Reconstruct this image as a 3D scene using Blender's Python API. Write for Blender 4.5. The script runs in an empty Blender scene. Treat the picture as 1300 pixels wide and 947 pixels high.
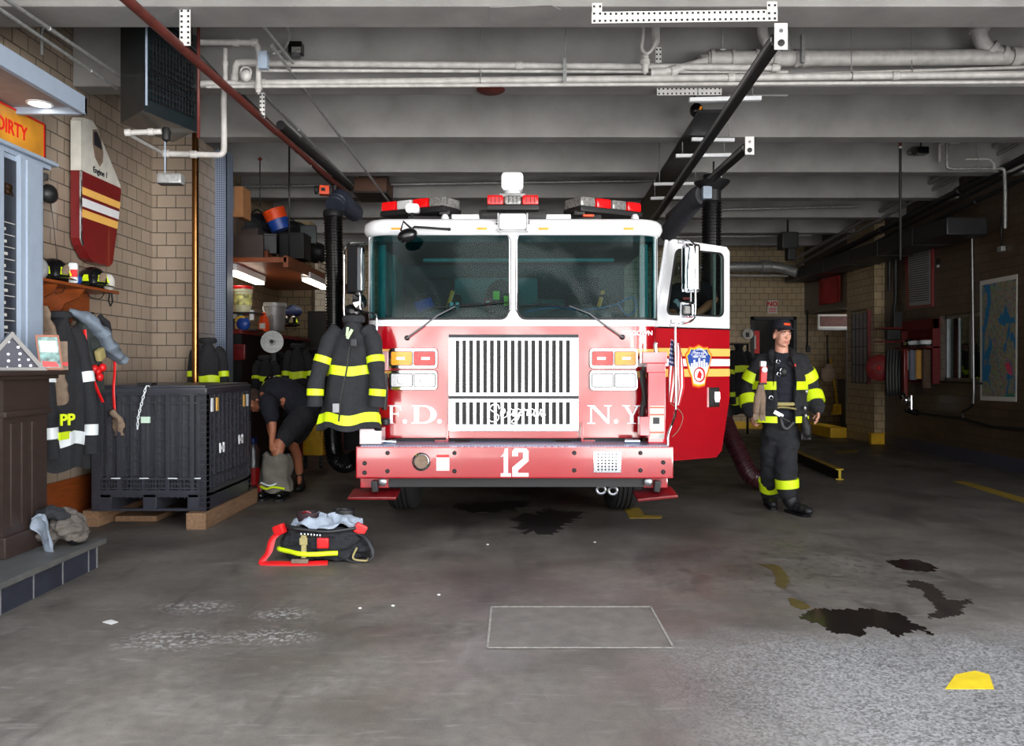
import bpy, bmesh, math, random
from mathutils import Vector, Matrix, noise
random.seed(7)
SC = bpy.context.scene
COL = SC.collection
PI = math.pi
V = Vector
# camera model of the photograph: level camera, 1.42 m above the floor, looking along +Y
CX, CY, F, CAMZ = 650.0, 462.0, 1000.0, 1.42
def P(px, py, Y): return V(((px-CX)*Y/F, Y, CAMZ-(py-CY)*Y/F))
def XX(px, Y): return (px-CX)*Y/F
def ZZ(py, Y): return CAMZ-(py-CY)*Y/F
def FL(px, py, z=0.0):
    Y = (CAMZ-z)*F/(py-CY); return V(((px-CX)*Y/F, Y, z))
def lin(c):
    return tuple(((x/255.0)/12.92 if x/255.0 <= .04045 else ((x/255.0+.055)/1.055)**2.4) for x in c[:3]) + (1.0,)

# ---------------------------------------------------------------- materials
def nodes(m):
    m.use_nodes = True
    nt = m.node_tree
    return nt, nt.nodes['Principled BSDF']
def mat(name, col, rough=.5, metal=0.0, var=.12, vs=9.0, bump=0.0, bs=60.0, coat=0.0, emit=None, estr=0.0, spec=None, sheen=0.0, stretch=None):
    """procedural material: base colour broken up by noise, optional bump"""
    m = bpy.data.materials.new(name); nt, b = nodes(m)
    N = nt.nodes.new; L = nt.links.new
    tc = N('ShaderNodeTexCoord'); src = tc.outputs['Object']
    if stretch:
        mp = N('ShaderNodeMapping'); mp.inputs['Scale'].default_value = stretch; L(src, mp.inputs['Vector']); src = mp.outputs['Vector']
    n = N('ShaderNodeTexNoise'); n.inputs['Scale'].default_value = vs; n.inputs['Detail'].default_value = 5
    L(src, n.inputs['Vector'])
    r = N('ShaderNodeMapRange'); r.inputs[1].default_value = .3; r.inputs[2].default_value = .7
    L(n.outputs['Fac'], r.inputs[0])
    mx = N('ShaderNodeMix'); mx.data_type = 'RGBA'
    c = lin(col)
    mx.inputs[6].default_value = tuple(x*(1-var) for x in c[:3])+(1,)
    mx.inputs[7].default_value = tuple(min(1, x*(1+var)) for x in c[:3])+(1,)
    L(r.outputs[0], mx.inputs[0]); L(mx.outputs[2], b.inputs['Base Color'])
    b.inputs['Roughness'].default_value = rough; b.inputs['Metallic'].default_value = metal
    if spec is not None: b.inputs['Specular IOR Level'].default_value = spec
    if coat: b.inputs['Coat Weight'].default_value = coat; b.inputs['Coat Roughness'].default_value = .04
    if sheen: b.inputs['Sheen Weight'].default_value = sheen
    if emit: b.inputs['Emission Color'].default_value = lin(emit); b.inputs['Emission Strength'].default_value = estr
    if bump:
        n2 = N('ShaderNodeTexNoise'); n2.inputs['Scale'].default_value = bs; n2.inputs['Detail'].default_value = 3; L(src, n2.inputs['Vector'])
        bp = N('ShaderNodeBump'); bp.inputs['Strength'].default_value = bump; bp.inputs['Distance'].default_value = .01
        L(n2.outputs['Fac'], bp.inputs['Height']); L(bp.outputs[0], b.inputs['Normal'])
    return m
def glassmat(name, tint=(200, 225, 222), refl=.08, rough=.01):
    m = bpy.data.materials.new(name); m.use_nodes = True; nt = m.node_tree; nt.nodes.clear()
    N = nt.nodes.new; L = nt.links.new
    o = N('ShaderNodeOutputMaterial'); t = N('ShaderNodeBsdfTransparent'); g = N('ShaderNodeBsdfGlossy'); mx = N('ShaderNodeMixShader')
    t.inputs[0].default_value = lin(tint); g.inputs[0].default_value = (1, 1, 1, 1); g.inputs['Roughness'].default_value = rough
    f = N('ShaderNodeLayerWeight'); f.inputs[0].default_value = .5
    q = N('ShaderNodeMath'); q.operation = 'POWER'; q.inputs[1].default_value = 4; L(f.outputs['Facing'], q.inputs[0])
    a = N('ShaderNodeMath'); a.operation = 'MULTIPLY_ADD'; a.inputs[1].default_value = .6; a.inputs[2].default_value = refl; a.use_clamp = True
    L(q.outputs[0], a.inputs[0]); L(a.outputs[0], mx.inputs[0]); L(t.outputs[0], mx.inputs[1]); L(g.outputs[0], mx.inputs[2]); L(mx.outputs[0], o.inputs[0])
    return m
def tilemat(name, c1, c2, mortar, bw=.203, rh=.135, ms=.006, rough=.35, dirt=.25):
    """glazed block wall, laid in running bond; works on X- and Y-facing walls"""
    m = bpy.data.materials.new(name); nt, b = nodes(m); N = nt.nodes.new; L = nt.links.new
    g = N('ShaderNodeNewGeometry'); s = N('ShaderNodeSeparateXYZ'); L(g.outputs['Position'], s.inputs[0])
    ad = N('ShaderNodeMath'); ad.operation = 'ADD'; L(s.outputs[0], ad.inputs[0]); L(s.outputs[1], ad.inputs[1])
    cb = N('ShaderNodeCombineXYZ'); L(ad.outputs[0], cb.inputs[0]); L(s.outputs[2], cb.inputs[1])
    br = N('ShaderNodeTexBrick'); L(cb.outputs[0], br.inputs['Vector'])
    br.inputs['Scale'].default_value = 1; br.inputs['Brick Width'].default_value = bw; br.inputs['Row Height'].default_value = rh
    br.inputs['Mortar Size'].default_value = ms; br.inputs['Mortar Smooth'].default_value = .3
    br.inputs['Color1'].default_value = lin(c1); br.inputs['Color2'].default_value = lin(c2); br.inputs['Mortar'].default_value = lin(mortar)
    n = N('ShaderNodeTexNoise'); n.inputs['Scale'].default_value = 1.7; n.inputs['Detail'].default_value = 6; L(g.outputs['Position'], n.inputs['Vector'])
    r = N('ShaderNodeMapRange'); r.inputs[1].default_value = .3; r.inputs[2].default_value = .75; r.inputs[3].default_value = 1; r.inputs[4].default_value = 1-dirt
    L(n.outputs[0], r.inputs[0])
    mx = N('ShaderNodeVectorMath'); mx.operation = 'SCALE'; L(br.outputs['Color'], mx.inputs[0]); L(r.outputs[0], mx.inputs['Scale'])
    L(mx.outputs[0], b.inputs['Base Color']); b.inputs['Roughness'].default_value = rough
    bp = N('ShaderNodeBump'); bp.inputs['Strength'].default_value = .5; bp.inputs['Distance'].default_value = .004; bp.invert = True
    L(br.outputs['Fac'], bp.inputs['Height']); L(bp.outputs[0], b.inputs['Normal'])
    return m

# ---------------------------------------------------------------- mesh builder
def frame_of(d, up=None):
    d = d.normalized()
    u = V(up) if up else (V((0, 0, 1)) if abs(d.z) < .9 else V((0, 1, 0)))
    s = d.cross(u)
    if s.length < 1e-5: s = d.cross(V((1, 0, 0)))
    s.normalize(); return s, s.cross(d).normalized()
def smoothpath(pts, n=6):
    pts = [V(p) for p in pts]
    if len(pts) < 3: return pts
    q = [pts[0]*2-pts[1]] + pts + [pts[-1]*2-pts[-2]]
    out = []
    for i in range(1, len(q)-2):
        a, b, c, d = q[i-1], q[i], q[i+1], q[i+2]
        for k in range(n):
            t = k/n
            out.append(.5*((2*b)+(c-a)*t+(2*a-5*b+4*c-d)*t*t+(3*b-a-3*c+d)*t**3))
    out.append(pts[-1]); return out
def rr(w, h, r, n=4, cx=0, cy=0):
    """rounded rectangle outline, counter-clockwise"""
    o = []
    for sx, sy, a0 in ((1, 1, 0), (-1, 1, 90), (-1, -1, 180), (1, -1, 270)):
        for k in range(n+1):
            a = math.radians(a0+90*k/n)
            o.append((cx+sx*(w/2-r)+r*math.cos(a), cy+sy*(h/2-r)+r*math.sin(a)))
    return o
XZ = (V((1, 0, 0)), V((0, 0, 1)))       # u,v of a plane facing the camera (normal -Y)
class MB:
    def __init__(s): s.bm = bmesh.new(); s.mi = 0
    def add(s, vs, fs, smooth=False):
        bv = [s.bm.verts.new(v) for v in vs]; out = []
        for f in fs:
            try: ff = s.bm.faces.new([bv[i] for i in f])
            except ValueError: continue
            ff.smooth = smooth; ff.material_index = s.mi; out.append(ff)
        return bv, out
    def boxm(s, M, size, bevel=0.0):
        hx, hy, hz = size[0]/2, size[1]/2, size[2]/2
        vs = [M @ V((x*hx, y*hy, z*hz)) for x in (-1, 1) for y in (-1, 1) for z in (-1, 1)]
        bv, ff = s.add(vs, [(0, 1, 3, 2), (4, 6, 7, 5), (0, 4, 5, 1), (2, 3, 7, 6), (0, 2, 6, 4), (1, 5, 7, 3)])
        if bevel:
            es = list({e for f in ff for e in f.edges})
            r = bmesh.ops.bevel(s.bm, geom=es, offset=min(bevel, .45*min(size)), segments=2, affect='EDGES', profile=.6)
            for f in r['faces']: f.smooth = True; f.material_index = s.mi
        return s
    def box(s, x0, x1, y0, y1, z0, z1, bevel=0.0):
        return s.boxm(Matrix.Translation(((x0+x1)/2, (y0+y1)/2, (z0+z1)/2)), (abs(x1-x0), abs(y1-y0), abs(z1-z0)), bevel)
    def boxc(s, c, size, rz=0.0, rx=0.0, ry=0.0, bevel=0.0):
        M = Matrix.Translation(c) @ Matrix.Rotation(rz, 4, 'Z') @ Matrix.Rotation(ry, 4, 'Y') @ Matrix.Rotation(rx, 4, 'X')
        return s.boxm(M, size, bevel)
    def beam(s, p0, p1, w, h, up=(0, 0, 1), bevel=0.0):
        p0, p1 = V(p0), V(p1); d = p1-p0; a, b = frame_of(d, up)
        M = Matrix((a, d.normalized(), b)).transposed().to_4x4(); M.translation = (p0+p1)/2
        return s.boxm(M, (w, d.length, h), bevel)
    def rings(s, rings, cap=True, smooth=True, closed=True):
        n = len(rings[0]); vs = [v for r in rings for v in r]; fs = []
        m = n if closed else n-1
        for i in range(len(rings)-1):
            for j in range(m):
                k = (j+1) % n; fs.append((i*n+j, i*n+k, (i+1)*n+k, (i+1)*n+j))
        if cap: fs.append(tuple(range(n-1, -1, -1))); fs.append(tuple(range((len(rings)-1)*n, len(rings)*n)))
        bv, ff = s.add(vs, fs, smooth)
        if cap and len(ff) >= 2: ff[-1].smooth = False; ff[-2].smooth = False
        return s
    def tube(s, pts, r, n=10, cap=True, flat=1.0, up=None, closed=False):
        pts = [V(p) for p in pts]; N = len(pts); rs = r if isinstance(r, (list, tuple)) else [r]*N
        if len(rs) != N: rs = [rs[0]+(rs[-1]-rs[0])*i/(N-1) for i in range(N)]
        d = (pts[1]-pts[0]); a, b = frame_of(d, up); out = []
        for i in range(N):
            if i == 0: t = pts[1]-pts[0]
            elif i == N-1: t = pts[-1]-pts[-2]
            else: t = (pts[i+1]-pts[i]).normalized()+(pts[i]-pts[i-1]).normalized()
            if t.length < 1e-7: t = d
            t.normalize()
            if up: a, b = frame_of(t, up)
            else:
                a = (a-t*a.dot(t)).normalized(); b = a.cross(t).normalized()
            out.append([pts[i]+a*math.cos(2*PI*k/n)*rs[i]+b*math.sin(2*PI*k/n)*rs[i]*flat for k in range(n)])
        if closed: out.append(out[0]); cap = False
        return s.rings(out, cap)
    def cyl(s, p0, p1, r0, r1=None, n=16): return s.tube([p0, p1], [r0, r0 if r1 is None else r1], n)
    def lathe(s, prof, o, axis=(0, 0, 1), n=24, smooth=True, sx=1.0):
        ax = V(axis).normalized(); a, b = frame_of(ax); o = V(o)
        return s.rings([[o+ax*z+(a*math.cos(2*PI*k/n)*sx+b*math.sin(2*PI*k/n))*max(r, 1e-4) for k in range(n)] for r, z in prof], True, smooth)
    def ell(s, c, rad, M=None, nu=14, nv=9):
        c = V(c); rs = []
        for i in range(nv+1):
            ph = -PI/2+PI*i/nv; ring = []
            for k in range(nu):
                th = 2*PI*k/nu
                v = V((rad[0]*math.cos(ph)*math.cos(th), rad[1]*math.cos(ph)*math.sin(th), rad[2]*math.sin(ph)))
                if i in (0, nv): v = V((1e-4*math.cos(th), 1e-4*math.sin(th), rad[2]*math.sin(ph)))
                if M: v = M @ v
                ring.append(c+v)
            rs.append(ring)
        return s.rings(rs, True)
    def prism(s, poly, o, u, v, depth, smooth=False):
        """outline in the u,v plane at o, extruded by depth along v x u (towards -Y for XZ)"""
        u, v, o = V(u), V(v), V(o); w = u.cross(v).normalized(); n = len(poly)
        A = [o+u*p[0]+v*p[1] for p in poly]; B = [p+w*depth for p in A]
        fs = [tuple(range(n-1, -1, -1)), tuple(range(n, 2*n))]+[(i, (i+1) % n, n+(i+1) % n, n+i) for i in range(n)]
        bv, ff = s.add(A+B, fs)
        if smooth:
            for f in ff[2:]: f.smooth = True
        return s
    def ring_prism(s, outer, inner, o, u, v, depth):
        u, v, o = V(u), V(v), V(o); w = u.cross(v).normalized(); n = len(outer)
        A = [o+u*p[0]+v*p[1] for p in outer]; B = [o+u*p[0]+v*p[1] for p in inner]
        C = [p+w*depth for p in A]; D = [p+w*depth for p in B]; fs = []
        for i in range(n):
            j = (i+1) % n
            fs += [(i, j, n+j, n+i), (2*n+i, 3*n+i, 3*n+j, 2*n+j), (i, 2*n+i, 2*n+j, j), (n+i, n+j, 3*n+j, 3*n+i)]
        s.add(A+B+C+D, fs); return s
    def sheet(s, fn, nu, nv, th=.004, smooth=True):
        """a cloth or plate from fn(u,v), given real thickness"""
        g = [[V(fn(i/nu, j/nv)) for j in range(nv+1)] for i in range(nu+1)]
        def nrm(i, j):
            a = g[min(i+1, nu)][j]-g[max(i-1, 0)][j]; b = g[i][min(j+1, nv)]-g[i][max(j-1, 0)]
            c = a.cross(b); return c.normalized() if c.length > 1e-9 else V((0, 1, 0))
        T = [g[i][j]+nrm(i, j)*th/2 for i in range(nu+1) for j in range(nv+1)]
        B = [g[i][j]-nrm(i, j)*th/2 for i in range(nu+1) for j in range(nv+1)]
        W = nv+1; o = len(T); fs = []
        for i in range(nu):
            for j in range(nv):
                a, b, c, d = i*W+j, i*W+j+1, (i+1)*W+j+1, (i+1)*W+j
                fs += [(a, d, c, b), (o+a, o+b, o+c, o+d)]
        for i in range(nu):
            fs += [(i*W, o+i*W, o+(i+1)*W, (i+1)*W), (i*W+nv, (i+1)*W+nv, o+(i+1)*W+nv, o+i*W+nv)]
        for j in range(nv):
            fs += [(j, j+1, o+j+1, o+j), (nu*W+j, o+nu*W+j, o+nu*W+j+1, nu*W+j+1)]
        s.add(T+B, fs, smooth); return s
WL = {}          # world position of every object's origin (all built without rotation)
def tag(o, label=None, cat=None, group=None, kind=None):
    for k, v in (('label', label), ('category', cat), ('group', group), ('kind', kind)):
        if v: o[k] = v
    return o
def empty(name, loc, label=None, cat=None, group=None, kind=None, parent=None):
    o = bpy.data.objects.new(name, None); COL.objects.link(o); loc = V(loc); o.empty_display_size = .1
    if parent: o.parent = parent; o.location = loc-WL[parent.name]
    else: o.location = loc
    WL[o.name] = loc; return tag(o, label, cat, group, kind)
def fin(mb, name, mats, parent=None, label=None, cat=None, group=None, kind=None, remesh=0, smooth=0, sub=0):
    bm = mb.bm if isinstance(mb, MB) else mb
    bmesh.ops.recalc_face_normals(bm, faces=bm.faces)
    for e in bm.edges:
        if len(e.link_faces) == 2 and e.calc_face_angle(0) > .65: e.smooth = False
    me = bpy.data.meshes.new(name); bm.to_mesh(me); bm.free()
    for m in (mats if isinstance(mats, (list, tuple)) else [mats]): me.materials.append(m)
    if not me.vertices: raise Exception('empty mesh '+name)
    xs = [v.co.x for v in me.vertices]; ys = [v.co.y for v in me.vertices]; zs = [v.co.z for v in me.vertices]
    c = V(((min(xs)+max(xs))/2, (min(ys)+max(ys))/2, min(zs)))
    me.transform(Matrix.Translation(-c))
    o = bpy.data.objects.new(name, me); COL.objects.link(o)
    if remesh:
        m = o.modifiers.new('r', 'REMESH'); m.mode = 'VOXEL'; m.voxel_size = remesh; m.use_smooth_shade = True
        if smooth: m = o.modifiers.new('s', 'SMOOTH'); m.iterations = smooth; m.factor = .5
    if sub: m = o.modifiers.new('u', 'SUBSURF'); m.levels = sub; m.render_levels = sub
    if o.modifiers:
        dg = bpy.context.evaluated_depsgraph_get(); dg.update()
        nm = bpy.data.meshes.new_from_object(o.evaluated_get(dg)); o.modifiers.clear(); o.data = nm; nm.name = name
        for p in nm.polygons: p.use_smooth = True
    if parent: o.parent = parent; o.location = c-WL[parent.name]
    else: o.location = c
    WL[o.name] = c
    return tag(o, label, cat, group, kind)
def copy_tree(o, parent=None, loc=None, rz=None, label=None, scale=None):
    c = o.copy(); COL.objects.link(c); c.parent = parent
    if loc is not None: c.location = loc
    if rz is not None: c.rotation_euler = (0, 0, rz)
    if scale is not None: c.scale = (scale,)*3 if not hasattr(scale, '__len__') else scale
    if label: c['label'] = label
    for ch in list(o.children): copy_tree(ch, c)
    return c
def text_mb(mb, s, o, u, v, size, depth=.003, bold=0.0, sx=1.0, shear=0.0, spacing=1.0, align='CENTER'):
    """lettering as solid geometry, added to mb; u right, v up"""
    cu = bpy.data.curves.new('t', 'FONT'); cu.body = s; cu.size = size; cu.offset = bold; cu.shear = shear
    cu.align_x = align; cu.align_y = 'CENTER'; cu.extrude = depth/2; cu.space_character = spacing; cu.resolution_u = 3
    ob = bpy.data.objects.new('t', cu); COL.objects.link(ob)
    dg = bpy.context.evaluated_depsgraph_get(); me = bpy.data.meshes.new_from_object(ob.evaluated_get(dg))
    u, v, o = V(u).normalized(), V(v).normalized(), V(o); w = u.cross(v)
    me.transform(Matrix.Diagonal((sx, 1, 1, 1)))
    mb.add([o+u*p.co.x+v*p.co.y+w*p.co.z for p in me.vertices], [tuple(f.vertices) for f in me.polygons])
    bpy.data.objects.remove(ob); bpy.data.meshes.remove(me); bpy.data.curves.remove(cu)
    return mb
# ---------------------------------------------------------------- shared materials
M = {}
M['black'] = mat('black_rubber', (22, 22, 24), .55)
M['blackgloss'] = mat('black_gloss', (16, 16, 18), .2)
M['darkmetal'] = mat('dark_metal', (48, 48, 50), .45, .6)
M['steel'] = mat('brushed_steel', (150, 152, 155), .35, .9)
M['chrome'] = mat('chrome', (225, 228, 232), .08, 1.0, var=.03)
M['galv'] = mat('galvanised', (150, 152, 152), .45, .5, vs=30, var=.2)
M['whitepipe'] = mat('white_painted_pipe', (176, 174, 172), .45, var=.18, vs=14, bump=.1)
M['whitemetal'] = mat('white_perforated_metal', (222, 222, 220), .4, var=.05)
M['white'] = mat('white_paint', (225, 228, 232), .3, coat=.4, var=.03)
M['truckwhite'] = mat('truck_white', (232, 234, 238), .22, coat=.8, var=.02)
M['truckred'] = mat('truck_red', (160, 6, 22), .18, spec=.8, coat=1.0, var=.05, vs=3)
M['darkred'] = mat('dark_red_paint', (110, 16, 20), .35, coat=.4, var=.12)
M['redpipe'] = mat('red_brown_pipe', (88, 38, 32), .5, var=.25, vs=12)
M['yellow'] = mat('yellow_paint', (214, 168, 20), .5, var=.15)
M['lime'] = mat('lime_reflective_tape', (214, 240, 20), .5, var=.06, emit=None)
M['silver'] = mat('silver_reflective_tape', (215, 222, 225), .35, var=.05)
M['cloth'] = mat('black_turnout_cloth', (30, 31, 35), .9, var=.25, vs=25, bump=.35, bs=180)
M['navy'] = mat('navy_shirt', (19, 21, 33), .9, var=.15, vs=25, bump=.2, bs=90)
M['tan'] = mat('tan_leather', (118, 100, 84), .8, var=.2, vs=25, bump=.2)
M['khaki'] = mat('khaki_webbing', (158, 146, 96), .8, var=.15, vs=60)
M['skin'] = mat('skin', (205, 150, 128), .5, var=.08, vs=18)
M['skin2'] = mat('skin_tanned', (176, 112, 82), .5, var=.08, vs=18)
M['hair'] = mat('brown_hair', (62, 42, 30), .8, var=.3, vs=60)
M['orangewood'] = mat('orange_stained_wood', (126, 62, 26), .4, var=.25, vs=6, stretch=(1, 1, 6))
M['brownwood'] = mat('dark_brown_wood', (50, 39, 35), .45, var=.18, vs=5, stretch=(1, 1, 5))
M['timber'] = mat('raw_timber', (128, 98, 72), .75, var=.25, vs=7, stretch=(6, 1, 6), bump=.2)
M['bluegrey'] = mat('pale_blue_grey_paint', (146, 160, 178), .45, var=.05)
M['slate'] = mat('slate_board', (38, 42, 50), .4, var=.1)
M['brass'] = mat('brass', (138, 96, 56), .2, 1.0, var=.1)
M['cardboard'] = mat('cardboard', (150, 104, 66), .8, var=.1)
M['teal'] = mat('teal_interior', (84, 140, 140), .5, var=.06)
M['cabgrey'] = mat('cab_grey', (60, 68, 70), .6, var=.15)
M['amber'] = mat('amber_lens', (240, 140, 6), .3, coat=.3, var=.2, vs=60, emit=(255, 150, 10), estr=.25)
M['redlens'] = mat('red_lens', (228, 10, 16), .3, coat=.3, var=.25, vs=60, emit=(255, 10, 15), estr=.12)
M['clearlens'] = mat('clear_lens', (205, 207, 210), .2, coat=.6, var=.12, vs=70)
M['darklens'] = mat('smoked_lens', (120, 120, 118), .12, coat=1, var=.5, vs=60)
M['paper'] = mat('paper', (190, 188, 182), .8, var=.06)
M['glass'] = glassmat('window_glass')
M['wglass'] = glassmat('windshield_glass', (165, 204, 206), .012)
M['cream'] = mat('cream_paint', (214, 204, 182), .6)
M['redplastic'] = mat('red_plastic', (205, 24, 26), .4)
M['blueplastic'] = mat('blue_plastic', (28, 66, 150), .4)
M['greyplastic'] = mat('grey_plastic', (140, 142, 144), .5)
M['orange'] = mat('orange_plastic', (228, 74, 22), .4)
M['lamp'] = mat('lit_tube', (255, 250, 235), .4, emit=(255, 246, 226), estr=9)
M['stripe_y'] = mat('gold_stripe', (238, 186, 96), .3, coat=.6, var=.03)

# ---------------------------------------------------------------- floor
def floormat():
    m = bpy.data.materials.new('worn_concrete'); nt, b = nodes(m); N = nt.nodes.new; L = nt.links.new
    g = N('ShaderNodeNewGeometry')
    def noise_(sc, det, src=None, dist=0):
        n = N('ShaderNodeTexNoise'); n.inputs['Scale'].default_value = sc; n.inputs['Detail'].default_value = det; n.inputs['Distortion'].default_value = dist
        L(src or g.outputs['Position'], n.inputs['Vector']); return n.outputs['Fac']
    def mr(x, a, b_, c, d):
        r = N('ShaderNodeMapRange'); L(x, r.inputs[0])
        for i, v in enumerate((a, b_, c, d)): r.inputs[i+1].default_value = v
        return r.outputs[0]
    def mix(f, A, B):
        x = N('ShaderNodeMix'); x.data_type = 'RGBA'; L(f, x.inputs[0])
        for i, c in ((6, A), (7, B)):
            if isinstance(c, tuple): x.inputs[i].default_value = lin(c)
            else: L(c, x.inputs[i])
        return x.outputs[2]
    mp = N('ShaderNodeMapping'); mp.inputs['Scale'].default_value = (1, .45, 1); L(g.outputs['Position'], mp.inputs['Vector'])
    c = mix(mr(noise_(1.1, 10, dist=.4), .32, .68, 0, 1), (74, 68, 62), (110, 103, 94))
    c = mix(mr(noise_(16, 8, dist=.3), .35, .7, 0, .5), c, (70, 65, 60))
    c = mix(mr(noise_(160, 2), .58, .72, 0, .35), c, (140, 134, 124))
    c = mix(mr(noise_(3.2, 9, mp.outputs[0], .8), .56, .72, 0, .55), c, (44, 40, 38))
    c = mix(mr(noise_(5.5, 10, mp.outputs[0], 1.2), .62, .74, 0, .3), c, (128, 124, 118))
    # worn fine streaks, dried white residue and pale scuffs
    mp2 = N('ShaderNodeMapping'); mp2.inputs['Scale'].default_value = (5, 22, 1); mp2.inputs['Rotation'].default_value = (0, 0, .15); L(g.outputs['Position'], mp2.inputs['Vector'])
    c = mix(mr(noise_(1.0, 9, mp2.outputs[0], .6), .58, .78, 0, .45), c, (132, 128, 120))
    def spot(x, y, rx, ry):
        m_ = N('ShaderNodeMapping'); m_.inputs['Location'].default_value = (-x/rx, -y/ry, 0); m_.inputs['Scale'].default_value = (1/rx, 1/ry, 0); L(g.outputs['Position'], m_.inputs['Vector'])
        ln = N('ShaderNodeVectorMath'); ln.operation = 'LENGTH'; L(m_.outputs[0], ln.inputs[0]); return mr(ln.outputs['Value'], .35, 1.0, 1, 0)
    def mul(a_, b_):
        m_ = N('ShaderNodeMath'); m_.operation = 'MULTIPLY'; L(a_, m_.inputs[0]); L(b_, m_.inputs[1]); return m_.outputs[0]
    sp = mr(noise_(34, 8, dist=.5), .50, .62, 0, .9)
    for q in ((-1.30, 4.47, .22, .14), (-1.85, 4.6, .28, .16), (-1.75, 4.05, .35, .2), (-1.25, 4.1, .3, .15)): c = mix(mul(sp, spot(*q)), c, (150, 148, 142))
    c = mix(mul(mr(noise_(14, 8, dist=1), .54, .64, 0, .8), spot(2.1, 5.6, 1.6, 1.2)), c, (52, 47, 43))
    # exposed aggregate on the sloping apron at the right front
    s = N('ShaderNodeSeparateXYZ'); L(g.outputs['Position'], s.inputs[0])
    vo = N('ShaderNodeTexVoronoi'); vo.inputs['Scale'].default_value = 95; L(g.outputs['Position'], vo.inputs['Vector'])
    hs = N('ShaderNodeSeparateColor'); L(vo.outputs['Color'], hs.inputs[0])
    grav = mix(mr(hs.outputs[0], 0, 1, 0, 1), (84, 82, 79), (152, 150, 147))
    ny = N('ShaderNodeMath'); ny.operation = 'MULTIPLY_ADD'; L(noise_(2.5, 5), ny.inputs[0]); ny.inputs[1].default_value = .7; L(s.outputs[1], ny.inputs[2])
    fy = mr(ny.outputs[0], 4.25, 4.65, 1, 0); fx = mr(s.outputs[0], .5, 1.5, 0, 1)
    fm = N('ShaderNodeMath'); fm.operation = 'MULTIPLY'; L(fy, fm.inputs[0]); L(fx, fm.inputs[1])
    fm2 = N('ShaderNodeMath'); fm2.operation = 'MULTIPLY'; L(fm.outputs[0], fm2.inputs[0]); fm2.inputs[1].default_value = .8
    c = mix(fm2.outputs[0], c, grav)
    L(c, b.inputs['Base Color'])
    L(mr(noise_(2.2, 6), .35, .65, .38, .68), b.inputs['Roughness'])
    bp = N('ShaderNodeBump'); bp.inputs['Strength'].default_value = .25; bp.inputs['Distance'].default_value = .004
    L(noise_(70, 4), bp.inputs['Height']); L(bp.outputs[0], b.inputs['Normal'])
    return m
M['floor'] = floormat()
XL, XR, YB, ZB, ZC = -3.88, 6.6, 17.3, 3.87, 4.5
mb = MB(); mb.box(-9, 12, .5, YB+.2, -.1, 0); fin(mb, 'floor', M['floor'], kind='structure')

# ---------------------------------------------------------------- walls
M['tileL'] = tilemat('buff_glazed_block', (158, 142, 126), (146, 131, 116), (78, 70, 62))
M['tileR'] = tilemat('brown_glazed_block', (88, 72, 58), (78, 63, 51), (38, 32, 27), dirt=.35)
M['tileB'] = tilemat('cream_glazed_block', (176, 156, 122), (164, 145, 114), (84, 72, 58))
M['concrete'] = mat('painted_concrete_beam', (142, 141, 140), .75, var=.17, vs=2.5, bump=.35, bs=22)
M['slab'] = mat('grey_slab', (84, 84, 84), .85, var=.2, vs=2, bump=.3, bs=14)
M['basegrey'] = mat('slate_grey_base', (62, 62, 74), .5)
# left wall with the projecting pier between the front bay and the work room
mb = MB(); mb.box(XL-.25, XL, 3.2, 9.02, 0, ZC); fin(mb, 'wall_left', M['tileL'], kind='structure')
mb = MB(); mb.box(XL-.02, -3.4, 8.5, 9.02, 0, ZB); fin(mb, 'wall_left_pier', M['tileL'], kind='structure')
mb = MB(); mb.box(-4.25, -4.0, 9.02, 13.5, 0, ZC); mb.box(-4.25, -3.44, 13.5, 13.75, 0, ZB); fin(mb, 'wall_left_rear', M['tileB'], kind='structure')
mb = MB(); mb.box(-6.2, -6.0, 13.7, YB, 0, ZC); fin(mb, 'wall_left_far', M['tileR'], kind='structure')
# right wall with a window hole (Y 10.9 - 12.1) and a step back behind Y 13.95
wy0, wy1, wz0, wz1 = 11.05, 12.15, 1.16, 2.16
mb = MB()
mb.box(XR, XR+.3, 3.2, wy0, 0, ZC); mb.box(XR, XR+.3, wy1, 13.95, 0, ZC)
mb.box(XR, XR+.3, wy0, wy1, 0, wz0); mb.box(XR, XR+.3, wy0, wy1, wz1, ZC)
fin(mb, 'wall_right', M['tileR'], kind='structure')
mb = MB(); mb.box(6.42, 6.9, 13.95, 15.1, 0, ZC); fin(mb, 'wall_right_pier', M['tileB'], kind='structure')
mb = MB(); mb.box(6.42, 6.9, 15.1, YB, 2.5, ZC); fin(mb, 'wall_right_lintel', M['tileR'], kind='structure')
mb = MB(); mb.box(6.7, 7.7, YB-.0, YB+.2, 0, ZC); fin(mb, 'wall_recess_back', M['tileB'], kind='structure')
mb = MB(); mb.box(7.6, 7.7, 15.1, YB, 0, ZC); fin(mb, 'wall_recess_side', M['tileB'], kind='structure')
dx0, dx1, dz = XX(953, YB), XX(1011, YB), 2.46
mb = MB(); mb.box(-6.2, dx0, YB, YB+.25, 0, ZC); mb.box(dx1, 6.7, YB, YB+.25, 0, ZC); mb.box(dx0, dx1, YB, YB+.25, dz, ZC)
fin(mb, 'wall_back', M['tileB'], kind='structure')
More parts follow.
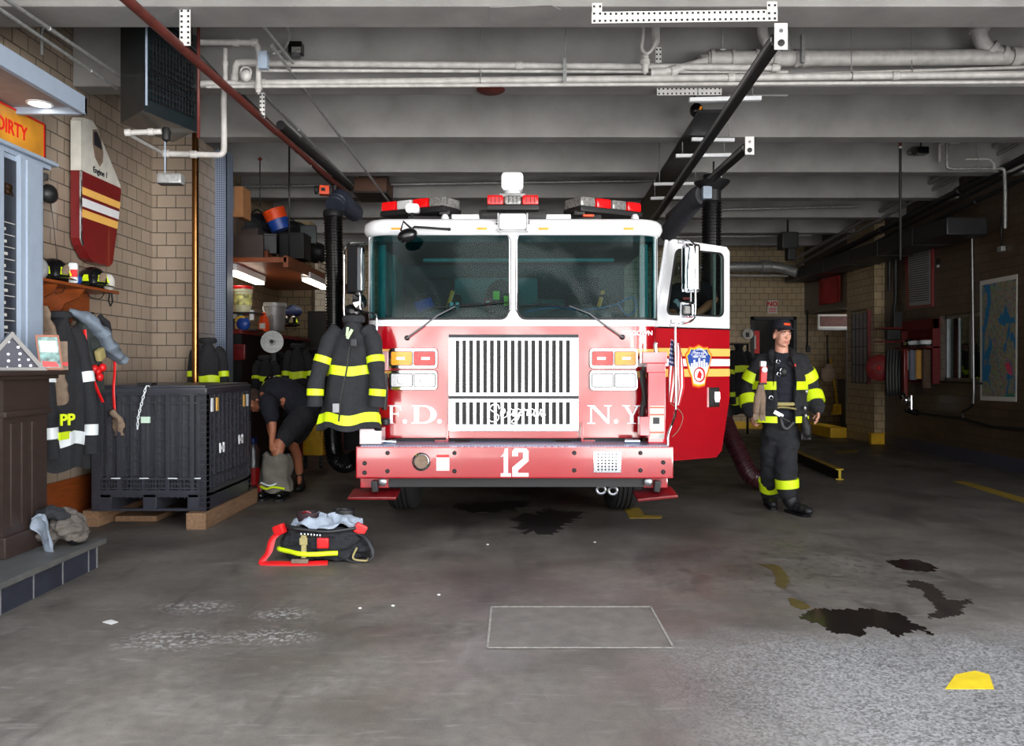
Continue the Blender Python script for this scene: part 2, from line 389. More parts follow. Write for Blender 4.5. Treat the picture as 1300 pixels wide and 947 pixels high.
# dark steel door in its frame
d = empty('door_1', (5.7, YB, 0), kind='structure')
mb = MB(); mb.box(dx0, dx0+.07, YB-.03, YB+.1, 0, dz); mb.box(dx1-.07, dx1, YB-.03, YB+.1, 0, dz); mb.box(dx0, dx1, YB-.03, YB+.1, dz-.07, dz); fin(mb, 'door_frame', M['darkmetal'], d)
mb = MB(); mb.box(dx0+.07, dx1-.07, YB+.06, YB+.11, .01, dz-.07, .005); fin(mb, 'door_leaf', M['blackgloss'], d)
mb = MB(); mb.cyl((dx0+.2, YB+.06, 1.02), (dx0+.2, YB, 1.02), .025); mb.ell((dx0+.2, YB-.02, 1.02), (.035, .03, .035)); fin(mb, 'door_knob', M['steel'], d)
# base courses and kerbs
mb = MB(); mb.box(XR-.025, XR, 3.2, 13.95, 0, .19); fin(mb, 'baseboard_right', M['basegrey'], kind='structure')
mb = MB(); mb.box(6.1, 6.42, 15.1, YB-.01, 0, .2, .02); mb.box(6.34, 6.62, 13.9, 14.0, 0, .2, .01); fin(mb, 'trim_yellow_kerb', M['yellow'], kind='structure')
mb = MB(); mb.box(5.5, 6.1, YB-.35, YB, 0, .16, .02); mb.box(3.8, 5.5, YB-.06, YB, 0, .16); fin(mb, 'baseboard_back', M['yellow'], kind='structure')
mb = MB(); mb.box(XL, XL+.03, 5.6, 8.5, 0, .42); fin(mb, 'baseboard_left', M['orangewood'], kind='structure')
# ceiling slab and the row of deep concrete beams
mb = MB(); mb.box(-6.2, 8.5, 3.2, YB+.25, ZC, ZC+.2); fin(mb, 'ceiling', M['slab'], kind='structure')
for i in range(8):
    y0 = 5.4+1.555*i
    if i == 0: mb = MB(); mb.box(-6.2 if i > 4 else XL, 7.0, y0, y0+.34, ZB, ZC, .012)
    else: mb = MB(); mb.box(-6.2 if y0 > 13.5 else (XL if y0 < 9 else -4.0), XR if y0 < 13.9 else 6.42, y0, y0+.22, ZB, ZC, .012)
    fin(mb, 'ceiling_beam', M['concrete'], kind='structure')
# lintel of the doorway, out of frame overhead
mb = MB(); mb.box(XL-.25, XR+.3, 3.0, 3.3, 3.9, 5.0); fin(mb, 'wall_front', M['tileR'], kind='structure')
# diamond plate strip on the pier's inner edge
def platemat():
    m = bpy.data.materials.new('diamond_plate'); nt, b = nodes(m); N = nt.nodes.new; L = nt.links.new
    tc = N('ShaderNodeTexCoord'); mp = N('ShaderNodeMapping'); mp.inputs['Rotation'].default_value = (0, PI/4, 0); L(tc.outputs['Object'], mp.inputs['Vector'])
    ck = N('ShaderNodeTexChecker'); ck.inputs['Scale'].default_value = 55; ck.inputs['Color1'].default_value = lin((150, 164, 188)); ck.inputs['Color2'].default_value = lin((96, 108, 130))
    L(mp.outputs[0], ck.inputs['Vector']); L(ck.outputs['Color'], b.inputs['Base Color']); b.inputs['Metallic'].default_value = .35; b.inputs['Roughness'].default_value = .35
    bp = N('ShaderNodeBump'); bp.inputs['Distance'].default_value = .004; L(ck.outputs['Fac'], bp.inputs['Height']); L(bp.outputs[0], b.inputs['Normal'])
    return m
M['plate'] = platemat()
mb = MB(); mb.box(-3.4, -3.275, 9.02, 9.05, 0, ZB); mb.box(-3.29, -3.275, 9.02, 9.25, 0, ZB); fin(mb, 'trim_diamond_plate', M['plate'], kind='structure')
# plaster patch under the front beam
mb = MB()
pts = [(622, 9), (700, 6), (712, 12), (703, 24), (672, 32), (648, 33), (622, 26)]
o0 = [V(((x-CX)*2.45/(CY-y), 2450/(CY-y)/1, ZB-.004)) for x, y in pts]
mb.add(o0+[p+V((0, 0, .004)) for p in o0], [tuple(range(7)), tuple(range(13, 6, -1))]+[(i, (i+1) % 7, 7+(i+1) % 7, 7+i) for i in range(7)])
fin(mb, 'trim_plaster_patch', M['concrete'], kind='structure')

# floor markings, worn slab and stains
def flat(name, pts, m, z=.003, th=.003, wob=0, **kw):
    mb = MB(); q = [V((p[0], p[1], z)) for p in pts]
    if wob:
        q = smoothpath(q+[q[0]], 14)[:-1] if wob > .01 else q; q2 = []
        for i in range(len(q)):
            a, b = q[i-1], q[(i+1) % len(q)]; p = q[i]
            nn = (noise.noise(p*7)+.8*noise.noise(p*23)+.7*noise.noise(p*60)+.5*noise.noise(p*140))*wob
            nm = (b-a).cross(V((0, 0, 1))); nm = nm.normalized() if nm.length > 1e-6 else V((0, 0, 0)); q2.append(p+V((nm.x*1.0, nm.y*1.6, 0))*nn)
        q = q2
    n = len(q); mb.add(q+[p-V((0, 0, th)) for p in q], [tuple(range(n)), tuple(range(2*n-1, n-1, -1))]+[(i, (i+1) % n, n+(i+1) % n, n+i) for i in range(n)])
    return fin(mb, name, m, **kw)
M['ypaint'] = mat('worn_yellow_floor_paint', (150, 122, 36), .6, var=.3, vs=22)
M['ypaintb'] = mat('bright_yellow_floor_paint', (196, 168, 24), .6, var=.15)
def top_at(y):
    return ZB-.001 if any(5.4+1.555*i-.02 <= y <= 5.4+1.555*i+(.36 if i == 0 else .24) for i in range(8)) else ZC-.002
flat('trim_1', [FL(x, y) for x, y in ((1210, 611), (1226, 611), (1310, 635), (1310, 642))], M['ypaint'], kind='structure')
flat('trim_2', [FL(x, y) for x, y in ((792, 645), (812, 645), (818, 654), (841, 655), (840, 658), (799, 658))], M['ypaint'], kind='structure')
flat('trim_3', [FL(x, y) for x, y in ((1060, 573), (1090, 571), (1088, 574), (1064, 575))], M['ypaint'], kind='structure')
flat('trim_4', [FL(x, y) for x, y in ((1213, 857), (1238, 852), (1256, 857), (1262, 875), (1200, 875))], M['ypaintb'], kind='structure')
M['slabpatch'] = mat('recast_slab', (100, 95, 88), .6, var=.22, vs=9, bump=.3, bs=70)
flat('trim_5', [FL(x, y) for x, y in ((624, 770), (826, 770), (855, 822), (619, 822))], M['slabpatch'], z=.0015, th=.0012, wob=.008, kind='structure')
mb = MB(); q = [FL(x, y, .004) for x, y in ((624, 770), (826, 770), (855, 822), (619, 822))]
for a_, b_ in zip(q, q[1:]+q[:1]): mb.beam(a_, b_, .012, .003)
fin(mb, 'trim_6', mat('pale_joint', (132, 127, 118), .8, var=.3, vs=30), kind='structure')
M['oil'] = mat('wet_oil', (30, 25, 22), .12, var=.2)
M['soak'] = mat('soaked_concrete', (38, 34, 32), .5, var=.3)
M['oilbrown'] = mat('brown_oil', (78, 64, 34), .3, var=.2)
M['mud'] = mat('grey_brown_wet', (48, 42, 38), .25, var=.3)
S = 'stains on the garage floor'
flat('oil_puddle', [FL(x, y) for x, y in ((1020, 784), (1032, 776), (1070, 773), (1110, 775), (1145, 782), (1165, 793), (1183, 806), (1172, 801), (1160, 802), (1142, 808), (1128, 803), (1106, 797), (1100, 806), (1080, 806), (1060, 803), (1043, 794), (1030, 790))], M['oil'], wob=.03, label='largest dark brown oil puddle spread on the floor at the right front', cat='puddle', group=S)
flat('oil_puddle', [FL(x, y) for x, y in ((1126, 713), (1140, 710), (1165, 712), (1189, 720), (1184, 726), (1160, 724), (1140, 721))], M['oil'], wob=.02, label='small narrow dark puddle on the floor behind the large puddle', cat='puddle', group=S)
flat('oil_puddle', [FL(x, y) for x, y in ((1150, 738), (1175, 740), (1195, 751), (1203, 760), (1234, 761), (1226, 771), (1205, 783), (1180, 786), (1186, 776), (1184, 764), (1172, 751), (1155, 745))], M['mud'], wob=.03, label='trailing grey brown wet patch right of the large oil puddle', cat='puddle', group=S)
flat('oil_stain', [FL(x, y) for x, y in ((962, 716), (985, 717), (998, 727), (1002, 738), (995, 747), (986, 742), (980, 726))], M['oilbrown'], z=.002, th=.002, wob=.02, label='olive brown oil stain on floor left of the puddles', cat='stain', group=S)
flat('oil_stain', [FL(x, y) for x, y in ((1003, 760), (1015, 762), (1030, 771), (1018, 773), (1004, 768))], M['oilbrown'], z=.002, th=.002, wob=.02, label='small olive stain just above the left tip of the large puddle', cat='stain', group=S)
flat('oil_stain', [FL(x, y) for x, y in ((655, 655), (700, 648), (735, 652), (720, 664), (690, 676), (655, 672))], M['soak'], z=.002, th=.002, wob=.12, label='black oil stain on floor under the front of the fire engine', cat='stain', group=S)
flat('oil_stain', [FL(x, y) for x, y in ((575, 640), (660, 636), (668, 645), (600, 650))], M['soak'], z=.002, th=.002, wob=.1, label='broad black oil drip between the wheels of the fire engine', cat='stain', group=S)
flat('paper_scrap', [FL(x, y) for x, y in ((130, 790), (141, 787), (150, 790), (141, 793))], M['paper'], z=.003, th=.003, label='small white scrap of paper on the floor at left', cat='litter')
for (x, y) in ((457, 773), (499, 770), (619, 692), (755, 689), (557, 756), (469, 710)):
    mb = MB(); p = FL(x, y, .0); mb.ell(p+V((0, 0, .005)), (.012, .01, .006), nu=8, nv=5); fin(mb, 'litter_crumb', M['paper'], label='tiny white crumb of litter on the floor in front of the fire engine', cat='litter', group='white crumbs on the floor')
# ================================================================ fire engine
TY = 6.6                                   # cab front; bumper front at 6.2
BY = 6.2
TX = .01
fe = empty('fire_engine', (TX, 10.5, 0), 'red and white fire engine with white number 12 on its front bumper, parked facing out', 'fire engine')
R_ = .2
def plan(s, out=0.0, hw=1.235, y0=None, r=R_):
    """point on the rounded cab plan; s = 0 centre front, +- towards the sides"""
    y0 = TY if y0 is None else y0; sg = 1 if s >= 0 else -1; a = abs(s); fl = hw-r; arc = r*PI/2
    if a <= fl: return V((TX+sg*a, y0-out, 0))
    if a <= fl+arc:
        t = (a-fl)/r; return V((TX+sg*(fl+(r+out)*math.sin(t)), y0+r-(r+out)*math.cos(t), 0))
    return V((TX+sg*(hw+out), y0+r+(a-fl-arc), 0))
SEND = 1.235-R_+R_*PI/2
def cabring(z, out=0.0, back=9.7, n=7, hw=1.235):
    pts = [plan(SEND+.0, out, hw)]
    rng = [SEND-(R_*PI/2)*k/n for k in range(n+1)]
    left = [plan(-s, out, hw) for s in rng]; right = [plan(s, out, hw) for s in reversed(rng)]
    p = [V((TX-hw-out, back+out, 0))]+left+right+[V((TX+hw+out, back+out, 0))]
    return [V((q.x, q.y, z)) for q in p]
def shellstrip(mb, s0, s1, zlo, zhi, n, out=0.0, th=.03, smooth=True):
    """a curved panel following the cab plan between heights zlo(s), zhi(s)"""
    f = (lambda q: q) if callable(zlo) else None
    zl = zlo if callable(zlo) else (lambda s: zlo); zh = zhi if callable(zhi) else (lambda s: zhi)
    rings = []
    for i in range(n+1):
        s = s0+(s1-s0)*i/n; a = plan(s, out); b = plan(s, out-th)
        rings.append([V((a.x, a.y, zl(s))), V((a.x, a.y, zh(s))), V((b.x, b.y, zh(s))), V((b.x, b.y, zl(s)))])
    bv = [v for r in rings for v in r]; fs = []
    for i in range(n):
        for j in range(4):
            k = (j+1) % 4; fs.append((i*4+j, i*4+k, i*4+4+k, i*4+4+j))
    fs += [(0, 1, 2, 3), (n*4+3, n*4+2, n*4+1, n*4)]
    mb.add(bv, fs, smooth)
# lower red body, open inside above the floor
zb, zt, zw, zr = .80, 1.737, 1.80, 2.535
mb = MB(); shellstrip(mb, -SEND-.12, SEND+.12, zb, zt, 60, th=.05)
mb.box(TX-1.235, TX-1.19, 6.92, 9.7, zb, zt); mb.box(TX+1.19, TX+1.235, 7.85, 9.7, zb, zt)
fin(mb, 'cab_front', M['truckred'], fe)
mb = MB(); shellstrip(mb, -SEND-.12, SEND+.12, zt, zw-.012, 60, out=.012, th=.06)
mb.box(TX-1.245, TX-1.19, 6.92, 9.7, zt, zw); mb.box(TX+1.19, TX+1.245, 7.85, 9.7, zt, zw)
fin(mb, 'belt_panel', M['truckwhite'], fe)
# gold and white stripe wrapping the right corner
for z0, z1, m in ((1.49, 1.545, 'stripe_y'), (1.395, 1.46, 'truckwhite'), (1.305, 1.36, 'stripe_y')):
    mb = MB(); shellstrip(mb, .985, SEND+.1, z0, z1, 10, out=.004, th=.003); fin(mb, 'stripe', M[m], fe)
    mb = MB(); shellstrip(mb, -SEND-.1, -1.0, z0, z1, 10, out=.004, th=.003); fin(mb, 'stripe', M[m], fe)
# roof with a soft brow
mb = MB(); rs = []
for z, o in ((2.50, .0), (2.515, .03), (2.555, .05), (2.60, .045), (2.628, .02), (2.64, -.03), (2.645, -.09), (2.65, -.2)): rs.append(cabring(z, o))
mb.rings(rs, True, True); fin(mb, 'cab_roof', M['truckwhite'], fe)
# raised rear roof
mb = MB(); mb.prism([(-.86, 2.62), (.86, 2.62), (.62, 2.87), (-.62, 2.87)], (TX, 8.9, 0), *XZ, -2.0)
fin(mb, 'raised_roof', M['truckwhite'], fe)
# windshield: two panes in a white frame
def pane(sg):
    s0, s1 = .035, SEND-.03; rc = .085
    def ins(s):
        d = s-s0
        return 0 if d >= rc else rc-math.sqrt(max(0, rc*rc-(rc-d)**2))
    zlo = lambda s: zw+.0+ins(abs(s)); zhi = lambda s: zr-.0-ins(abs(s))
    S = [s0+(rc)*(1-math.cos(PI/2*k/6)) for k in range(7)]+[s0+rc+(s1-s0-rc)*k/26 for k in range(1, 27)]
    def strip(mb, A, B, out, th):
        for k in range(len(S)-1):
            a, b = S[k]*sg, S[k+1]*sg; r = []
            for s in (a, b):
                p, q = plan(s, out), plan(s, out-th); r.append([V((p.x, p.y, A(s))), V((p.x, p.y, B(s))), V((q.x, q.y, B(s))), V((q.x, q.y, A(s)))])
            mb.rings(r, True, False)
    g = MB()
    vs = []; fs = []
    for k, s in enumerate(S):
        for o_ in (-.012, -.018):
            p = plan(s*sg, o_); vs += [V((p.x, p.y, zlo(s))), V((p.x, p.y, zhi(s)))]
    for k in range(len(S)-1):
        b = k*4; fs += [(b, b+1, b+5, b+4), (b+2, b+6, b+7, b+3), (b, b+4, b+6, b+2), (b+1, b+3, b+7, b+5)]
    fs += [(0, 2, 3, 1), (len(vs)-4, len(vs)-3, len(vs)-1, len(vs)-2)]
    g.add(vs, fs, True)
    w = fin(g, 'windshield', M['wglass'], fe)
    mb = MB()
    strip(mb, lambda s: zw-.02, lambda s: max(zlo(s), zw-.019), 0, .03); fin(mb, 'windshield_frame', M['truckwhite'], fe); mb = MB(); strip(mb, lambda s: min(zhi(s), zr+.0), lambda s: zr+.002, 0, .03)
    def loop(out, g_):
        lo = [plan(s*sg, out)+V((0, 0, zlo(s)+g_)) for s in S]; hi = [plan(s*sg, out)+V((0, 0, zhi(s)-g_)) for s in reversed(S)]
        lo[0].x += sg*g_; hi[-1].x += sg*g_
        return lo+hi
    fin(mb, 'windshield_frame', M['truckwhite'], fe)
    mb = MB(); mb.tube(loop(-.002, .0), .009, 6, closed=True); fin(mb, 'gasket', M['black'], w)
    mb = MB(); mb.tube(loop(.004, -.013), .005, 6, closed=True); fin(mb, 'trim_strip', M['chrome'], w)
pane(1); pane(-1)
mb = MB(); mb.box(TX-.035, TX+.035, TY-.004, TY+.05, zw-.02, zr+.01); fin(mb, 'windshield_post', M['truckwhite'], fe)
for sg in (-1, 1):
    a = plan(sg*(SEND+.02)); mb = MB(); mb.box(a.x-.02 if sg > 0 else a.x-.0, a.x+.0 if sg > 0 else a.x+.02, a.y, a.y+.10, zw-.02, zr+.02); fin(mb, 'corner_post', M['truckwhite'], fe)
# cab interior
mb = MB()
mb.box(TX-1.18, TX+1.18, 6.95, 9.6, .98, 1.02); mb.box(TX-1.18, TX+1.18, 8.35, 8.4, 1.02, 2.5); mb.box(TX-1.2, TX+1.2, 6.7, 9.6, 2.46, 2.5)
fin(mb, 'cab_lining', M['cabgrey'], fe)
mb = MB(); mb.box(TX-1.19, TX-1.16, 6.93, 8.3, 1.0, 2.46); mb.box(TX-1.16, TX-1.11, 6.86, 6.93, 1.2, 2.46, .01); mb.box(TX-1.16, TX-1.12, 7.5, 7.6, 1.2, 2.46, .01)
mb.box(TX-1.16, TX-1.13, 7.0, 7.45, 1.0, 1.85, .01)
fin(mb, 'door_lining', M['teal'], fe)
mb = MB(); mb.box(TX+1.10, TX+1.17, 6.84, 6.9, 1.3, 2.46, .01); mb.box(TX-.95, TX+.95, 8.2, 8.3, 1.5, 2.1, .02); mb.box(TX-.8, TX+.9, 7.0, 7.1, 2.33, 2.36, .01)
mb.box(TX-.6, TX+.25, 8.0, 8.2, 2.0, 2.3, .03); fin(mb, 'interior_panel', M['teal'], fe)
def dash(u, v):
    x = TX-1.1+2.2*u; y = 6.68+.5*v
    return (x, y, 1.68+.10*math.sin(v*PI*.8)+.10*math.exp(-((x-TX-.62)/.28)**2)*math.sin(v*PI*.7)+.05*math.exp(-((x-TX+.55)/.3)**2)*v)
mb = MB(); mb.sheet(dash, 40, 12, .02); mb.box(TX-1.12, TX+1.12, 7.1, 7.2, 1.1, 1.70, .03); fin(mb, 'dashboard', M['cabgrey'], fe)
mb = MB(); mb.box(TX-.35, TX+.3, 7.1, 8.0, 1.0, 1.72, .1); fin(mb, 'engine_cover', M['cabgrey'], fe)
c = V((TX+.78, 7.15, 1.86)); mb = MB()
ring = [c+V((.22*math.cos(a*PI/12), .10*math.sin(a*PI/12)*.9, .19*math.sin(a*PI/12))) for a in range(24)]
mb.tube(ring, .014, 8, closed=True)
for k in (0, 8, 16): mb.cyl(c+V((0, .02, -.04)), ring[k], .01, n=6)
mb.cyl(c+V((0, .02, -.04)), c+V((0, .1, -.3)), .03, n=10); fin(mb, 'steering_wheel', M['black'], fe)
for sx in (-.75, .75):
    mb = MB(); mb.boxc((TX+sx, 7.95, 1.75), (.46, .14, .75), rx=-.12, bevel=.05); mb.boxc((TX+sx, 8.0, 2.2), (.26, .1, .2), rx=-.1, bevel=.04); mb.boxc((TX+sx, 7.72, 1.38), (.48, .5, .14), bevel=.05)
    s_ = fin(mb, 'seat', M['black'], fe); mb = MB(); mb.tube([(TX+sx+.15, 7.86, 2.15), (TX+sx+.05, 7.84, 1.8), (TX+sx-.17, 7.7, 1.46)], .02, 6, flat=.3); fin(mb, 'seat_belt', M['amber'], s_)
mb = MB(); mb.sheet(lambda u, v: (TX-1.0+.85*u, 6.74+.3*v, 1.80+.10*math.sin(u*PI)*math.sin(v*PI)+.005), 20, 8, .006); mb.sheet(lambda u, v: (TX+.15+.9*u, 6.74+.3*v, 1.80+.13*math.sin(u*PI)*math.sin(v*PI)+.005), 20, 8, .006)
fin(mb, 'dash_cover', mat('grey_vinyl', (70, 78, 80), .5), fe)
# things lying on the dash
mb = MB(); mb.boxc((TX-.76, 6.74, 1.925), (.15, .03, .09), rz=.2, ry=-.35, rx=-.5); fin(mb, 'booklet', M['blueplastic'], label='blue booklet on the dashboard behind the left windshield pane', cat='booklet')
mb = MB(); mb.boxc((TX-.50, 6.75, 1.91), (.13, .05, .07), bevel=.02); d_ = fin(mb, 'radio_set', M['black'], label='small black radio unit with two pale dials on the dashboard', cat='radio')
mb = MB(); mb.boxc((TX-.525, 6.72, 1.92), (.03, .02, .05)); mb.boxc((TX-.475, 6.72, 1.92), (.03, .02, .05)); fin(mb, 'dial', M['clearlens'], d_)
mb = MB(); mb.boxc((TX-.22, 6.80, 1.955), (.07, .004, .06), rx=-.3); st = fin(mb, 'sticker', M['redplastic'], label='red and white square card on the dashboard near the left wiper', cat='card')
mb = MB(); mb.ring_prism(rr(.055, .048, .002, 1), rr(.04, .034, .002, 1), (TX-.22, 6.7965, 1.957), *XZ, -.002) if 0 else mb.boxc((TX-.22, 6.7955, 1.9565), (.03, .004, .014), rx=-.3); fin(mb, 'sticker_mark', M['paper'], st)
mb = MB(); pts = smoothpath([(TX+.1, 6.70, 1.86), (TX+.35, 6.69, 1.90), (TX+.6, 6.7, 1.88), (TX+.85, 6.72, 1.92), (TX+1.02, 6.75, 1.99), (TX+1.06, 6.8, 1.9), (TX+.98, 6.76, 1.84), (TX+.9, 6.74, 1.93)], 6); mb.tube(pts, .007, 6); fin(mb, 'coiled_cord', mat('cyan_cord', (30, 120, 170), .4), fe)
# jacket with reflective patches seen through the left pane
mb = MB(); mb.ell((TX-.12, 7.6, 2.0), (.16, .12, .24)); j = fin(mb, 'stowed_coat', M['cloth'], label='dark coat with lime patches inside the cab beside the windshield post', cat='coat')
mb = MB(); mb.boxc((TX-.16, 7.475, 2.07), (.06, .02, .08), rz=.2); mb.boxc((TX-.06, 7.475, 2.02), (.05, .02, .09), rz=-.2); fin(mb, 'reflective_patch', M['lime'], j)
# side door seen by its red panel and the rear bodywork down to the frame
mb = MB(); mb.box(TX-1.2, TX+1.2, 9.7, 15.6, .55, 2.45, .04); mb.box(TX-1.05, TX+1.05, 9.8, 15.4, 2.45, 2.62, .03); fin(mb, 'rear_body', M['truckred'], fe)
mb = MB()
for x in (-.42, .42): mb.box(TX+x-.06, TX+x+.06, 6.5, 15.4, .5, .78)
mb.box(TX-1.0, TX+1.0, 6.62, 6.72, .55, .8); mb.box(TX-.9, TX+.9, 7.35, 7.6, .42, .6, .04); mb.box(TX-1.15, TX+1.15, 6.3, 6.36, .46, .53, .01); mb.box(TX-1.2, TX+1.2, 6.95, 9.6, .78, .99)
mb.box(TX-.3, TX+.3, 7.0, 9.0, .35, .7, .05)
fin(mb, 'chassis_frame', M['black'], fe)
# wheels
M['tyre'] = mat('tyre_rubber', (34, 34, 36), .75, var=.15, bump=.3, bs=40)
def wheel(x, y, parent):
    mb = MB(); W = .29; R = .53
    prof = [(R*.55, -W/2+.02), (R*.62, -W/2), (R*.9, -W/2), (R*.98, -W/2+.03), (R, -W/2+.06)]
    for k in range(4):
        z = -W/2+.06+(W-.12)*(k+.5)/4
        prof += [(R, z-.022), (R-.012, z-.018), (R-.012, z-.008) if k else (R-.012, z-.008), (R, z-.004)]
    prof += [(R, W/2-.06), (R*.98, W/2-.03), (R*.9, W/2), (R*.62, W/2), (R*.55, W/2-.02)]
    mb.lathe(prof, (x, y, R), (1, 0, 0), 40); w = fin(mb, 'wheel', M['tyre'], parent)
    mb = MB(); mb.lathe([(.29, -.1), (.29, .1), (.2, .11), (.1, .13), (.08, .16), (.0, .16)], (x, y, R), (1 if x > 0 else -1, 0, 0), 24); fin(mb, 'wheel_hub', M['steel'], w)
for yy in (7.78, 13.6):
    wheel(TX-1.06, yy, fe); wheel(TX+1.06, yy, fe)
# mud flaps and axle
mb = MB(); mb.cyl((TX-1.0, 7.78, .53), (TX+1.0, 7.78, .53), .08); mb.box(TX-.5, TX+.5, 7.65, 7.95, .4, .6, .05); fin(mb, 'axle', M['black'], fe)
# ---------------------------------------------------------------- bumper
def bx(px): return XX(px, BY)
def bz(py): return ZZ(py, BY)
b0, b1 = bx(451.5), bx(855); z0, z1 = bz(607.5), bz(567)
mb = MB(); mb.box(b0, b1, BY, BY+.3, z0, z1, .012); bump = fin(mb, 'front_bumper', M['truckred'], fe)
mb = MB(); mb.box(b0+.03, b1-.03, BY+.05, TY+.02, z1-.03, z1+.004); fin(mb, 'bumper_deck', M['plate'], bump)
mb = MB(); mb.box(b0+.06, b1-.08, BY+.06, BY+.3, z0-.075, z0); fin(mb, 'bumper_underframe', M['black'], bump)
mb = MB()
for px, py in ((492, 575), (492, 598), (463, 588), (463, 600), (577, 575), (577, 598), (729, 575), (729, 597), (813, 575), (813, 597), (842, 587), (842, 599)):
    mb.lathe([(.017, 0), (.017, .006), (.01, .012), (0, .012)], (bx(px), BY+.001, bz(py)), (0, -1, 0), 12)
fin(mb, 'bolt_heads', M['darkmetal'], bump)
# 12
def num(mb, polys, x0, x1, y0, y1):
    for p in polys: mb.prism([(bx(x0)+(bx(x1)-bx(x0))*q[0], bz(y1)+(bz(y0)-bz(y1))*q[1]) for q in p], (0, BY+.001, 0), *XZ, -.004) if False else mb.prism([(bx(x0)+(bx(x1)-bx(x0))*q[0], bz(y1)+(bz(y0)-bz(y1))*q[1]) for q in p], (0, BY+.0005, 0), XZ[0], XZ[1], DN*.005)
# sign of extrusion that moves towards the camera
DN = 1.0 if XZ[0].cross(XZ[1]).y < 0 else -1.0
mb = MB()
num(mb, [[(0, .70), (.28, .80), (.42, 1), (.70, 1), (.70, .12), (.98, .12), (.98, 0), (.02, 0), (.02, .12), (.30, .12), (.30, .72), (0, .72)]], 635.5, 649, 569, 605)
num(mb, [[(0, .72), (0, .9), (.14, 1), (.86, 1), (1, .9), (1, .55), (.34, .22), (.34, .13), (1, .13), (1, 0), (0, 0), (0, .33), (.66, .64), (.66, .86), (.34, .86), (.34, .72)]], 650.5, 671, 569, 605)
fin(mb, 'number_12', M['truckwhite'], bump)
# siren horn, maker's label, speaker grille
mb = MB(); mb.lathe([(.05, 0), (.068, 0), (.072, .012), (.064, .02), (.055, .012), (.05, -.02)], (bx(535), BY-.001, bz(586)), (0, -1, 0), 28); h_ = fin(mb, 'siren_ring', M['chrome'], bump)
mb = MB(); mb.lathe([(.056, .004), (.05, .008), (.03, .004), (.012, .002), (0, .002)], (bx(535), BY-.001, bz(586)), (0, -1, 0), 24); fin(mb, 'siren_throat', M['tan'], h_)
mb = MB(); mb.box(bx(554), bx(570.5), BY-.003, BY+.001, bz(597.5), bz(577.5)); l_ = fin(mb, 'warning_label', mat('pale_pink_label', (226, 200, 202), .4), bump)
mb = MB(); mb.box(bx(554), bx(570.5), BY-.005, BY-.003, bz(580.5), bz(577.5)); fin(mb, 'label_header', M['redplastic'], l_)
mb = MB(); mb.box(bx(753.5), bx(788.5), BY-.006, BY+.001, bz(600), bz(573), .003); sp_ = fin(mb, 'speaker_plate', M['chrome'], bump)
mb = MB()
for i in range(6):
    for k in range(6): mb.cyl((bx(759.5+4.5*i), BY-.0085, bz(576.5+3.9*k)), (bx(759.5+4.5*i), BY-.005, bz(576.5+3.9*k)), .0095, n=4)
fin(mb, 'speaker_holes', M['black'], sp_)
# folding steps under each end
for sg, (xa, xb, yl) in ((-1, (443, 504, 629)), (1, (808, 859, 629))):
    xc = (bx(xa)+bx(xb))/2; w = bx(xb)-bx(xa)
    mb = MB(); mb.box(xc-w*.3, xc+w*.32, BY+.06, BY+.12, bz(621), z0-.0, .01); br_ = fin(mb, 'step_bracket', M['truckred'], fe)
    mb = MB(); mb.boxc((xc, BY+.08, bz(yl)), (w, .26, .022), ry=.1*-sg if sg > 0 else 0.0, rx=.12, bevel=.006); fin(mb, 'step_plate', M['darkred'], br_)
    mb = MB(); mb.boxc((xc+.01, BY+.03, bz(618)), (.05, .05, .09), ry=.15*sg, bevel=.01); fin(mb, 'step_hinge', M['black'], br_)
    mb = MB(); mb.lathe([(.03, 0), (.034, .02), (.02, .03), (0, .03)], (xc-w*.18*sg, BY+.055, bz(613)), (0, -1, 0), 14); fin(mb, 'tow_eye', M['steel'], br_)
# tow shackles under the frame
for px, py in ((763, 622), (778, 623)):
    mb = MB(); c = P(px, py, 6.35); mb.tube([c+V((.035*math.cos(a*PI/6), 0, .03*math.sin(a*PI/6))) for a in range(12)], .012, 8, closed=True); fin(mb, 'tow_shackle', M['steel'], fe)
# ---------------------------------------------------------------- grille
def cx_(px): return XX(px, TY)
def cz_(py): return ZZ(py, TY)
def frontbox(mb, x0, x1, y0, y1, d0, d1, bev=0.0): mb.box(cx_(x0), cx_(x1), TY-d1, TY-d0, cz_(y1), cz_(y0), bev)
gr = empty('grille', (TX, TY, cz_(547)), parent=fe)
def slotpanel(x0, x1, y0, y1, ys0, ys1, name):
    mb = MB(); n = 17; p = (722-578)/16.5; w = 5.2
    frontbox(mb, x0, x1, y0, ys0, -.01, .035, .003); frontbox(mb, x0, x1, ys1, y1, -.01, .035, .003)
    xs = [x0]
    for i in range(n):
        c = 581+i*8.72; a, b = c-w/2, c+w/2; frontbox(mb, xs[-1], a, ys0, ys1, -.01, .035); xs.append(b)
    frontbox(mb, xs[-1], x1, ys0, ys1, -.01, .035)
    fin(mb, name, M['chrome'], gr)
slotpanel(570, 734, 429, 502.5, 432.5, 498.5, 'upper_panel')
slotpanel(570, 734, 506, 547, 510.5, 538.5, 'lower_panel')
mb = MB(); frontbox(mb, 572, 732, 430, 546, .001, .006); fin(mb, 'radiator_mesh', mat('grille_mesh', (34, 32, 31), .6, .1, var=.4, vs=90), gr)
mb = MB()
for i in range(26): frontbox(mb, 574, 730, 432.5+4.4*i, 433.3+4.4*i, .006, .009)
fin(mb, 'mesh_wires', M['darkmetal'], gr)
mb = MB(); frontbox(mb, 570, 734, 424.8, 429, 0, .03); fin(mb, 'top_bar', M['darkmetal'], gr)
mb = MB(); frontbox(mb, 570, 734, 502.5, 506, 0, .028); fin(mb, 'hinge_bar', M['darkmetal'], gr)
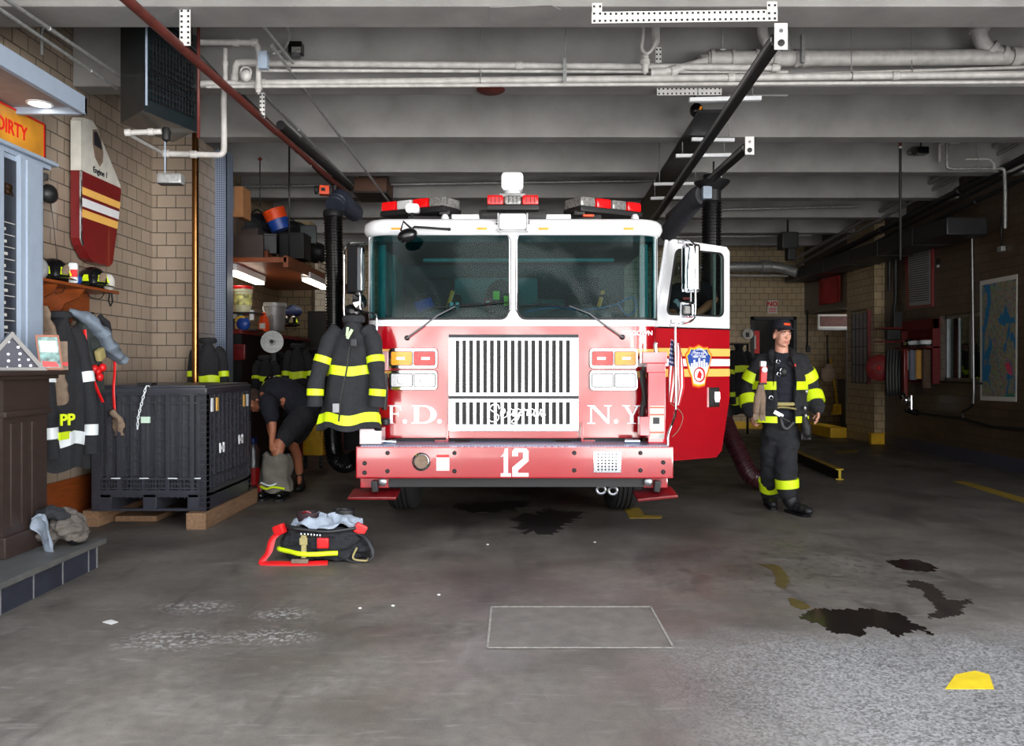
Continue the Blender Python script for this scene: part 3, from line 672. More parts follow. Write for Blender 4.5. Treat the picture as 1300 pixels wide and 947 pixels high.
mb = MB(); frontbox(mb, 570, 734, 547, 556, 0, .03, .004); fin(mb, 'lower_trim', M['truckred'], gr)
for x in (568.5, 738.5):
    mb = MB(); frontbox(mb, x-1.6, x+1.6, 537, 562, 0, .06, .003); frontbox(mb, min(x, x+(-16 if x < 600 else 16)), max(x, x+(-16 if x < 600 else 16)), 558, 562.5, 0, .04, .003); fin(mb, 'grille_latch', M['truckred'], gr)
# script name across the lower grille, cursive strokes
def stroke(mb, pts, r, x0, y0, sx, sy):
    q = smoothpath([P(x0+p[0]*sx, y0+p[1]*sy, TY-.045) for p in pts], 6); mb.tube(q, r, 6, flat=.5, up=(0, 1, 0))
mb = MB()
stroke(mb, [(15, -4), (13, -9), (6, -9), (3, -4), (8, 0), (14, 5), (12, 11), (5, 12), (0, 8)], .0085, 619, 523, 1, 1)       # S
stroke(mb, [(0, 5), (6, 0), (5, -4), (1, -2), (1, 4), (5, 7), (10, 4)], .006, 635, 523, 1, 1)                                  # e
stroke(mb, [(8, -3), (3, -4), (0, 2), (2, 6), (7, 2), (9, -3), (8, 5), (12, 4)], .006, 644, 523, .9, 1)                        # a
stroke(mb, [(8, -3), (3, -4), (0, 2), (3, 5), (8, 0), (9, -3), (6, 8), (0, 14), (-4, 12), (4, 6), (12, 3)], .006, 653, 523, .9, 1)  # g
stroke(mb, [(0, 4), (3, -4), (5, -2), (8, -3), (7, 4), (11, 4)], .006, 663, 523, .85, 1)                                       # r
stroke(mb, [(8, -3), (3, -4), (0, 2), (2, 6), (7, 2), (9, -3), (8, 5), (12, 3)], .006, 671, 523, .85, 1)                       # a
stroke(mb, [(0, -3), (2, 5), (5, 4), (8, -4)], .006, 680, 523, .8, 1)                                                          # v
stroke(mb, [(0, 3), (5, 0), (4, -4), (0, -1), (1, 5), (5, 5), (8, 3)], .006, 686.5, 523, .8, 1)                                 # e
fin(mb, 'script_name', M['chrome'], gr)
# ---------------------------------------------------------------- lamps
def lamp_cluster(x0, x1, y0, y1, cols, nm):
    c = ((cx_(x0)+cx_(x1))/2, TY-.001, (cz_(y0)+cz_(y1))/2); w, h = cx_(x1)-cx_(x0), cz_(y0)-cz_(y1)
    mb = MB(); mb.prism(rr(w+.012, h+.012, .035, 5), V(c), *XZ, .012*DN); root = fin(mb, nm, M['darkred'], fe)
    mb = MB(); lw = w*.43; lh = h*.66
    mb.prism(rr(w, h, .03, 5), V(c)+V((0, -.01, 0)), *XZ, .03*DN, True); fin(mb, 'bezel', M['chrome'], root)
    for i, m in enumerate(cols):
        cc = V(c)+V(((i-.5)*w*.475, -.04, 0))
        mb = MB(); mb.ring_prism(rr(lw+.012, lh+.012, .014, 3), rr(lw, lh, .01, 3), cc+V((0, .002, 0)), *XZ, .012*DN); fin(mb, 'lens_rim', M['darkmetal'], root)
        mb = MB(); mb.prism(rr(lw, lh, .01, 3), cc+V((0, .001, 0)), *XZ, .008*DN); lens = fin(mb, 'lens', M[m], root)
        if m == 'clearlens':
            mb = MB(); mb.lathe([(lh*.36, 0), (lh*.3, .004), (lh*.12, .002), (0, .006)], cc+V((0, -.007, 0)), (0, -1, 0), 20); fin(mb, 'bulb', M['darklens'] if 0 else M['clearlens'], lens)
        else:
            mb = MB(); mb.boxc(cc+V((.01*(1 if i else -1), -.009, 0)), (lw*.42, .004, lh*.22)); fin(mb, 'bulb', M['clearlens'], lens)
lamp_cluster(495, 555.5, 442.5, 467.5, ('amber', 'redlens'), 'signal_lamps'); lamp_cluster(495, 555.5, 470.5, 494.5, ('clearlens', 'clearlens'), 'headlamps')
lamp_cluster(748.5, 808.5, 442.5, 467.5, ('redlens', 'amber'), 'signal_lamps'); lamp_cluster(748.5, 808.5, 470.5, 495, ('clearlens', 'clearlens'), 'headlamps')
# serif letters F.D. N.Y.
def letter(polys, x0, x1, y0, y1, holes=False):
    mb = MB()
    for p in polys: mb.prism([(cx_(x0)+(cx_(x1)-cx_(x0))*q[0], cz_(y1)+(cz_(y0)-cz_(y1))*q[1]) for q in p], (0, TY-.0005, 0), *XZ, .004*DN)
    return mb
def lett(nm, *a): fin(letter(*a), nm, M['truckwhite'], fe)
sF = [[(0, 1), (.95, 1), (.98, .72), (.9, .72), (.8, .92), (.36, .94), (.36, 0.04), (.5, 0), (0, 0), (.14, .04), (.14, .95)], [(.36, .56), (.7, .56), (.74, .66), (.78, .66), (.78, .38), (.74, .38), (.7, .49), (.36, .49)]]
lett('letter_f', sF, 492.5, 510, 514.5, 537.5)
n_ = 14
D = [(.0, 1), (.5, 1)]+[(.5+.5*math.sin(PI*k/n_), .5+.5*math.cos(PI*k/n_)) for k in range(1, n_)]+[(.5, 0), (0, 0), (.0, .04), (.12, .05)]
inn = [(.30, .06), (.48, .06)]+[(.48+.32*math.sin(PI*k/n_), .5-.44*math.cos(PI*k/n_)) for k in range(1, n_)]+[(.48, .94), (.30, .94)]
D2 = [(0, 1), (.5, 1)]+[(.5+.5*math.sin(PI*k/n_), .5+.5*math.cos(PI*k/n_)) for k in range(1, n_)]+[(.5, 0), (0, 0), (0, .05), (.12, .06), (.3, .06)]+inn[1:]+[(.3, .06), (.12, .06), (.12, .95), (0, .95)]
# D drawn as a stem and a bow so that the outline stays simple
bow_o = [(.3, 1), (.5, 1)]+[(.5+.5*math.sin(PI*k/n_), .5+.5*math.cos(PI*k/n_)) for k in range(1, n_)]+[(.5, 0), (.3, 0), (.3, .07), (.46, .07)]+[(.46+.30*math.sin(PI*k/n_), .5-.43*math.cos(PI*k/n_)) for k in range(1, n_)]+[(.46, .93), (.3, .93)]
lett('letter_d', [[(0, 1), (.3, 1), (.3, 0), (0, 0), (0, .05), (.1, .07), (.1, .93), (0, .95)], bow_o], 522.5, 554.5, 514.5, 537.5)
lett('letter_n', [[(0, 1), (.3, 1), (.84, .25), (.84, .93), (.7, .96), (.7, 1), (1.02, 1), (1.02, .96), (.92, .93), (.92, 0), (.84, 0), (.2, .88), (.2, .07), (.34, .04), (.34, 0), (0, 0), (0, .04), (.12, .07), (.12, .93), (0, .96)]], 745.5, 776, 514.5, 538)
lett('letter_y', [[(0, 1), (.42, 1), (.42, .96), (.32, .93), (.56, .52), (.76, .93), (.66, .96), (.66, 1), (1, 1), (1, .96), (.88, .93), (.62, .46), (.62, .07), (.76, .04), (.76, 0), (.26, 0), (.26, .04), (.42, .07), (.42, .44), (.12, .93), (0, .96)]], 790, 813, 514.5, 538)
for px in (514, 558, 782):
    mb = MB(); mb.cyl((cx_(px), TY, cz_(535)), (cx_(px), TY-.004, cz_(535)), .019, n=14); fin(mb, 'letter_dot', M['truckwhite'], fe)
mb = MB(); text_mb(mb, 'STEGOWN', P(809, 423, TY-.006)+V((0, 0, 0)), (1, 0, 0), (0, 0, 1), .052, .003, .001); fin(mb, 'small_lettering', M['truckwhite'], fe)
# corner hardware: left hose valve and right bracket column
mb = MB(); frontbox(mb, 485, 494, 446, 470, -.05, .06, .004); fin(mb, 'corner_bracket', mat('pinkish_grey', (196, 150, 152), .3, coat=.5), fe)
mb = MB(); mb.tube([P(489, 474, 6.45), P(489, 500, 6.45), P(488, 520, 6.45)], .022, 10); mb.lathe([(.02, 0), (.04, .01), (.04, .05), (.02, .06)], P(489, 540, 6.45), (0, 0, 1), 14); fin(mb, 'hose_valve', M['black'], fe)
mb = MB(); mb.box(XX(459, 6.4), XX(487, 6.4), 6.3, 6.5, bz(566), bz(545), .01); fin(mb, 'corner_box', mat('silver_painted', (190, 176, 180), .25, .3), fe)
cb_ = empty('tool_column', P(831, 562, 6.4), parent=fe)
pk = mat('red_panel', (190, 24, 44), .18, coat=1, var=.05)
def b64(mb, x0, x1, y0, y1, d0, d1, bev=.004): mb.box(XX(x0, 6.4), XX(x1, 6.4), 6.4+d0, 6.4+d1, ZZ(y1, 6.4), ZZ(y0, 6.4), bev)
mb = MB(); b64(mb, 823, 845, 473, 563, 0, .14); fin(mb, 'column_body', pk, cb_)
mb = MB(); b64(mb, 815, 846, 447, 461, -.03, .14); b64(mb, 821, 845, 461, 473, 0, .14); fin(mb, 'column_cap', pk, cb_)
mb = MB(); b64(mb, 812, 825, 529, 553, -.01, .1); fin(mb, 'column_foot', pk, cb_)
mb = MB(); b64(mb, 825, 843, 515, 557, -.004, .001, 0); pl_ = fin(mb, 'instruction_label', M['paper'], cb_)
mb = MB()
for y in (516.5, 525.5, 548): b64(mb, 825, 843, y, y+1.6, -.006, -.004, 0)
fin(mb, 'label_line', M['orange'], pl_)
mb = MB(); b64(mb, 829, 837, 530, 538, -.006, -.004, 0); fin(mb, 'label_picture', M['darkmetal'], pl_)
mb = MB(); mb.tube(smoothpath([P(818, 466, 6.5), P(816, 480, 6.5), P(818, 500, 6.5), P(815, 528, 6.5)], 4), .024, 8); mb.tube([P(814, 470, 6.48), P(819, 515, 6.48)], .016, 8); fin(mb, 'hydraulic_hose', M['black'], cb_)
mb = MB(); mb.tube(smoothpath([P(833, 448, 6.5), P(832, 438, 6.5), P(834, 436, 6.5)], 4), .018, 10); fin(mb, 'column_handle', M['chrome'], cb_)
mb = MB(); mb.cyl(P(793, 560, 6.42), P(812, 560, 6.42), .02); fin(mb, 'deck_fitting', M['chrome'], fe)
mb = MB(); mb.cyl(P(486, 560, 6.42), P(503, 561, 6.42), .018); fin(mb, 'deck_fitting', M['chrome'], fe)
# corner guide pole
mb = MB(); mb.tube(smoothpath([P(857.5, 409, 6.5), P(857.5, 440, 6.5), P(858, 515, 6.5), P(854, 535, 6.4), P(848.5, 552, 6.35), P(848, 566, 6.32)], 5), .011, 10); gp = fin(mb, 'guide_pole', M['chrome'], fe)
mb = MB(); mb.boxc(P(857, 408, 6.5), (.07, .04, .03), bevel=.005); mb.boxc(P(857, 413, 6.5), (.09, .03, .02), bevel=.005); fin(mb, 'pole_clamp', M['steel'], gp)
mb = MB(); mb.tube(smoothpath([P(851, 512, 6.45), P(862, 520, 6.45), P(867, 530, 6.45), P(862, 545, 6.45), P(853, 555, 6.4)], 5), .003, 6); fin(mb, 'pole_cable', M['tan'], gp)
# ---------------------------------------------------------------- wipers
for pts, bl in (([(517, 429), (535, 416), (556, 400), (578, 389)], [(556, 390.5), (600, 387.5), (645, 383.5)]), ([(790, 428), (770, 414), (748, 398), (723, 388.5)], [(662, 386.5), (700, 388), (734, 391)])):
    mb = MB(); mb.tube([P(*p, TY-.03-.02*i/3) for i, p in enumerate(pts)], [.009, .008, .006, .005], 8); w_ = fin(mb, 'wiper', M['steel'], fe)
    mb = MB(); mb.lathe([(.022, 0), (.022, .02), (.012, .035), (0, .035)], P(*pts[0], TY), (0, -1, 0), 14); fin(mb, 'wiper_pivot', M['darkmetal'], w_)
    mb = MB(); mb.tube([P(*p, TY-.035) for p in bl], .006, 6); mb.tube([P(bl[0][0]+14, bl[0][1]-1.5, TY-.045), P(bl[1][0], bl[1][1]-2.5, TY-.048), P(bl[2][0]-14, bl[2][1]+.5, TY-.045)], .003, 6); fin(mb, 'wiper_blade', M['black'], w_)
# ---------------------------------------------------------------- roof equipment
for px in (503, 612, 651, 690, 798):
    y = TY-.05 if 480 < px < 820 else TY; mb = MB(); mb.boxc(P(px, 290.5, TY-.05), (.09, .03, .022), bevel=.008); m_ = fin(mb, 'marker_lamp', M['amber'], fe)
    mb = MB(); mb.ring_prism(rr(.105, .034, .008, 2), rr(.085, .018, .004, 2), P(px, 290.5, TY-.045), *XZ, .008*DN); fin(mb, 'marker_rim', M['chrome'], m_)
def lightbar(p0, p1, segs, name):
    """one angled section of the roof light bar: dark base and coloured lens blocks"""
    p0, p1 = V(p0), V(p1); d = (p1-p0); L_ = d.length; dn = d.normalized(); root = empty(name, (p0+p1)/2, parent=fe)
    mb = MB(); mb.beam(p0+V((0, 0, -.025)), p1+V((0, 0, -.025)), .26, .05, bevel=.015); fin(mb, 'bar_base', M['black'], root)
    for i, m in enumerate(segs):
        a = p0+d*(i+.04)/len(segs); b = p0+d*(i+.96)/len(segs); mb = MB(); mb.beam(a+V((0, 0, .042)), b+V((0, 0, .042)), .24, .085, bevel=.02); fin(mb, 'lens', M[m], root)
        mb = MB()
        for k in range(1, 4): q = a.lerp(b, k/4); mb.boxc(q+V((0, -.122, .042)), (.006, .006, .06))
        fin(mb, 'lens_ribs', M['darkmetal'], root)
lightbar(P(494, 271, 7.35), P(575, 263.5, 6.95), ('redlens', 'clearlens', 'redlens', 'darklens'), 'light_bar')
lightbar(P(618, 263, 6.9), P(684, 263, 6.9), ('redlens', 'darklens', 'redlens'), 'light_bar')
lightbar(P(726, 263.5, 6.95), P(804, 272, 7.35), ('darklens', 'redlens', 'darklens', 'redlens'), 'light_bar')
mb = MB(); mb.boxc(P(651, 275, 6.95), (.6, .2, .1), bevel=.04); mb.boxc(P(745, 277, 7.1), (.25, .1, .06), bevel=.01); mb.boxc(P(540, 279, 7.1), (.3, .1, .06), bevel=.01); mb.boxc(P(565, 271, 6.95), (.1, .12, .05), bevel=.02); mb.boxc(P(735, 271, 6.95), (.1, .12, .05), bevel=.02); fin(mb, 'bar_mount', M['black'], fe)
mb = MB(); mb.boxc(P(598, 277, 6.9), (.34, .06, .06), bevel=.01); mb.boxc(P(700, 277, 6.9), (.34, .06, .06), bevel=.01); fin(mb, 'roof_rail', M['truckwhite'], fe)
mb = MB(); mb.boxc(P(747, 274, 6.85), (.095, .05, .02), bevel=.005); fin(mb, 'orange_marker', M['orange'], fe)
for px in (806, 565): mb = MB(); mb.lathe([(.035, 0), (.035, .02), (.02, .045), (0, .05)], P(px, 279, 6.8), (0, 0, 1), 14); fin(mb, 'antenna_base', M['truckwhite'], fe)
# search light on its bracket
c = P(650.5, 232, 6.95); mb = MB(); mb.prism(rr(.19, .155, .035, 5), c+V((0, .06, 0)), *XZ, .12*DN, True); mb.lathe([(.085, 0), (.075, .02), (.07, .03)], c+V((0, 0, -.11)), (0, 0, 1), 20); sl = fin(mb, 'search_light', M['truckwhite'], fe)
mb = MB(); mb.prism(rr(.135, .10, .02, 4), c+V((0, -.058, .005)), *XZ, .008*DN); fin(mb, 'search_light_lens', M['clearlens'], sl)
mb = MB(); mb.boxc(c+V((0, 0, -.125)), (.23, .16, .035), bevel=.008); mb.boxc(c+V((0, 0, -.165)), (.15, .1, .06)); fin(mb, 'search_light_base', M['galv'], sl)
# flood light on the brow
c = P(651, 281.5, 6.50); mb = MB(); mb.prism(rr(.215, .125, .015, 3), c+V((0, .05, 0)), *XZ, .07*DN, True); fl_ = fin(mb, 'flood_light', M['truckwhite'], fe)
mb = MB(); mb.prism(rr(.17, .075, .01, 3), c+V((0, -.018, .0)), *XZ, .008*DN); fin(mb, 'flood_light_lens', M['clearlens'], fl_)
mb = MB()
for sg in (-1, 1): mb.boxc(c+V((sg*.12, .03, 0)), (.012, .03, .15)); mb.cyl(c+V((sg*.105, .03, 0)), c+V((sg*.14, .03, 0)), .014)
mb.boxc(c+V((0, .05, -.07)), (.25, .02, .012)); fin(mb, 'flood_light_yoke', M['steel'], fl_)
# small white work lamp and the round black cross-view mirror on the left brow
c = P(524, 265, 6.75); mb = MB(); mb.prism(rr(.115, .075, .025, 4), c+V((0, .04, 0)), *XZ, .07*DN, True); wl = fin(mb, 'work_lamp', M['truckwhite'], fe)
mb = MB(); mb.prism(rr(.1, .058, .02, 4), c+V((0, -.03, 0)), *XZ, .006*DN); fin(mb, 'work_lamp_lens', mat('lit_lamp', (255, 255, 250), .3, emit=(255, 250, 240), estr=1.6), wl)
mb = MB(); mb.cyl(c+V((0, 0, -.03)), P(522, 282, 6.7), .012); fin(mb, 'lamp_stem', M['black'], wl)
mb = MB(); mb.ell(P(517, 299, 6.38), (.085, .05, .055), Matrix.Rotation(-.35, 3, 'Y')); mr_ = fin(mb, 'brow_mirror', M['blackgloss'], fe)
mb = MB(); mb.tube([P(524, 292, 6.45), P(512, 281, 6.5), P(509, 292, 6.4), P(513, 297, 6.4)], .009, 8); mb.tube([P(526, 288, 6.5), P(548, 289.5, 6.5), P(570, 291, 6.52)], .011, 8); mb.tube([P(526, 288, 6.5), P(520, 295, 6.4)], .009, 8); mb.ell(P(570, 291, 6.52), (.018, .018, .014)); fin(mb, 'mirror_arm', M['black'], mr_)
# ---------------------------------------------------------------- west coast mirrors
M['mirror'] = mat('mirror_glass', (190, 196, 200), .03, 1.0, var=.02)
ml = empty('side_mirror', P(450, 360, 6.55), parent=fe)
mb = MB(); mb.tube(smoothpath([P(463, 309, 6.75), P(446, 309, 6.6), P(438.5, 313, 6.55), P(437, 322, 6.5), P(437, 360, 6.5), P(437, 398, 6.5), P(441, 406, 6.5), P(448, 410, 6.5), P(452, 404, 6.5)], 4), .0095, 8); mb.tube([P(437, 372, 6.5), P(452, 372, 6.55)], .008, 8); fin(mb, 'mirror_bracket', M['chrome'], ml)
mb = MB(); mb.boxc(P(451, 342, 6.5), (.125, .07, .40), rz=-.35, bevel=.02); fin(mb, 'mirror_housing', M['blackgloss'], ml)
mb = MB(); mb.lathe([(.0, -.01), (.06, -.008), (.072, 0), (.072, .012), (0, .03)], P(455.5, 382.5, 6.42), (1.1, -1, .3), 24); fin(mb, 'round_mirror', M['chrome'], ml)
mb = MB(); mb.ell(P(448, 396, 6.5), (.075, .05, .06), Matrix.Rotation(.5, 3, 'Y')); fin(mb, 'convex_mirror', M['blackgloss'], ml)
mb = MB(); mb.tube(smoothpath([P(457, 377, 6.4), P(457, 390, 6.4), P(462, 396, 6.4), P(475, 398, 6.4), P(478, 404, 6.42), P(478, 438, 6.44)], 4), .008, 8); fin(mb, 'mirror_rod', M['chrome'], ml)
mb = MB(); mb.boxc(P(458, 342, 6.47), (.05, .05, .36), rz=-.35, bevel=.01); fin(mb, 'mirror_back', M['mirror'], ml)
# ---------------------------------------------------------------- open driver's door
H = V((TX+1.245, 6.88, 0)); E = V((2.025, 7.33, 0)); du = (E-H).normalized(); DW = (E-H).length; dv = V((0, 0, 1)); dnn = du.cross(dv)   # towards the camera
if dnn.y > 0: dnn = -dnn
door = empty('cab_door', H+V((0, 0, .55)), parent=fe)
ZT = 2.525
wx0, wx1, wz0_, wz1_ = .235, DW-.085, 1.86, 2.44
out = [(0.0, 1.745), (DW, 1.745), (DW, ZT-.06), (DW-.04, ZT-.02), (.2, ZT), (.165, ZT-.02)]
def onDoor(u, z, off=0): return H+du*u+V((0, 0, z))+dnn*off
def dprism(mb, poly, off0, off1):
    A = [onDoor(u, z, off0) for u, z in poly]; B = [onDoor(u, z, off1) for u, z in poly]; n = len(poly)
    mb.add(A+B, [tuple(range(n)), tuple(range(2*n-1, n-1, -1))]+[(i, (i+1) % n, n+(i+1) % n, n+i) for i in range(n)])
mb = MB(); dprism(mb, [(.06, .56), (DW-.17, .56), (DW-.1, .62), (DW, 1.1), (DW, 1.745), (0, 1.745), (0, .9)], -.03, .0); fin(mb, 'door_skin', M['truckred'], door)
# white upper frame around the window
def interp_outer(n):
    pass
inner = [(p[0], p[1]) for p in rr(wx1-wx0, wz1_-wz0_, .05, 4, (wx0+wx1)/2, (wz0_+wz1_)/2)]
inner = [(u+(.05*(wz0_-z)/(wz1_-wz0_)*-1-.0 if False else (-.11*(wz1_-z)/(wz1_-wz0_) if u < (wx0+wx1)/2 else 0)), z) for u, z in inner]
def rayout(p):
    c = ((wx0+wx1)/2, (wz0_+wz1_)/2); d = (p[0]-c[0], p[1]-c[1]); best = None
    for i in range(len(out)):
        a, b = out[i], out[(i+1) % len(out)]; ex, ey = b[0]-a[0], b[1]-a[1]; den = d[0]*ey-d[1]*ex
        if abs(den) < 1e-9: continue
        t = ((a[0]-c[0])*ey-(a[1]-c[1])*ex)/den; s = ((a[0]-c[0])*d[1]-(a[1]-c[1])*d[0])/den
        if t > 0 and -1e-6 <= s <= 1+1e-6 and (best is None or t < best): best = t
    return (c[0]+d[0]*best, c[1]+d[1]*best)
cc_ = ((wx0+wx1)/2, (wz0_+wz1_)/2)
allp = [(math.atan2(p[1]-cc_[1], p[0]-cc_[0]), p, rayout(p)) for p in inner]
# add outline corners so that the frame keeps its shape
def rayin(q):
    d = (q[0]-cc_[0], q[1]-cc_[1]); best = None
    for i in range(len(inner)):
        a, b = inner[i], inner[(i+1) % len(inner)]; ex, ey = b[0]-a[0], b[1]-a[1]; den = d[0]*ey-d[1]*ex
        if abs(den) < 1e-9: continue
        t = ((a[0]-cc_[0])*ey-(a[1]-cc_[1])*ex)/den; s = ((a[0]-cc_[0])*d[1]-(a[1]-cc_[1])*d[0])/den
        if t > 0 and -1e-6 <= s <= 1+1e-6 and (best is None or t < best): best = t
    return (cc_[0]+d[0]*best, cc_[1]+d[1]*best)
allp += [(math.atan2(q[1]-cc_[1], q[0]-cc_[0]), rayin(q), q) for q in out]
allp.sort(key=lambda t: t[0])
mb = MB(); mb.ring_prism([t[2] for t in allp], [t[1] for t in allp], H-dnn*.03, du, dv, .03*(1 if du.cross(dv).dot(dnn) > 0 else -1)); fin(mb, 'door_window_frame', M['truckwhite'], door)
mb = MB(); mb.tube([onDoor(u, z, .002) for u, z in inner], .010, 6, closed=True); fin(mb, 'door_gasket', M['black'], door)
mb = MB(); dprism(mb, inner, -.018, -.013); fin(mb, 'door_glass', glassmat('clear_door_glass', (210, 222, 220), .03), door)
mb = MB(); dprism(mb, [(wx1-.1, wz0_), (wx1-.07, wz0_), (wx1-.07, wz1_), (wx1-.1, wz1_)], -.03, -.02); fin(mb, 'window_channel', M['galv'], door)
for z0_, z1_, m in ((1.49, 1.56, 'stripe_y'), (1.40, 1.465, 'truckwhite'), (1.305, 1.375, 'stripe_y')):
    mb = MB(); dprism(mb, [(0.0, z0_), (DW, z0_), (DW, z1_), (0.0, z1_)], .001, .004); fin(mb, 'stripe', M[m], door)
mb = MB(); dprism(mb, [(-.01, 1.735), (DW+.002, 1.735), (DW+.002, 1.748), (-.01, 1.748)], .0, .006); fin(mb, 'belt_moulding', M['blackgloss'], door)
mb = MB(); dprism(mb, [(-.02, .9), (.02, .9), (.19, 2.5), (.165, 2.52), (.14, 2.52), (-.02, 1.75)], -.04, -.031); fin(mb, 'door_hinge_pillar', M['truckwhite'], door)
# door crest: shield outline, blue top, white skyline and red ring
uc = .50; zc = 1.407
def crest(sc): return [(uc+x*sc, zc+z*sc) for x, z in ((0, .19), (-.06, .165), (-.115, .17), (-.13, .13), (-.165, .10), (-.15, .03), (-.12, -.06), (-.09, -.12), (-.075, -.19), (0, -.205), (.075, -.19), (.09, -.12), (.12, -.06), (.15, .03), (.165, .10), (.13, .13), (.115, .17), (.06, .165))]
mb = MB(); dprism(mb, crest(1.0), .003, .006); cr_ = fin(mb, 'crest', M['orange'], door)
mb = MB(); dprism(mb, crest(.93), .006, .008); fin(mb, 'crest_border', mat('gold_leaf', (236, 190, 40), .3), cr_)
mb = MB(); dprism(mb, [(u, z) for u, z in crest(.85)], .008, .010); fin(mb, 'crest_lower_field', M['truckwhite'], cr_)
mb = MB(); dprism(mb, [(u, max(z, zc-.015)) for u, z in crest(.85)], .010, .012); fin(mb, 'crest_blue_field', M['blueplastic'], cr_)
mb = MB()
for i, (a, h) in enumerate(((-.09, .04), (-.06, .07), (-.03, .05), (0, .085), (.03, .06), (.06, .075), (.09, .045))): dprism(mb, [(uc+a-.011, zc-.02), (uc+a+.011, zc-.02), (uc+a+.011, zc-.02+h), (uc+a-.011, zc-.02+h)], .012, .014)
fin(mb, 'crest_skyline', M['truckwhite'], cr_)
mb = MB(); pc = onDoor(uc, zc-.085, .014); mb.tube([pc+(du*math.cos(a*PI/10)+dv*math.sin(a*PI/10))*.062 for a in range(20)], .009, 6, flat=.4, closed=True)
dprism(mb, [(uc-.025, zc-.11), (uc+.02, zc-.12), (uc+.03, zc-.08), (uc+.005, zc-.045), (uc-.012, zc-.07)], .010, .014); fin(mb, 'crest_ring', M['redplastic'], cr_)
mb = MB(); text_mb(mb, 'CITY OF', onDoor(uc, zc+.105, .014), du, dv, .032, .002, .001); text_mb(mb, 'NEW YORK', onDoor(uc, zc+.078, .014), du, dv, .030, .002, .001)
for i, chh in enumerate('FIRE DEPARTMENT'):
    a = (i-7)*-.105+PI/2; r_ = .19; q = onDoor(uc+r_*math.cos(a)*.72, zc-.045+r_*math.sin(a), .014)
    if chh != ' ': text_mb(mb, chh, q, du*math.cos(a-PI/2)+dv*math.sin(a-PI/2), -du*math.sin(a-PI/2)+dv*math.cos(a-PI/2), .027, .002, .0005)
fin(mb, 'crest_lettering', M['truckwhite'], cr_)
uu = .685; zz = 1.115
mb = MB(); dprism(mb, [(uu-.065, zz-.09), (uu+.065, zz-.09), (uu+.065, zz+.09), (uu-.065, zz+.09)], 0, .012); dh = fin(mb, 'door_handle', M['chrome'], door)
mb = MB(); dprism(mb, [(uu-.05, zz-.07), (uu+.05, zz-.07), (uu+.05, zz+.075), (uu-.05, zz+.075)], .012, .014); fin(mb, 'handle_recess', M['black'], dh)
mb = MB(); mb.boxc(onDoor(uu+.02, zz, .026), (.05, .025, .10), bevel=.008); mb.cyl(onDoor(uu, zz-.05, .014), onDoor(uu, zz-.05, .025), .018); fin(mb, 'handle_lever', M['chrome'], dh)
mb = MB(); dprism(mb, [(.04, .6), (DW-.16, .6), (DW-.02, 1.1), (DW-.02, 1.73), (.02, 1.73)], -.07, -.031); fin(mb, 'door_inner_panel', M['teal'], door)
# mirror on the open door
mm = empty('side_mirror', P(878, 372, 6.7), parent=door)
mb = MB(); mb.tube(smoothpath([P(864, 306, 6.86), P(872, 305, 6.72), P(880, 309, 6.66), P(882.5, 316, 6.64), P(882.5, 350, 6.62), P(882.5, 396, 6.64), P(880, 405, 6.66), P(874, 409, 6.7), P(866, 410, 6.8)], 4), .010, 8); fin(mb, 'mirror_bracket', M['chrome'], mm)
mb = MB(); mb.boxc(P(877, 340.5, 6.75), (.15, .09, .42), rz=.25, bevel=.03); fin(mb, 'mirror_housing', M['chrome'], mm)
mb = MB(); mb.boxc(P(875, 341, 6.72), (.105, .06, .37), rz=.25, bevel=.01); fin(mb, 'mirror_glass', M['mirror'], mm)
mb = MB(); mb.boxc(P(873, 393, 6.72), (.13, .07, .14), rz=.2, bevel=.03); fin(mb, 'convex_mirror', M['chrome'], mm)
mb = MB(); mb.boxc(P(872, 393.5, 6.69), (.09, .05, .10), rz=.2, bevel=.02); fin(mb, 'convex_glass', M['blackgloss'], mm)
for q_ in ((865, 306.5, 6.84), (866, 410, 6.8)): mb = MB(); mb.boxc(P(*q_), (.06, .04, .03), bevel=.006); fin(mb, 'mirror_clamp', M['steel'], mm)
mb = MB(); mb.cyl(P(877, 370, 6.72), P(877, 385, 6.72), .008); fin(mb, 'mirror_stem', M['steel'], mm)
# running board under the door opening
mb = MB(); mb.box(TX+1.0, TX+1.74, 7.45, 8.1, .62, .66, .01); mb.box(TX+1.0, TX+1.2, 7.0, 8.0, .4, .62); fin(mb, 'running_board', M['plate'], fe)
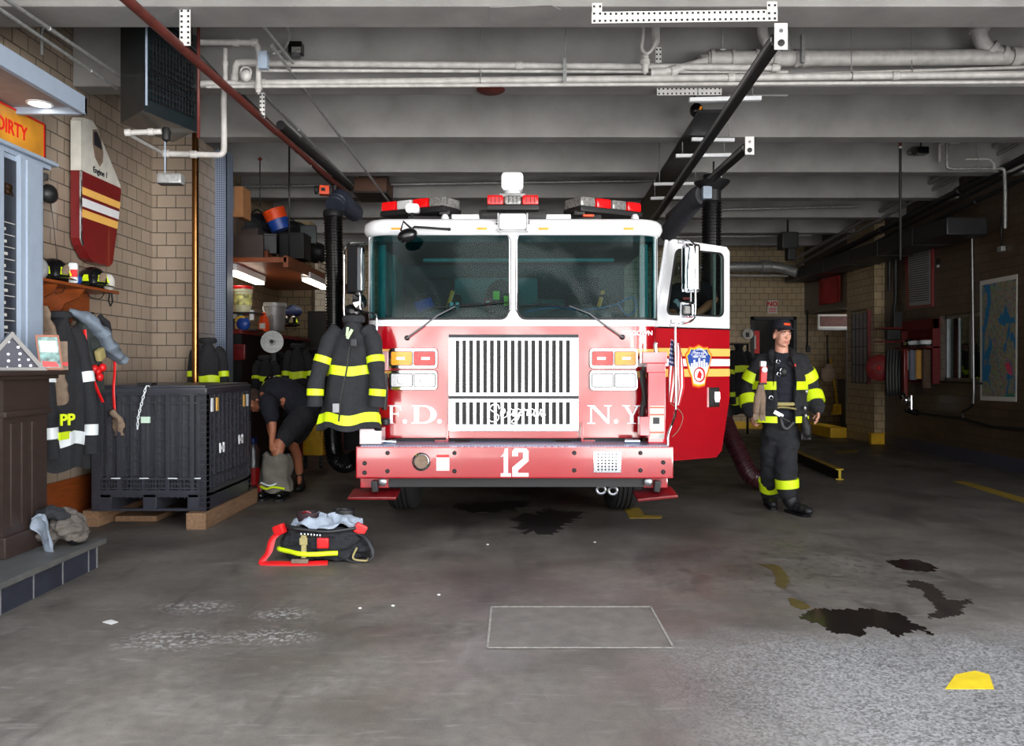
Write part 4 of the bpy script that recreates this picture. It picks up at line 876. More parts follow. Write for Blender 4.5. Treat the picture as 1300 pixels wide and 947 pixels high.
# ---------------------------------------------------------------- american flag on the pole
def flagm():
    m = bpy.data.materials.new('stars_and_stripes'); nt, b = nodes(m); N = nt.nodes.new; L = nt.links.new
    uvn = N('ShaderNodeUVMap'); s = N('ShaderNodeSeparateXYZ'); L(uvn.outputs[0], s.inputs[0])
    a = N('ShaderNodeMath'); a.operation = 'MULTIPLY'; a.inputs[1].default_value = 6.5; L(s.outputs[1], a.inputs[0])
    f = N('ShaderNodeMath'); f.operation = 'FRACT'; L(a.outputs[0], f.inputs[0]); g = N('ShaderNodeMath'); g.operation = 'GREATER_THAN'; g.inputs[1].default_value = .5; L(f.outputs[0], g.inputs[0])
    mx = N('ShaderNodeMix'); mx.data_type = 'RGBA'; mx.inputs[6].default_value = lin((180, 30, 40)); mx.inputs[7].default_value = lin((230, 225, 220)); L(g.outputs[0], mx.inputs[0])
    c1 = N('ShaderNodeMath'); c1.operation = 'LESS_THAN'; c1.inputs[1].default_value = .42; L(s.outputs[0], c1.inputs[0])
    c2 = N('ShaderNodeMath'); c2.operation = 'GREATER_THAN'; c2.inputs[1].default_value = .46; L(s.outputs[1], c2.inputs[0])
    mu = N('ShaderNodeMath'); mu.operation = 'MULTIPLY'; L(c1.outputs[0], mu.inputs[0]); L(c2.outputs[0], mu.inputs[1])
    vo = N('ShaderNodeTexVoronoi'); vo.inputs['Scale'].default_value = 14; vo.inputs['Randomness'].default_value = .1; L(uvn.outputs[0], vo.inputs['Vector'])
    st = N('ShaderNodeMath'); st.operation = 'LESS_THAN'; st.inputs[1].default_value = .24; L(vo.outputs['Distance'], st.inputs[0])
    mb_ = N('ShaderNodeMix'); mb_.data_type = 'RGBA'; mb_.inputs[6].default_value = lin((30, 40, 96)); mb_.inputs[7].default_value = lin((230, 230, 230)); L(st.outputs[0], mb_.inputs[0])
    m2 = N('ShaderNodeMix'); m2.data_type = 'RGBA'; L(mu.outputs[0], m2.inputs[0]); L(mx.outputs[2], m2.inputs[6]); L(mb_.outputs[2], m2.inputs[7]); L(m2.outputs[2], b.inputs['Base Color']); b.inputs['Roughness'].default_value = .8
    return m
M['flag'] = flagm()
def cloth_uv(name, fn, nu, nv, m, **kw):
    mb = MB(); mb.sheet(fn, nu, nv, .003); bm = mb.bm; uv = bm.loops.layers.uv.new('UVMap'); bm.verts.ensure_lookup_table()
    W = nv+1; n = (nu+1)*W; idx = {v: i for i, v in enumerate(bm.verts)}
    for f in bm.faces:
        for l in f.loops: k = idx[l.vert] % n; l[uv].uv = ((k//W)/nu, (k % W)/nv)
    return fin(mb, name, m, **kw)
def flagfn(u, v):
    # hangs limp from the hoist at top; u along fly (down), v across
    y = 437+78*u-6*v; x = 851.5+4*u+(1-v)*(11+11*u**.8*(1-.6*max(0, u-.7)/.3))+1.5*math.sin(v*9+u*4)-7*u
    return P(x, y, 6.62+.035*math.sin(v*10+u*3))
cloth_uv('american_flag', flagfn, 26, 18, M['flag'], label='small limp american flag hanging at the chrome pole before the open cab door', cat='flag')
# ================================================================ hanging coats (helper)
def coat(name, label, top, h, w, d, fold=0, lean=(0, 0, 0), bands=((.42, .09), (.88, .10)), sleeves=True, facing=0.0, group=None, cat='coat', seed=1, m=None, bm='lime', sl=.72, collar=True, tilt=0.0):
    """a turnout coat hung by its collar: draped body, two sleeves, reflective bands. top = world point of the hook"""
    top = V(top); m = m or M['cloth']; rnd = random.Random(seed)
    ph = [rnd.uniform(0, 6.28) for _ in range(4)]; lean = V(lean); Rz = Matrix.Rotation(facing, 3, 'Z')
    def prof(t):   # half width along the drop
        pts = ((0, .18), (.06, .30), (.15, .62), (.3, .80), (.6, .88), (1, 1.0))
        for (a, x), (b, y) in zip(pts, pts[1:]):
            if t <= b: k = (t-a)/(b-a); return x+(y-x)*k
        return 1.0
    def ring(t, off=0.0, n=44):
        r = []
        for k in range(n):
            a = 2*PI*k/n; f = 1+.12*t**.7*math.sin(3*a+ph[0]+t*2.5)+.10*t**.6*math.sin(5*a+ph[1]-t*3.2)+.05*math.sin(11*a+ph[2]+t*6)*t**.5
            hw = w*.44*prof(t)*f+off; hd = (d/2)*(.55+.45*min(1, t*2.2))*f+off
            zz_ = -h*t+(.018*math.sin(4*a+ph[3])*t)
            r.append(top+Rz @ V((math.cos(a)*hw, math.sin(a)*hd, 0))+V((0, 0, zz_))+lean*t)
        return r
    mb = MB(); T = [0, .02, .05, .09, .14, .2, .28, .36, .45, .54, .63, .72, .81, .9, .97, 1.0]
    mb.rings([ring(t) for t in T[:-1]]+[ring(1.0), [top+lean+(p-top-lean)*.8+V((0, 0, .0)) for p in ring(.985)]], True)
    root = fin(mb, name, m, label=label, cat=cat, group=group)
    for t, bh in bands:
        mb = MB(); mb.rings([ring(t-bh/2, .001), ring(t-bh/2, .006), ring(t, .007), ring(t+bh/2, .006), ring(t+bh/2, .001)], False); fin(mb, 'reflective_band', M[bm], root)
    if sleeves:
        for sg in (-1, 1):
            def at(x, y, t): return top+Rz @ V((sg*w*x, -d*y, 0))+V((0, 0, -h*t))+lean*t
            sw = .06*tilt*(1 if sg > 0 else 1.3); k_ = ph[1]*.03
            pts = [at(.20, .06, .075), at(.31+k_*.2, .16, .17), at(.37+sw*.3, .30, .17+sl*.3), at(.40+sw*.7, .42, .17+sl*.62), at(.37+sw, .46, .13+sl)]
            q = smoothpath(pts, 5); n = len(q); rr_ = [w*(.125-.012*i/(n-1))*(1+.07*math.sin(i*1.3+ph[0]))*(.75 if i == 0 else 1) for i in range(n)]
            mb = MB(); mb.tube(q, rr_, 14); s_ = fin(mb, 'sleeve', m, root)
            for fr in (.52, .86):
                i = int(fr*(n-1)); mb = MB(); mb.tube([q[i-1].lerp(q[i], .2), q[i], q[min(i+1, n-1)].lerp(q[i], .4)], [rr_[i]+.006]*3, 14); fin(mb, 'reflective_band', M[bm], s_)
    if collar:
        mb = MB(); mb.tube([top+Rz @ V((.07*math.cos(a), d*.25*math.sin(a), .01)) for a in [k*PI/8 for k in range(16)]], .022, 8, closed=True, flat=1.4); fin(mb, 'collar', m, root)
        mb = MB(); mb.tube([top+V((.0, .0, -.01)), top+V((0, .01, .03)), top+V((0, .03, .045))], .006, 6); fin(mb, 'hanging_loop', m, root)
    return root
def helmet(name, label, c, rz=0.0, s=1.0, group=None, tilt=0.0):
    """leather fire helmet: ribbed dome, long duck-bill brim, front shield, lime tetrahedra"""
    c = V(c); R3 = Matrix.Rotation(rz, 3, 'Z') @ Matrix.Rotation(tilt, 3, 'X')
    mb = MB()
    def pt(th, r, z): return c+R3 @ V((r*math.cos(th)*.88*s, r*math.sin(th)*s, z*s))
    n = 32; rs = []
    for r, z in ((.0, .165), (.03, .163), (.07, .150), (.105, .115), (.125, .07), (.132, .03), (.135, .012)):
        rs.append([pt(2*PI*k/n, r*(1+.03*abs(math.sin(4*2*PI*k/n))), z) for k in range(n)])
    for add, z in ((.03, .004), (.055, -.004), (.052, -.010), (.02, -.004), (-.01, .0)):
        rs.append([pt(2*PI*k/n, .135+add*(1+.9*max(0, -math.sin(2*PI*k/n-0))**3*-.3+1.1*max(0, math.sin(2*PI*k/n))**2), z-.02*max(0, math.sin(2*PI*k/n))**2) for k in range(n)])
    mb.rings(rs, True); o = fin(mb, name, M['blackgloss'], label=label, cat='helmet', group=group)
    for k in range(6):
        a = 2*PI*(k+.5)/6; p = c+R3 @ V((.122*math.cos(a)*.88*s, .122*math.sin(a)*s, .055*s)); nrm = (R3 @ V((math.cos(a), math.sin(a), .35))).normalized(); t = nrm.cross(V((0, 0, 1))).normalized(); u = t.cross(nrm).normalized()
        if u.z < 0: u = -u
        mb = MB(); mb.prism([(-.032*s, -.03*s), (.032*s, -.03*s), (.018*s, .03*s), (-.018*s, .03*s)], p, t, u, .012*(1 if t.cross(u).dot(nrm) > 0 else -1)); fin(mb, 'reflective_mark', M['lime'], o)
    fr = c+R3 @ V((0, -.14*s, .03*s)); mb = MB(); mb.prism([(-.025*s, 0), (.025*s, 0), (.03*s, .04*s), (.02*s, .07*s), (0, .08*s), (-.02*s, .07*s), (-.03*s, .04*s)], fr, R3 @ V((1, 0, 0)), V((0, .25, 1)).normalized(), .012); fin(mb, 'front_shield', M['tan'], o)
    mb = MB(); mb.tube([c+R3 @ V((x*s, y*s, z*s)) for x, y, z in ((.1, 0, -.01), (.09, -.02, -.07), (.05, -.04, -.11), (.0, -.05, -.12), (-.05, -.04, -.1), (-.1, 0, -.01))], .006*s, 6, flat=.5); fin(mb, 'chin_strap', M['black'], o)
    return o
# ================================================================ plinth, memorial board and its lower cabinet
pl = empty('display_plinth', (-3.4, 4.3, 0), 'low slate tiled step under the memorial board at the left', 'step')
mb = MB(); mb.box(XL, -2.895, 3.0, 5.5, 0, .155); fin(mb, 'plinth_base', mat('slate_tile', (44, 47, 58), .3, var=.2), pl)
mb = MB(); mb.box(XL, -2.86, 3.0, 5.56, .155, .193, .006); fin(mb, 'plinth_top', mat('grey_stone_slab', (84, 84, 82), .5, var=.2), pl)
mb = MB()
for i in range(8): y = 5.38-.31*i; mb.box(-2.896, -2.892, y, y+.01, 0, .155)
mb.box(-2.896, -2.892, 5.485, 5.5, 0, .155); fin(mb, 'grout_lines', M['galv'], pl)
cab = empty('memorial_cabinet', (-3.55, 4.7, .193), 'dark brown wooden lower cabinet with a wide ledge under the memorial board', 'cabinet')
cx1 = -3.22; mb = MB(); mb.box(XL+.01, cx1-.03, 3.32, 5.38, .195, 1.33); fin(mb, 'cabinet_body', M['brownwood'], cab)
mb = MB(); mb.box(XL+.01, -3.10, 3.32, 5.5, 1.345, 1.375, .006); mb.box(XL+.01, -3.14, 3.32, 5.46, 1.32, 1.345, .006); fin(mb, 'ledge', M['brownwood'], cab)
for y0, y1 in ((4.95, 5.42), (3.9, 4.2)):
    mb = MB(); mb.box(cx1-.05, cx1+.02, y0, y1, .32, 1.10); mb.box(cx1-.05, cx1+.05, y0-.015, y1+.015, 1.08, 1.12, .01); mb.box(cx1-.05, cx1+.03, y0-.01, y1+.01, 1.12, 1.32); mb.box(cx1-.05, cx1+.05, y0-.02, y1+.02, .193, .33, .01)
    for k in range(3): yy = y0+.07+k*(y1-y0-.14)/3; mb.box(cx1+.018, cx1+.03, yy, yy+.05, .38, 1.04, .005)
    fin(mb, 'pilaster', M['brownwood'], cab)
mb = MB(); mb.box(cx1-.05, cx1, 4.2, 4.95, .3, 1.0, .01); mb.box(cx1-.05, cx1+.02, 4.26, 4.9, .36, .94, .01); fin(mb, 'panel', M['brownwood'], cab)
mem = empty('memorial_board', (-3.7, 4.8, 1.375), 'pale blue grey memorial board with dark name panel beside the coat rack', 'memorial board')
mb = MB(); mb.box(XL+.01, -3.52, 3.32, 5.80, 1.377, 2.96); fin(mb, 'board_carcass', M['bluegrey'], mem)
mb = MB(); mb.box(-3.52, -3.505, 3.3, 5.58, 1.45, 2.85); fin(mb, 'name_panel', M['slate'], mem)
mb = MB(); mb.box(-3.52, -3.475, 5.57, 5.84, 1.376, 2.90, .006); mb.box(-3.48, -3.462, 5.63, 5.80, 1.40, 2.88, .006); mb.box(-3.52, -3.455, 5.55, 5.86, 1.376, 1.46, .006); fin(mb, 'column', M['bluegrey'], mem)
mb = MB(); mb.box(-3.52, -3.48, 5.08, 5.40, 1.376, 2.9, .006); fin(mb, 'column', M['bluegrey'], mem)
mb = MB(); mb.box(XL+.01, -3.46, 3.32, 6.02, 2.92, 2.95, .008); mb.box(XL+.01, -3.50, 3.32, 5.98, 2.89, 2.92); fin(mb, 'cornice', M['bluegrey'], mem)
u_, v_ = V((0, 1, 0)), V((0, 0, 1))
mb = MB(); text_mb(mb, 'OFFICER', (-3.50, 5.36, 2.63), u_, v_, .11, .006, .001, sx=.8); fin(mb, 'gold_lettering', M['brass'], mem)
mb = MB()
for k in range(11):
    z = 2.40-.085*k; mb.box(-3.505, -3.502, 5.42, 5.55, z, z+.005)
fin(mb, 'name_rules', M['paper'], mem)
mb = MB()
for k in range(10): mb.box(-3.505, -3.502, 5.43, 5.45+.01*(k % 3), 2.345-.085*k, 2.365-.085*k)
fin(mb, 'name_marks', M['paper'], mem)
# sign above the board, gold ground with red border
sg_ = empty('dirty_sign', (-3.72, 5.1, 2.96), 'amber sign with red border and red lettering beginning DIRTY above the board', 'sign')
mb = MB(); mb.box(XL+.005, -3.7, 4.9, 6.26, 2.965, 3.325, .01); fin(mb, 'sign_box', mat('black_brown_wood', (30, 24, 20), .4), sg_)
mb = MB(); mb.box(-3.7, -3.69, 5.0, 6.22, 2.99, 3.315); fin(mb, 'sign_face', mat('amber_sign_face', (196, 134, 40), .4, var=.25, vs=4), sg_)
mb = MB(); mb.ring_prism([(5.0, 2.99), (6.22, 2.99), (6.22, 3.315), (5.0, 3.315)], [(5.015, 3.005), (6.205, 3.005), (6.205, 3.30), (5.015, 3.30)], (-3.69, 0, 0), u_, v_, .003); fin(mb, 'sign_border', M['redplastic'], sg_)
mb = MB(); text_mb(mb, 'DIRTY', (-3.686, 5.81, 3.155), u_, v_, .15, .004, .0015, sx=.85); fin(mb, 'sign_lettering', M['redplastic'], sg_)
# canopy with its recessed lamp, brown crown moulding above
can = empty('canopy', (-3.5, 4.5, 3.4), 'pale blue grey canopy with a lit downlight above the DIRTY sign', 'canopy')
mb = MB(); mb.box(XL, -3.2, 3.1, 5.86, 3.33, 3.345); fin(mb, 'soffit', mat('soffit_white', (150, 140, 138), .6), can)
mb = MB(); mb.box(-3.22, -3.18, 3.1, 5.9, 3.28, 3.415, .006); mb.box(XL, -3.18, 5.86, 5.9, 3.28, 3.415, .006); fin(mb, 'fascia', M['bluegrey'], can)
mb = MB(); mb.box(XL, -3.22, 3.1, 5.85, 3.345, 3.41); fin(mb, 'canopy_top', M['brownwood'], can)
mb = MB(); mb.prism([(XL, 3.41), (-3.3, 3.41), (-3.34, 3.46), (-3.36, 3.50), (-3.42, 3.54), (XL, 3.54)], (0, 3.1, 0), *XZ, -2.75 if DN > 0 else 2.75); fin(mb, 'crown_moulding', M['brownwood'], can)
lp = (-3.46, 5.77, 3.325)
mb = MB(); mb.lathe([(.09, .004), (.09, -.004), (.075, -.006), (.07, .004)], lp, (0, 0, 1), 24); dl = fin(mb, 'downlight_ring', M['white'], can)
mb = MB(); mb.lathe([(.07, 0), (.05, -.004), (0, -.005)], lp, (0, 0, 1), 24); fin(mb, 'downlight_lens', M['lamp'], dl)
# ---------------------------------------------------------------- things on the ledge
fc = empty('flag_case', (-3.3, 5.2, 1.376), 'triangular case holding a folded blue starred flag on the brown ledge', 'flag case')
a0, b0, c0 = P(-2, 471, 5.15), P(42, 470, 5.3), P(18, 425, 5.2)
tri = [(0, 0), (.28, 0), (.14, .25)]; uo = (b0-a0); uo.z = 0; uo.normalize()
base = V((-3.46, 5.06, 1.377)); uu_ = V((.75, .66, 0)).normalized()
mb = MB(); mb.ring_prism([(0, 0), (.40, 0), (.20, .255)], [(.05, .02), (.35, .02), (.2, .215)], base, uu_, v_, .09); fin(mb, 'case_frame', M['blackgloss'], fc)
def starm():
    m = bpy.data.materials.new('navy_with_stars'); nt, b = nodes(m); N = nt.nodes.new; L = nt.links.new
    tc = N('ShaderNodeTexCoord'); vo = N('ShaderNodeTexVoronoi'); vo.inputs['Scale'].default_value = 24; vo.inputs['Randomness'].default_value = .3; L(tc.outputs['Object'], vo.inputs['Vector'])
    st = N('ShaderNodeMath'); st.operation = 'LESS_THAN'; st.inputs[1].default_value = .22; L(vo.outputs['Distance'], st.inputs[0])
    mx = N('ShaderNodeMix'); mx.data_type = 'RGBA'; mx.inputs[6].default_value = lin((14, 18, 44)); mx.inputs[7].default_value = lin((210, 212, 220)); L(st.outputs[0], mx.inputs[0]); L(mx.outputs[2], b.inputs['Base Color']); return m
mb = MB(); mb.prism([(.05, .02), (.35, .02), (.2, .215)], base-uu_.cross(v_)*-.02, uu_, v_, .05); fin(mb, 'folded_flag', starm(), fc)
ph_ = empty('picture_frame', (-3.2, 5.33, 1.376), 'tilted framed picture with orange edge standing on the ledge beside the flag case', 'picture')
b_ = P(50, 471.5, 5.3); b_.z = 1.378; uu2 = V((.8, .6, 0)).normalized(); vv2 = V((-.16, .05, .98)).normalized()
mb = MB(); mb.prism([(0, 0), (.14, 0), (.14, .24), (0, .24)], b_, uu2, vv2, .014); fin(mb, 'frame', M['orangewood'], ph_)
mb = MB(); mb.prism([(.012, .015), (.128, .015), (.128, .225), (.012, .225)], b_+uu2.cross(vv2)*.0145, uu2, vv2, .002); fin(mb, 'picture_sheet', mat('picture_print', (96, 132, 128), .4, var=.8, vs=24), ph_)
mb = MB(); mb.prism([(.02, .12), (.12, .12), (.12, .2), (.02, .2)], b_+uu2.cross(vv2)*.017, uu2, vv2, .001); fin(mb, 'picture_detail', M['paper'], ph_)
mb = MB(); mb.prism([(.02, .02), (.12, .02), (.10, .055), (.02, .06)], b_+uu2.cross(vv2)*.017, uu2, vv2, .001); fin(mb, 'picture_red', M['redplastic'], ph_)
bk_ = empty('leaflet', (-3.3, 5.4, 1.376), 'upright beige and red leaflet behind the tilted picture on the ledge', 'leaflet')
mb = MB(); mb.prism([(0, 0), (.12, 0), (.12, .2), (0, .2)], V((b_.x-.01, 5.42, 1.378)), V((.9, .43, 0)), V((-.1, .12, .98)).normalized(), .008); fin(mb, 'cover', M['tan'], bk_)
mb = MB(); mb.prism([(.0, .03), (.12, .03), (.12, .055), (.0, .055)], V((b_.x-.01, 5.42, 1.378))+V((.43, -.9, 0))*.009, V((.9, .43, 0)), V((-.1, .12, .98)).normalized(), .001); fin(mb, 'red_line', M['redplastic'], bk_)
# ---------------------------------------------------------------- gear rack with helmets
rk = empty('helmet_rack', (XL, 6.6, 1.6), 'orange stained wooden wall rack carrying black helmets above hanging gear', 'rack')
sy0, sy1 = 5.93, 7.18
mb = MB(); mb.box(XL, -3.58, sy0, sy1, 2.055, 2.08, .004); fin(mb, 'shelf', M['orangewood'], rk)
mb = MB(); sh = [(sy0, 2.055), (sy1-.03, 2.055), (sy1-.03, 1.92), (sy1-.06, 1.86), (sy1-.16, 1.82), (sy1-.30, 1.80), (sy1-.38, 1.72), (sy1-.42, 1.62), (sy1-.5, 1.60), (sy1-.58, 1.66), (sy1-.62, 1.80), (sy1-.72, 1.88), (sy1-.86, 1.93), (sy0+.4, 1.90), (sy0+.3, 1.72), (sy0, 1.70)]
mb.prism(sh, (XL+.02, 0, 0), u_, v_, .025); fin(mb, 'back_board', M['orangewood'], rk)
for y in (sy1-.5, sy0+.35):
    mb = MB(); mb.prism([(XL+.02, 2.055), (-3.62, 2.055), (-3.66, 1.98), (-3.78, 1.93), (-3.82, 1.85), (XL+.02, 1.8)], (0, y, 0), *XZ, .03*DN); fin(mb, 'bracket', M['orangewood'], rk)
for y in (sy0+.45, sy0+.8, sy0+1.1, sy1-.12):
    mb = MB(); mb.tube([(XL+.045, y, 1.86), (XL+.10, y, 1.85), (XL+.13, y, 1.88)], .008, 6); fin(mb, 'hook', M['brass'], rk)
helmet('fire_helmet', 'black fire helmet with lime marks on the wall rack, nearer the memorial board', (-3.72, 6.38, 2.11), rz=1.15, s=1.0, group='helmets on the wall rack')
helmet('fire_helmet', 'black fire helmet with lime marks on the wall rack, at its far end', (-3.70, 6.95, 2.11), rz=1.0, s=1.0, group='helmets on the wall rack')
mb = MB(); mb.ell((-3.68, 6.64, 2.13), (.05, .06, .05)); fin(mb, 'knit_cap', M['blueplastic'], label='small teal blue cap lying between the two helmets on the rack', cat='cap')
mb = MB(); mb.boxc((-3.62, 6.50, 2.17), (.07, .05, .17), rz=.3, bevel=.02); k_ = fin(mb, 'spray_pack', M['silver'], label='white pouch with red print standing between the two helmets', cat='pouch'); mb = MB(); mb.boxc((-3.60, 6.475, 2.165), (.05, .02, .06), rz=.3); fin(mb, 'red_print', M['redplastic'], k_)
mb = MB(); mb.ell((-3.62, 7.07, 2.15), (.05, .06, .08)); fin(mb, 'work_glove', M['paper'], label='pale patterned glove at the far end of the helmet rack', cat='glove')
mb = MB(); mb.ell((-3.62, 6.05, 2.15), (.05, .07, .08)); fin(mb, 'work_glove', M['greyplastic'], label='grey glove on the rack beside the nearer helmet', cat='glove')
mb = MB(); mb.tube([(-3.6, 7.05, 2.07), (-3.6, 7.03, 1.98), (-3.6, 7.06, 1.94), (-3.6, 7.10, 1.98), (-3.6, 7.08, 2.06)], .008, 6); fin(mb, 'strap', M['black'], label='thin black strap looping below the far end of the helmet rack', cat='strap')
# gear hanging under it
turn = coat('turnout_trousers', 'black turnout coat with silver lime bands hanging low beside the memorial cabinet', (-3.62, 6.30, 1.80), 1.22, .46, .30, bands=((.80, .085),), sl=.78, facing=1.2, seed=4, bm='silver')
mb = MB(); mb.boxc((-3.50, 6.22, .86), (.02, .26, .06)); fin(mb, 'lime_edge', M['lime'], turn)
mb = MB(); text_mb(mb, 'PP', (-3.40, 6.02, .99), V((.45, .9, 0)).normalized(), v_, .12, .01, .003); fin(mb, 'name_letters', M['lime'], turn)
def hang(name, label, pts, r, m, cat, flat=.5, n=12):
    q = smoothpath(pts, 5); k = len(q); mb = MB(); R = []
    for i in range(k):
        t = i/(k-1)*(len(r)-1); j = min(int(t), len(r)-2); R.append((r[j]+(r[j+1]-r[j])*(t-j))*(1+.12*math.sin(i*1.9)))
    mb.tube(q, R, 20, flat=flat); o = fin(mb, name, m, label=label, cat=cat)
    for v in o.data.vertices:
        d = noise.noise(v.co*16)*.022; v.co.x += d; v.co.y += d*.7; v.co.z += noise.noise(v.co*11+V((5, 0, 0)))*.012
    return o
vest = coat('rescue_vest', 'dark rescue vest with red straps and flowered front hanging from the rack', (-3.60, 6.62, 1.80), .62, .34, .22, bands=(), sleeves=False, facing=1.2, seed=8, m=mat('dark_green_canvas', (46, 52, 50), .9, var=.3, vs=20))
mb = MB(); 
for dx, dz_ in ((0, 0), (.05, .03), (.02, -.05), (-.03, .02)): mb.ell((-3.46+dx*.3, 6.58+dx, 1.36+dz_), (.03, .035, .035))
fin(mb, 'red_patch', M['redplastic'], vest)
mb = MB(); mb.tube(smoothpath([(-3.5, 6.45, 1.7), (-3.46, 6.42, 1.45), (-3.44, 6.5, 1.25), (-3.44, 6.62, 1.1)], 5), .014, 8, flat=.4); fin(mb, 'red_strap', M['redplastic'], vest)
mb = MB(); mb.tube(smoothpath([(-3.5, 6.9, 1.6), (-3.46, 6.86, 1.4), (-3.44, 6.8, 1.2), (-3.44, 6.82, 1.0)], 5), .012, 8, flat=.4); fin(mb, 'red_strap', M['redplastic'], vest)
mb = MB(); mb.boxc((-3.45, 6.6, 1.5), (.05, .10, .10), rx=.4, bevel=.02); fin(mb, 'khaki_patch', M['khaki'], vest)
hang('work_shirt', 'pale blue grey shirt slung over the gear below the helmet rack', [(-3.66, 6.50, 1.86), (-3.56, 6.58, 1.80), (-3.50, 6.68, 1.70), (-3.47, 6.78, 1.56), (-3.45, 6.90, 1.48), (-3.45, 6.94, 1.45)], [.04, .10, .12, .11, .10, .06], mat('faded_blue_cloth', (112, 124, 138), .9, var=.2, bump=.4), 'shirt')
hang('tan_trousers', 'tan cloth trouser leg hanging beside the memorial board column', [(-3.62, 6.10, 1.86), (-3.58, 6.12, 1.6), (-3.56, 6.14, 1.3), (-3.55, 6.18, 1.1)], [.03, .065, .08, .075], M['tan'], 'trousers')
hang('leather_glove', 'brown leather glove clipped at the right edge of the hanging gear', [(-3.55, 6.98, 1.2), (-3.53, 7.0, 1.08), (-3.52, 7.0, .98)], [.02, .04, .05], M['tan'], 'glove')
hang('leather_glove', 'tan leather glove hanging low beside the black crate', [(-3.45, 6.78, 1.02), (-3.42, 6.84, .92), (-3.42, 6.86, .80)], [.03, .06, .05], M['tan'], 'glove')
hang('black_glove', 'black glove hanging at the far hook of the rack', [(-3.7, 7.06, 1.86), (-3.66, 7.08, 1.76), (-3.66, 7.1, 1.64)], [.02, .05, .03], M['cloth'], 'glove')
# bundle of gear on the plinth
gb = empty('gear_bundle', (-3.1, 5.3, .193), 'heap of grey and black bunker gear lying on the step beside the cabinet', 'gear')
def cap0(mb, pts, r, n=12):
    q = smoothpath(pts, 4); k = len(q); R = [r[int(i/(k-1)*(len(r)-1))] for i in range(k)]; mb.tube(q, R, n); mb.ell(q[0], (R[0],)*3); mb.ell(q[-1], (R[-1],)*3)
def crumple(o, amp, fr, seed=0):
    me = o.data; nr = [v.normal.copy() for v in me.vertices]
    for v, nn in zip(me.vertices, nr):
        p = V((v.co.x*fr[0]+seed, v.co.y*fr[1], v.co.z*fr[2])); v.co += nn*amp*(noise.noise(p)+.6*noise.noise(p*2.1)+.3*noise.noise(p*4.7))
    me.update()
mb = MB(); cap0(mb, [(-3.12, 5.30, .27), (-3.03, 5.30, .33), (-2.96, 5.34, .28), (-2.96, 5.37, .25)], [.07, .09, .075, .06]); cap0(mb, [(-3.14, 5.36, .35), (-3.05, 5.38, .38), (-2.98, 5.40, .33)], [.06, .06, .05])
o_ = fin(mb, 'trouser_heap', mat('grey_brown_cloth', (88, 82, 76), .9, var=.3, bump=.6), gb, remesh=.009, smooth=2); crumple(o_, .022, (14, 14, 20), 3)
def ln(u, v): return V((-3.15+.17*u+.02*math.sin(v*5), 5.16+.03*v+.03*math.sin(u*6), .40-.22*u*u*1.0+.05*math.sin(v*3+u*4)-.07*v))
mb = MB(); mb.sheet(ln, 20, 14, .012); o_ = fin(mb, 'pale_lining', mat('pale_blue_lining', (128, 138, 150), .8, bump=.4), gb); crumple(o_, .012, (20, 20, 20), 5)
mb = MB(); cap0(mb, [(-3.17, 5.28, .40), (-3.08, 5.24, .43), (-2.99, 5.28, .40)], [.035, .05, .035]); o_ = fin(mb, 'black_top', M['cloth'], gb, remesh=.009, smooth=2); crumple(o_, .015, (16, 16, 16), 1)
mb = MB(); mb.ell((-2.96, 5.36, .24), (.05, .09, .05)); fin(mb, 'boot_toe', M['blackgloss'], gb)
mb = MB(); mb.boxc((-2.915, 5.34, .245), (.02, .05, .05), bevel=.01); fin(mb, 'lime_patch', M['khaki'], gb)
# ---------------------------------------------------------------- engine door mounted on the wall
wd = empty('mounted_engine_door', (XL, 7.1, 2.3), 'old engine door panel with gold and white stripes mounted on the left wall', 'door panel')
out_ = [(6.87, 3.54), (6.90, 3.58), (7.06, 3.60), (7.12, 3.57), (7.40, 3.30), (7.56, 3.14), (7.58, 3.08), (7.50, 2.70), (7.42, 2.37), (7.36, 2.33), (7.10, 2.335), (7.02, 2.36), (6.90, 2.46), (6.87, 2.52)]
def clipz(poly, z0, z1):
    def cut(p, zc, keep):
        o = []
        for i in range(len(p)):
            a, b = p[i], p[(i+1) % len(p)]; ia, ib = keep(a[1], zc), keep(b[1], zc)
            if ia: o.append(a)
            if ia != ib: t = (zc-a[1])/(b[1]-a[1]); o.append((a[0]+(b[0]-a[0])*t, zc))
        return o
    return cut(cut(poly, z0, lambda z, c: z >= c), z1, lambda z, c: z <= c)
mb = MB(); mb.prism(clipz(out_, 2.0, 3.11), (XL+.03, 0, 0), u_, v_, .09); fin(mb, 'red_skin', M['darkred'], wd)
mb = MB(); mb.prism(clipz(out_, 3.11, 3.7), (XL+.03, 0, 0), u_, v_, .09); fin(mb, 'white_upper', mat('aged_white_paint', (196, 194, 186), .3), wd)
for z0_, z1_, m in ((2.905, 2.97, 'stripe_y'), (2.80, 2.875, 'truckwhite'), (2.705, 2.775, 'stripe_y')):
    mb = MB(); mb.prism(clipz(out_, z0_, z1_), (XL+.1205, 0, 0), u_, v_, .003); fin(mb, 'stripe', M[m], wd)
mb = MB(); mb.prism([(7.06, 3.52), (7.12, 3.54), (7.20, 3.48), (7.24, 3.36), (7.23, 3.27), (7.18, 3.22), (7.10, 3.28), (7.06, 3.40)], (XL+.1205, 0, 0), u_, v_, .004); cs = fin(mb, 'crest', M['amber'] if 0 else M['tan'], wd)
mb = MB(); mb.prism([(7.075, 3.505), (7.12, 3.515), (7.18, 3.46), (7.21, 3.38), (7.08, 3.39)], (XL+.1245, 0, 0), u_, v_, .003); fin(mb, 'crest_field', M['navy'], cs)
mb = MB(); text_mb(mb, 'Engine 1', (XL+.124, 7.19, 3.165), u_, v_, .075, .003, .001); fin(mb, 'script_lettering', M['navy'], wd)
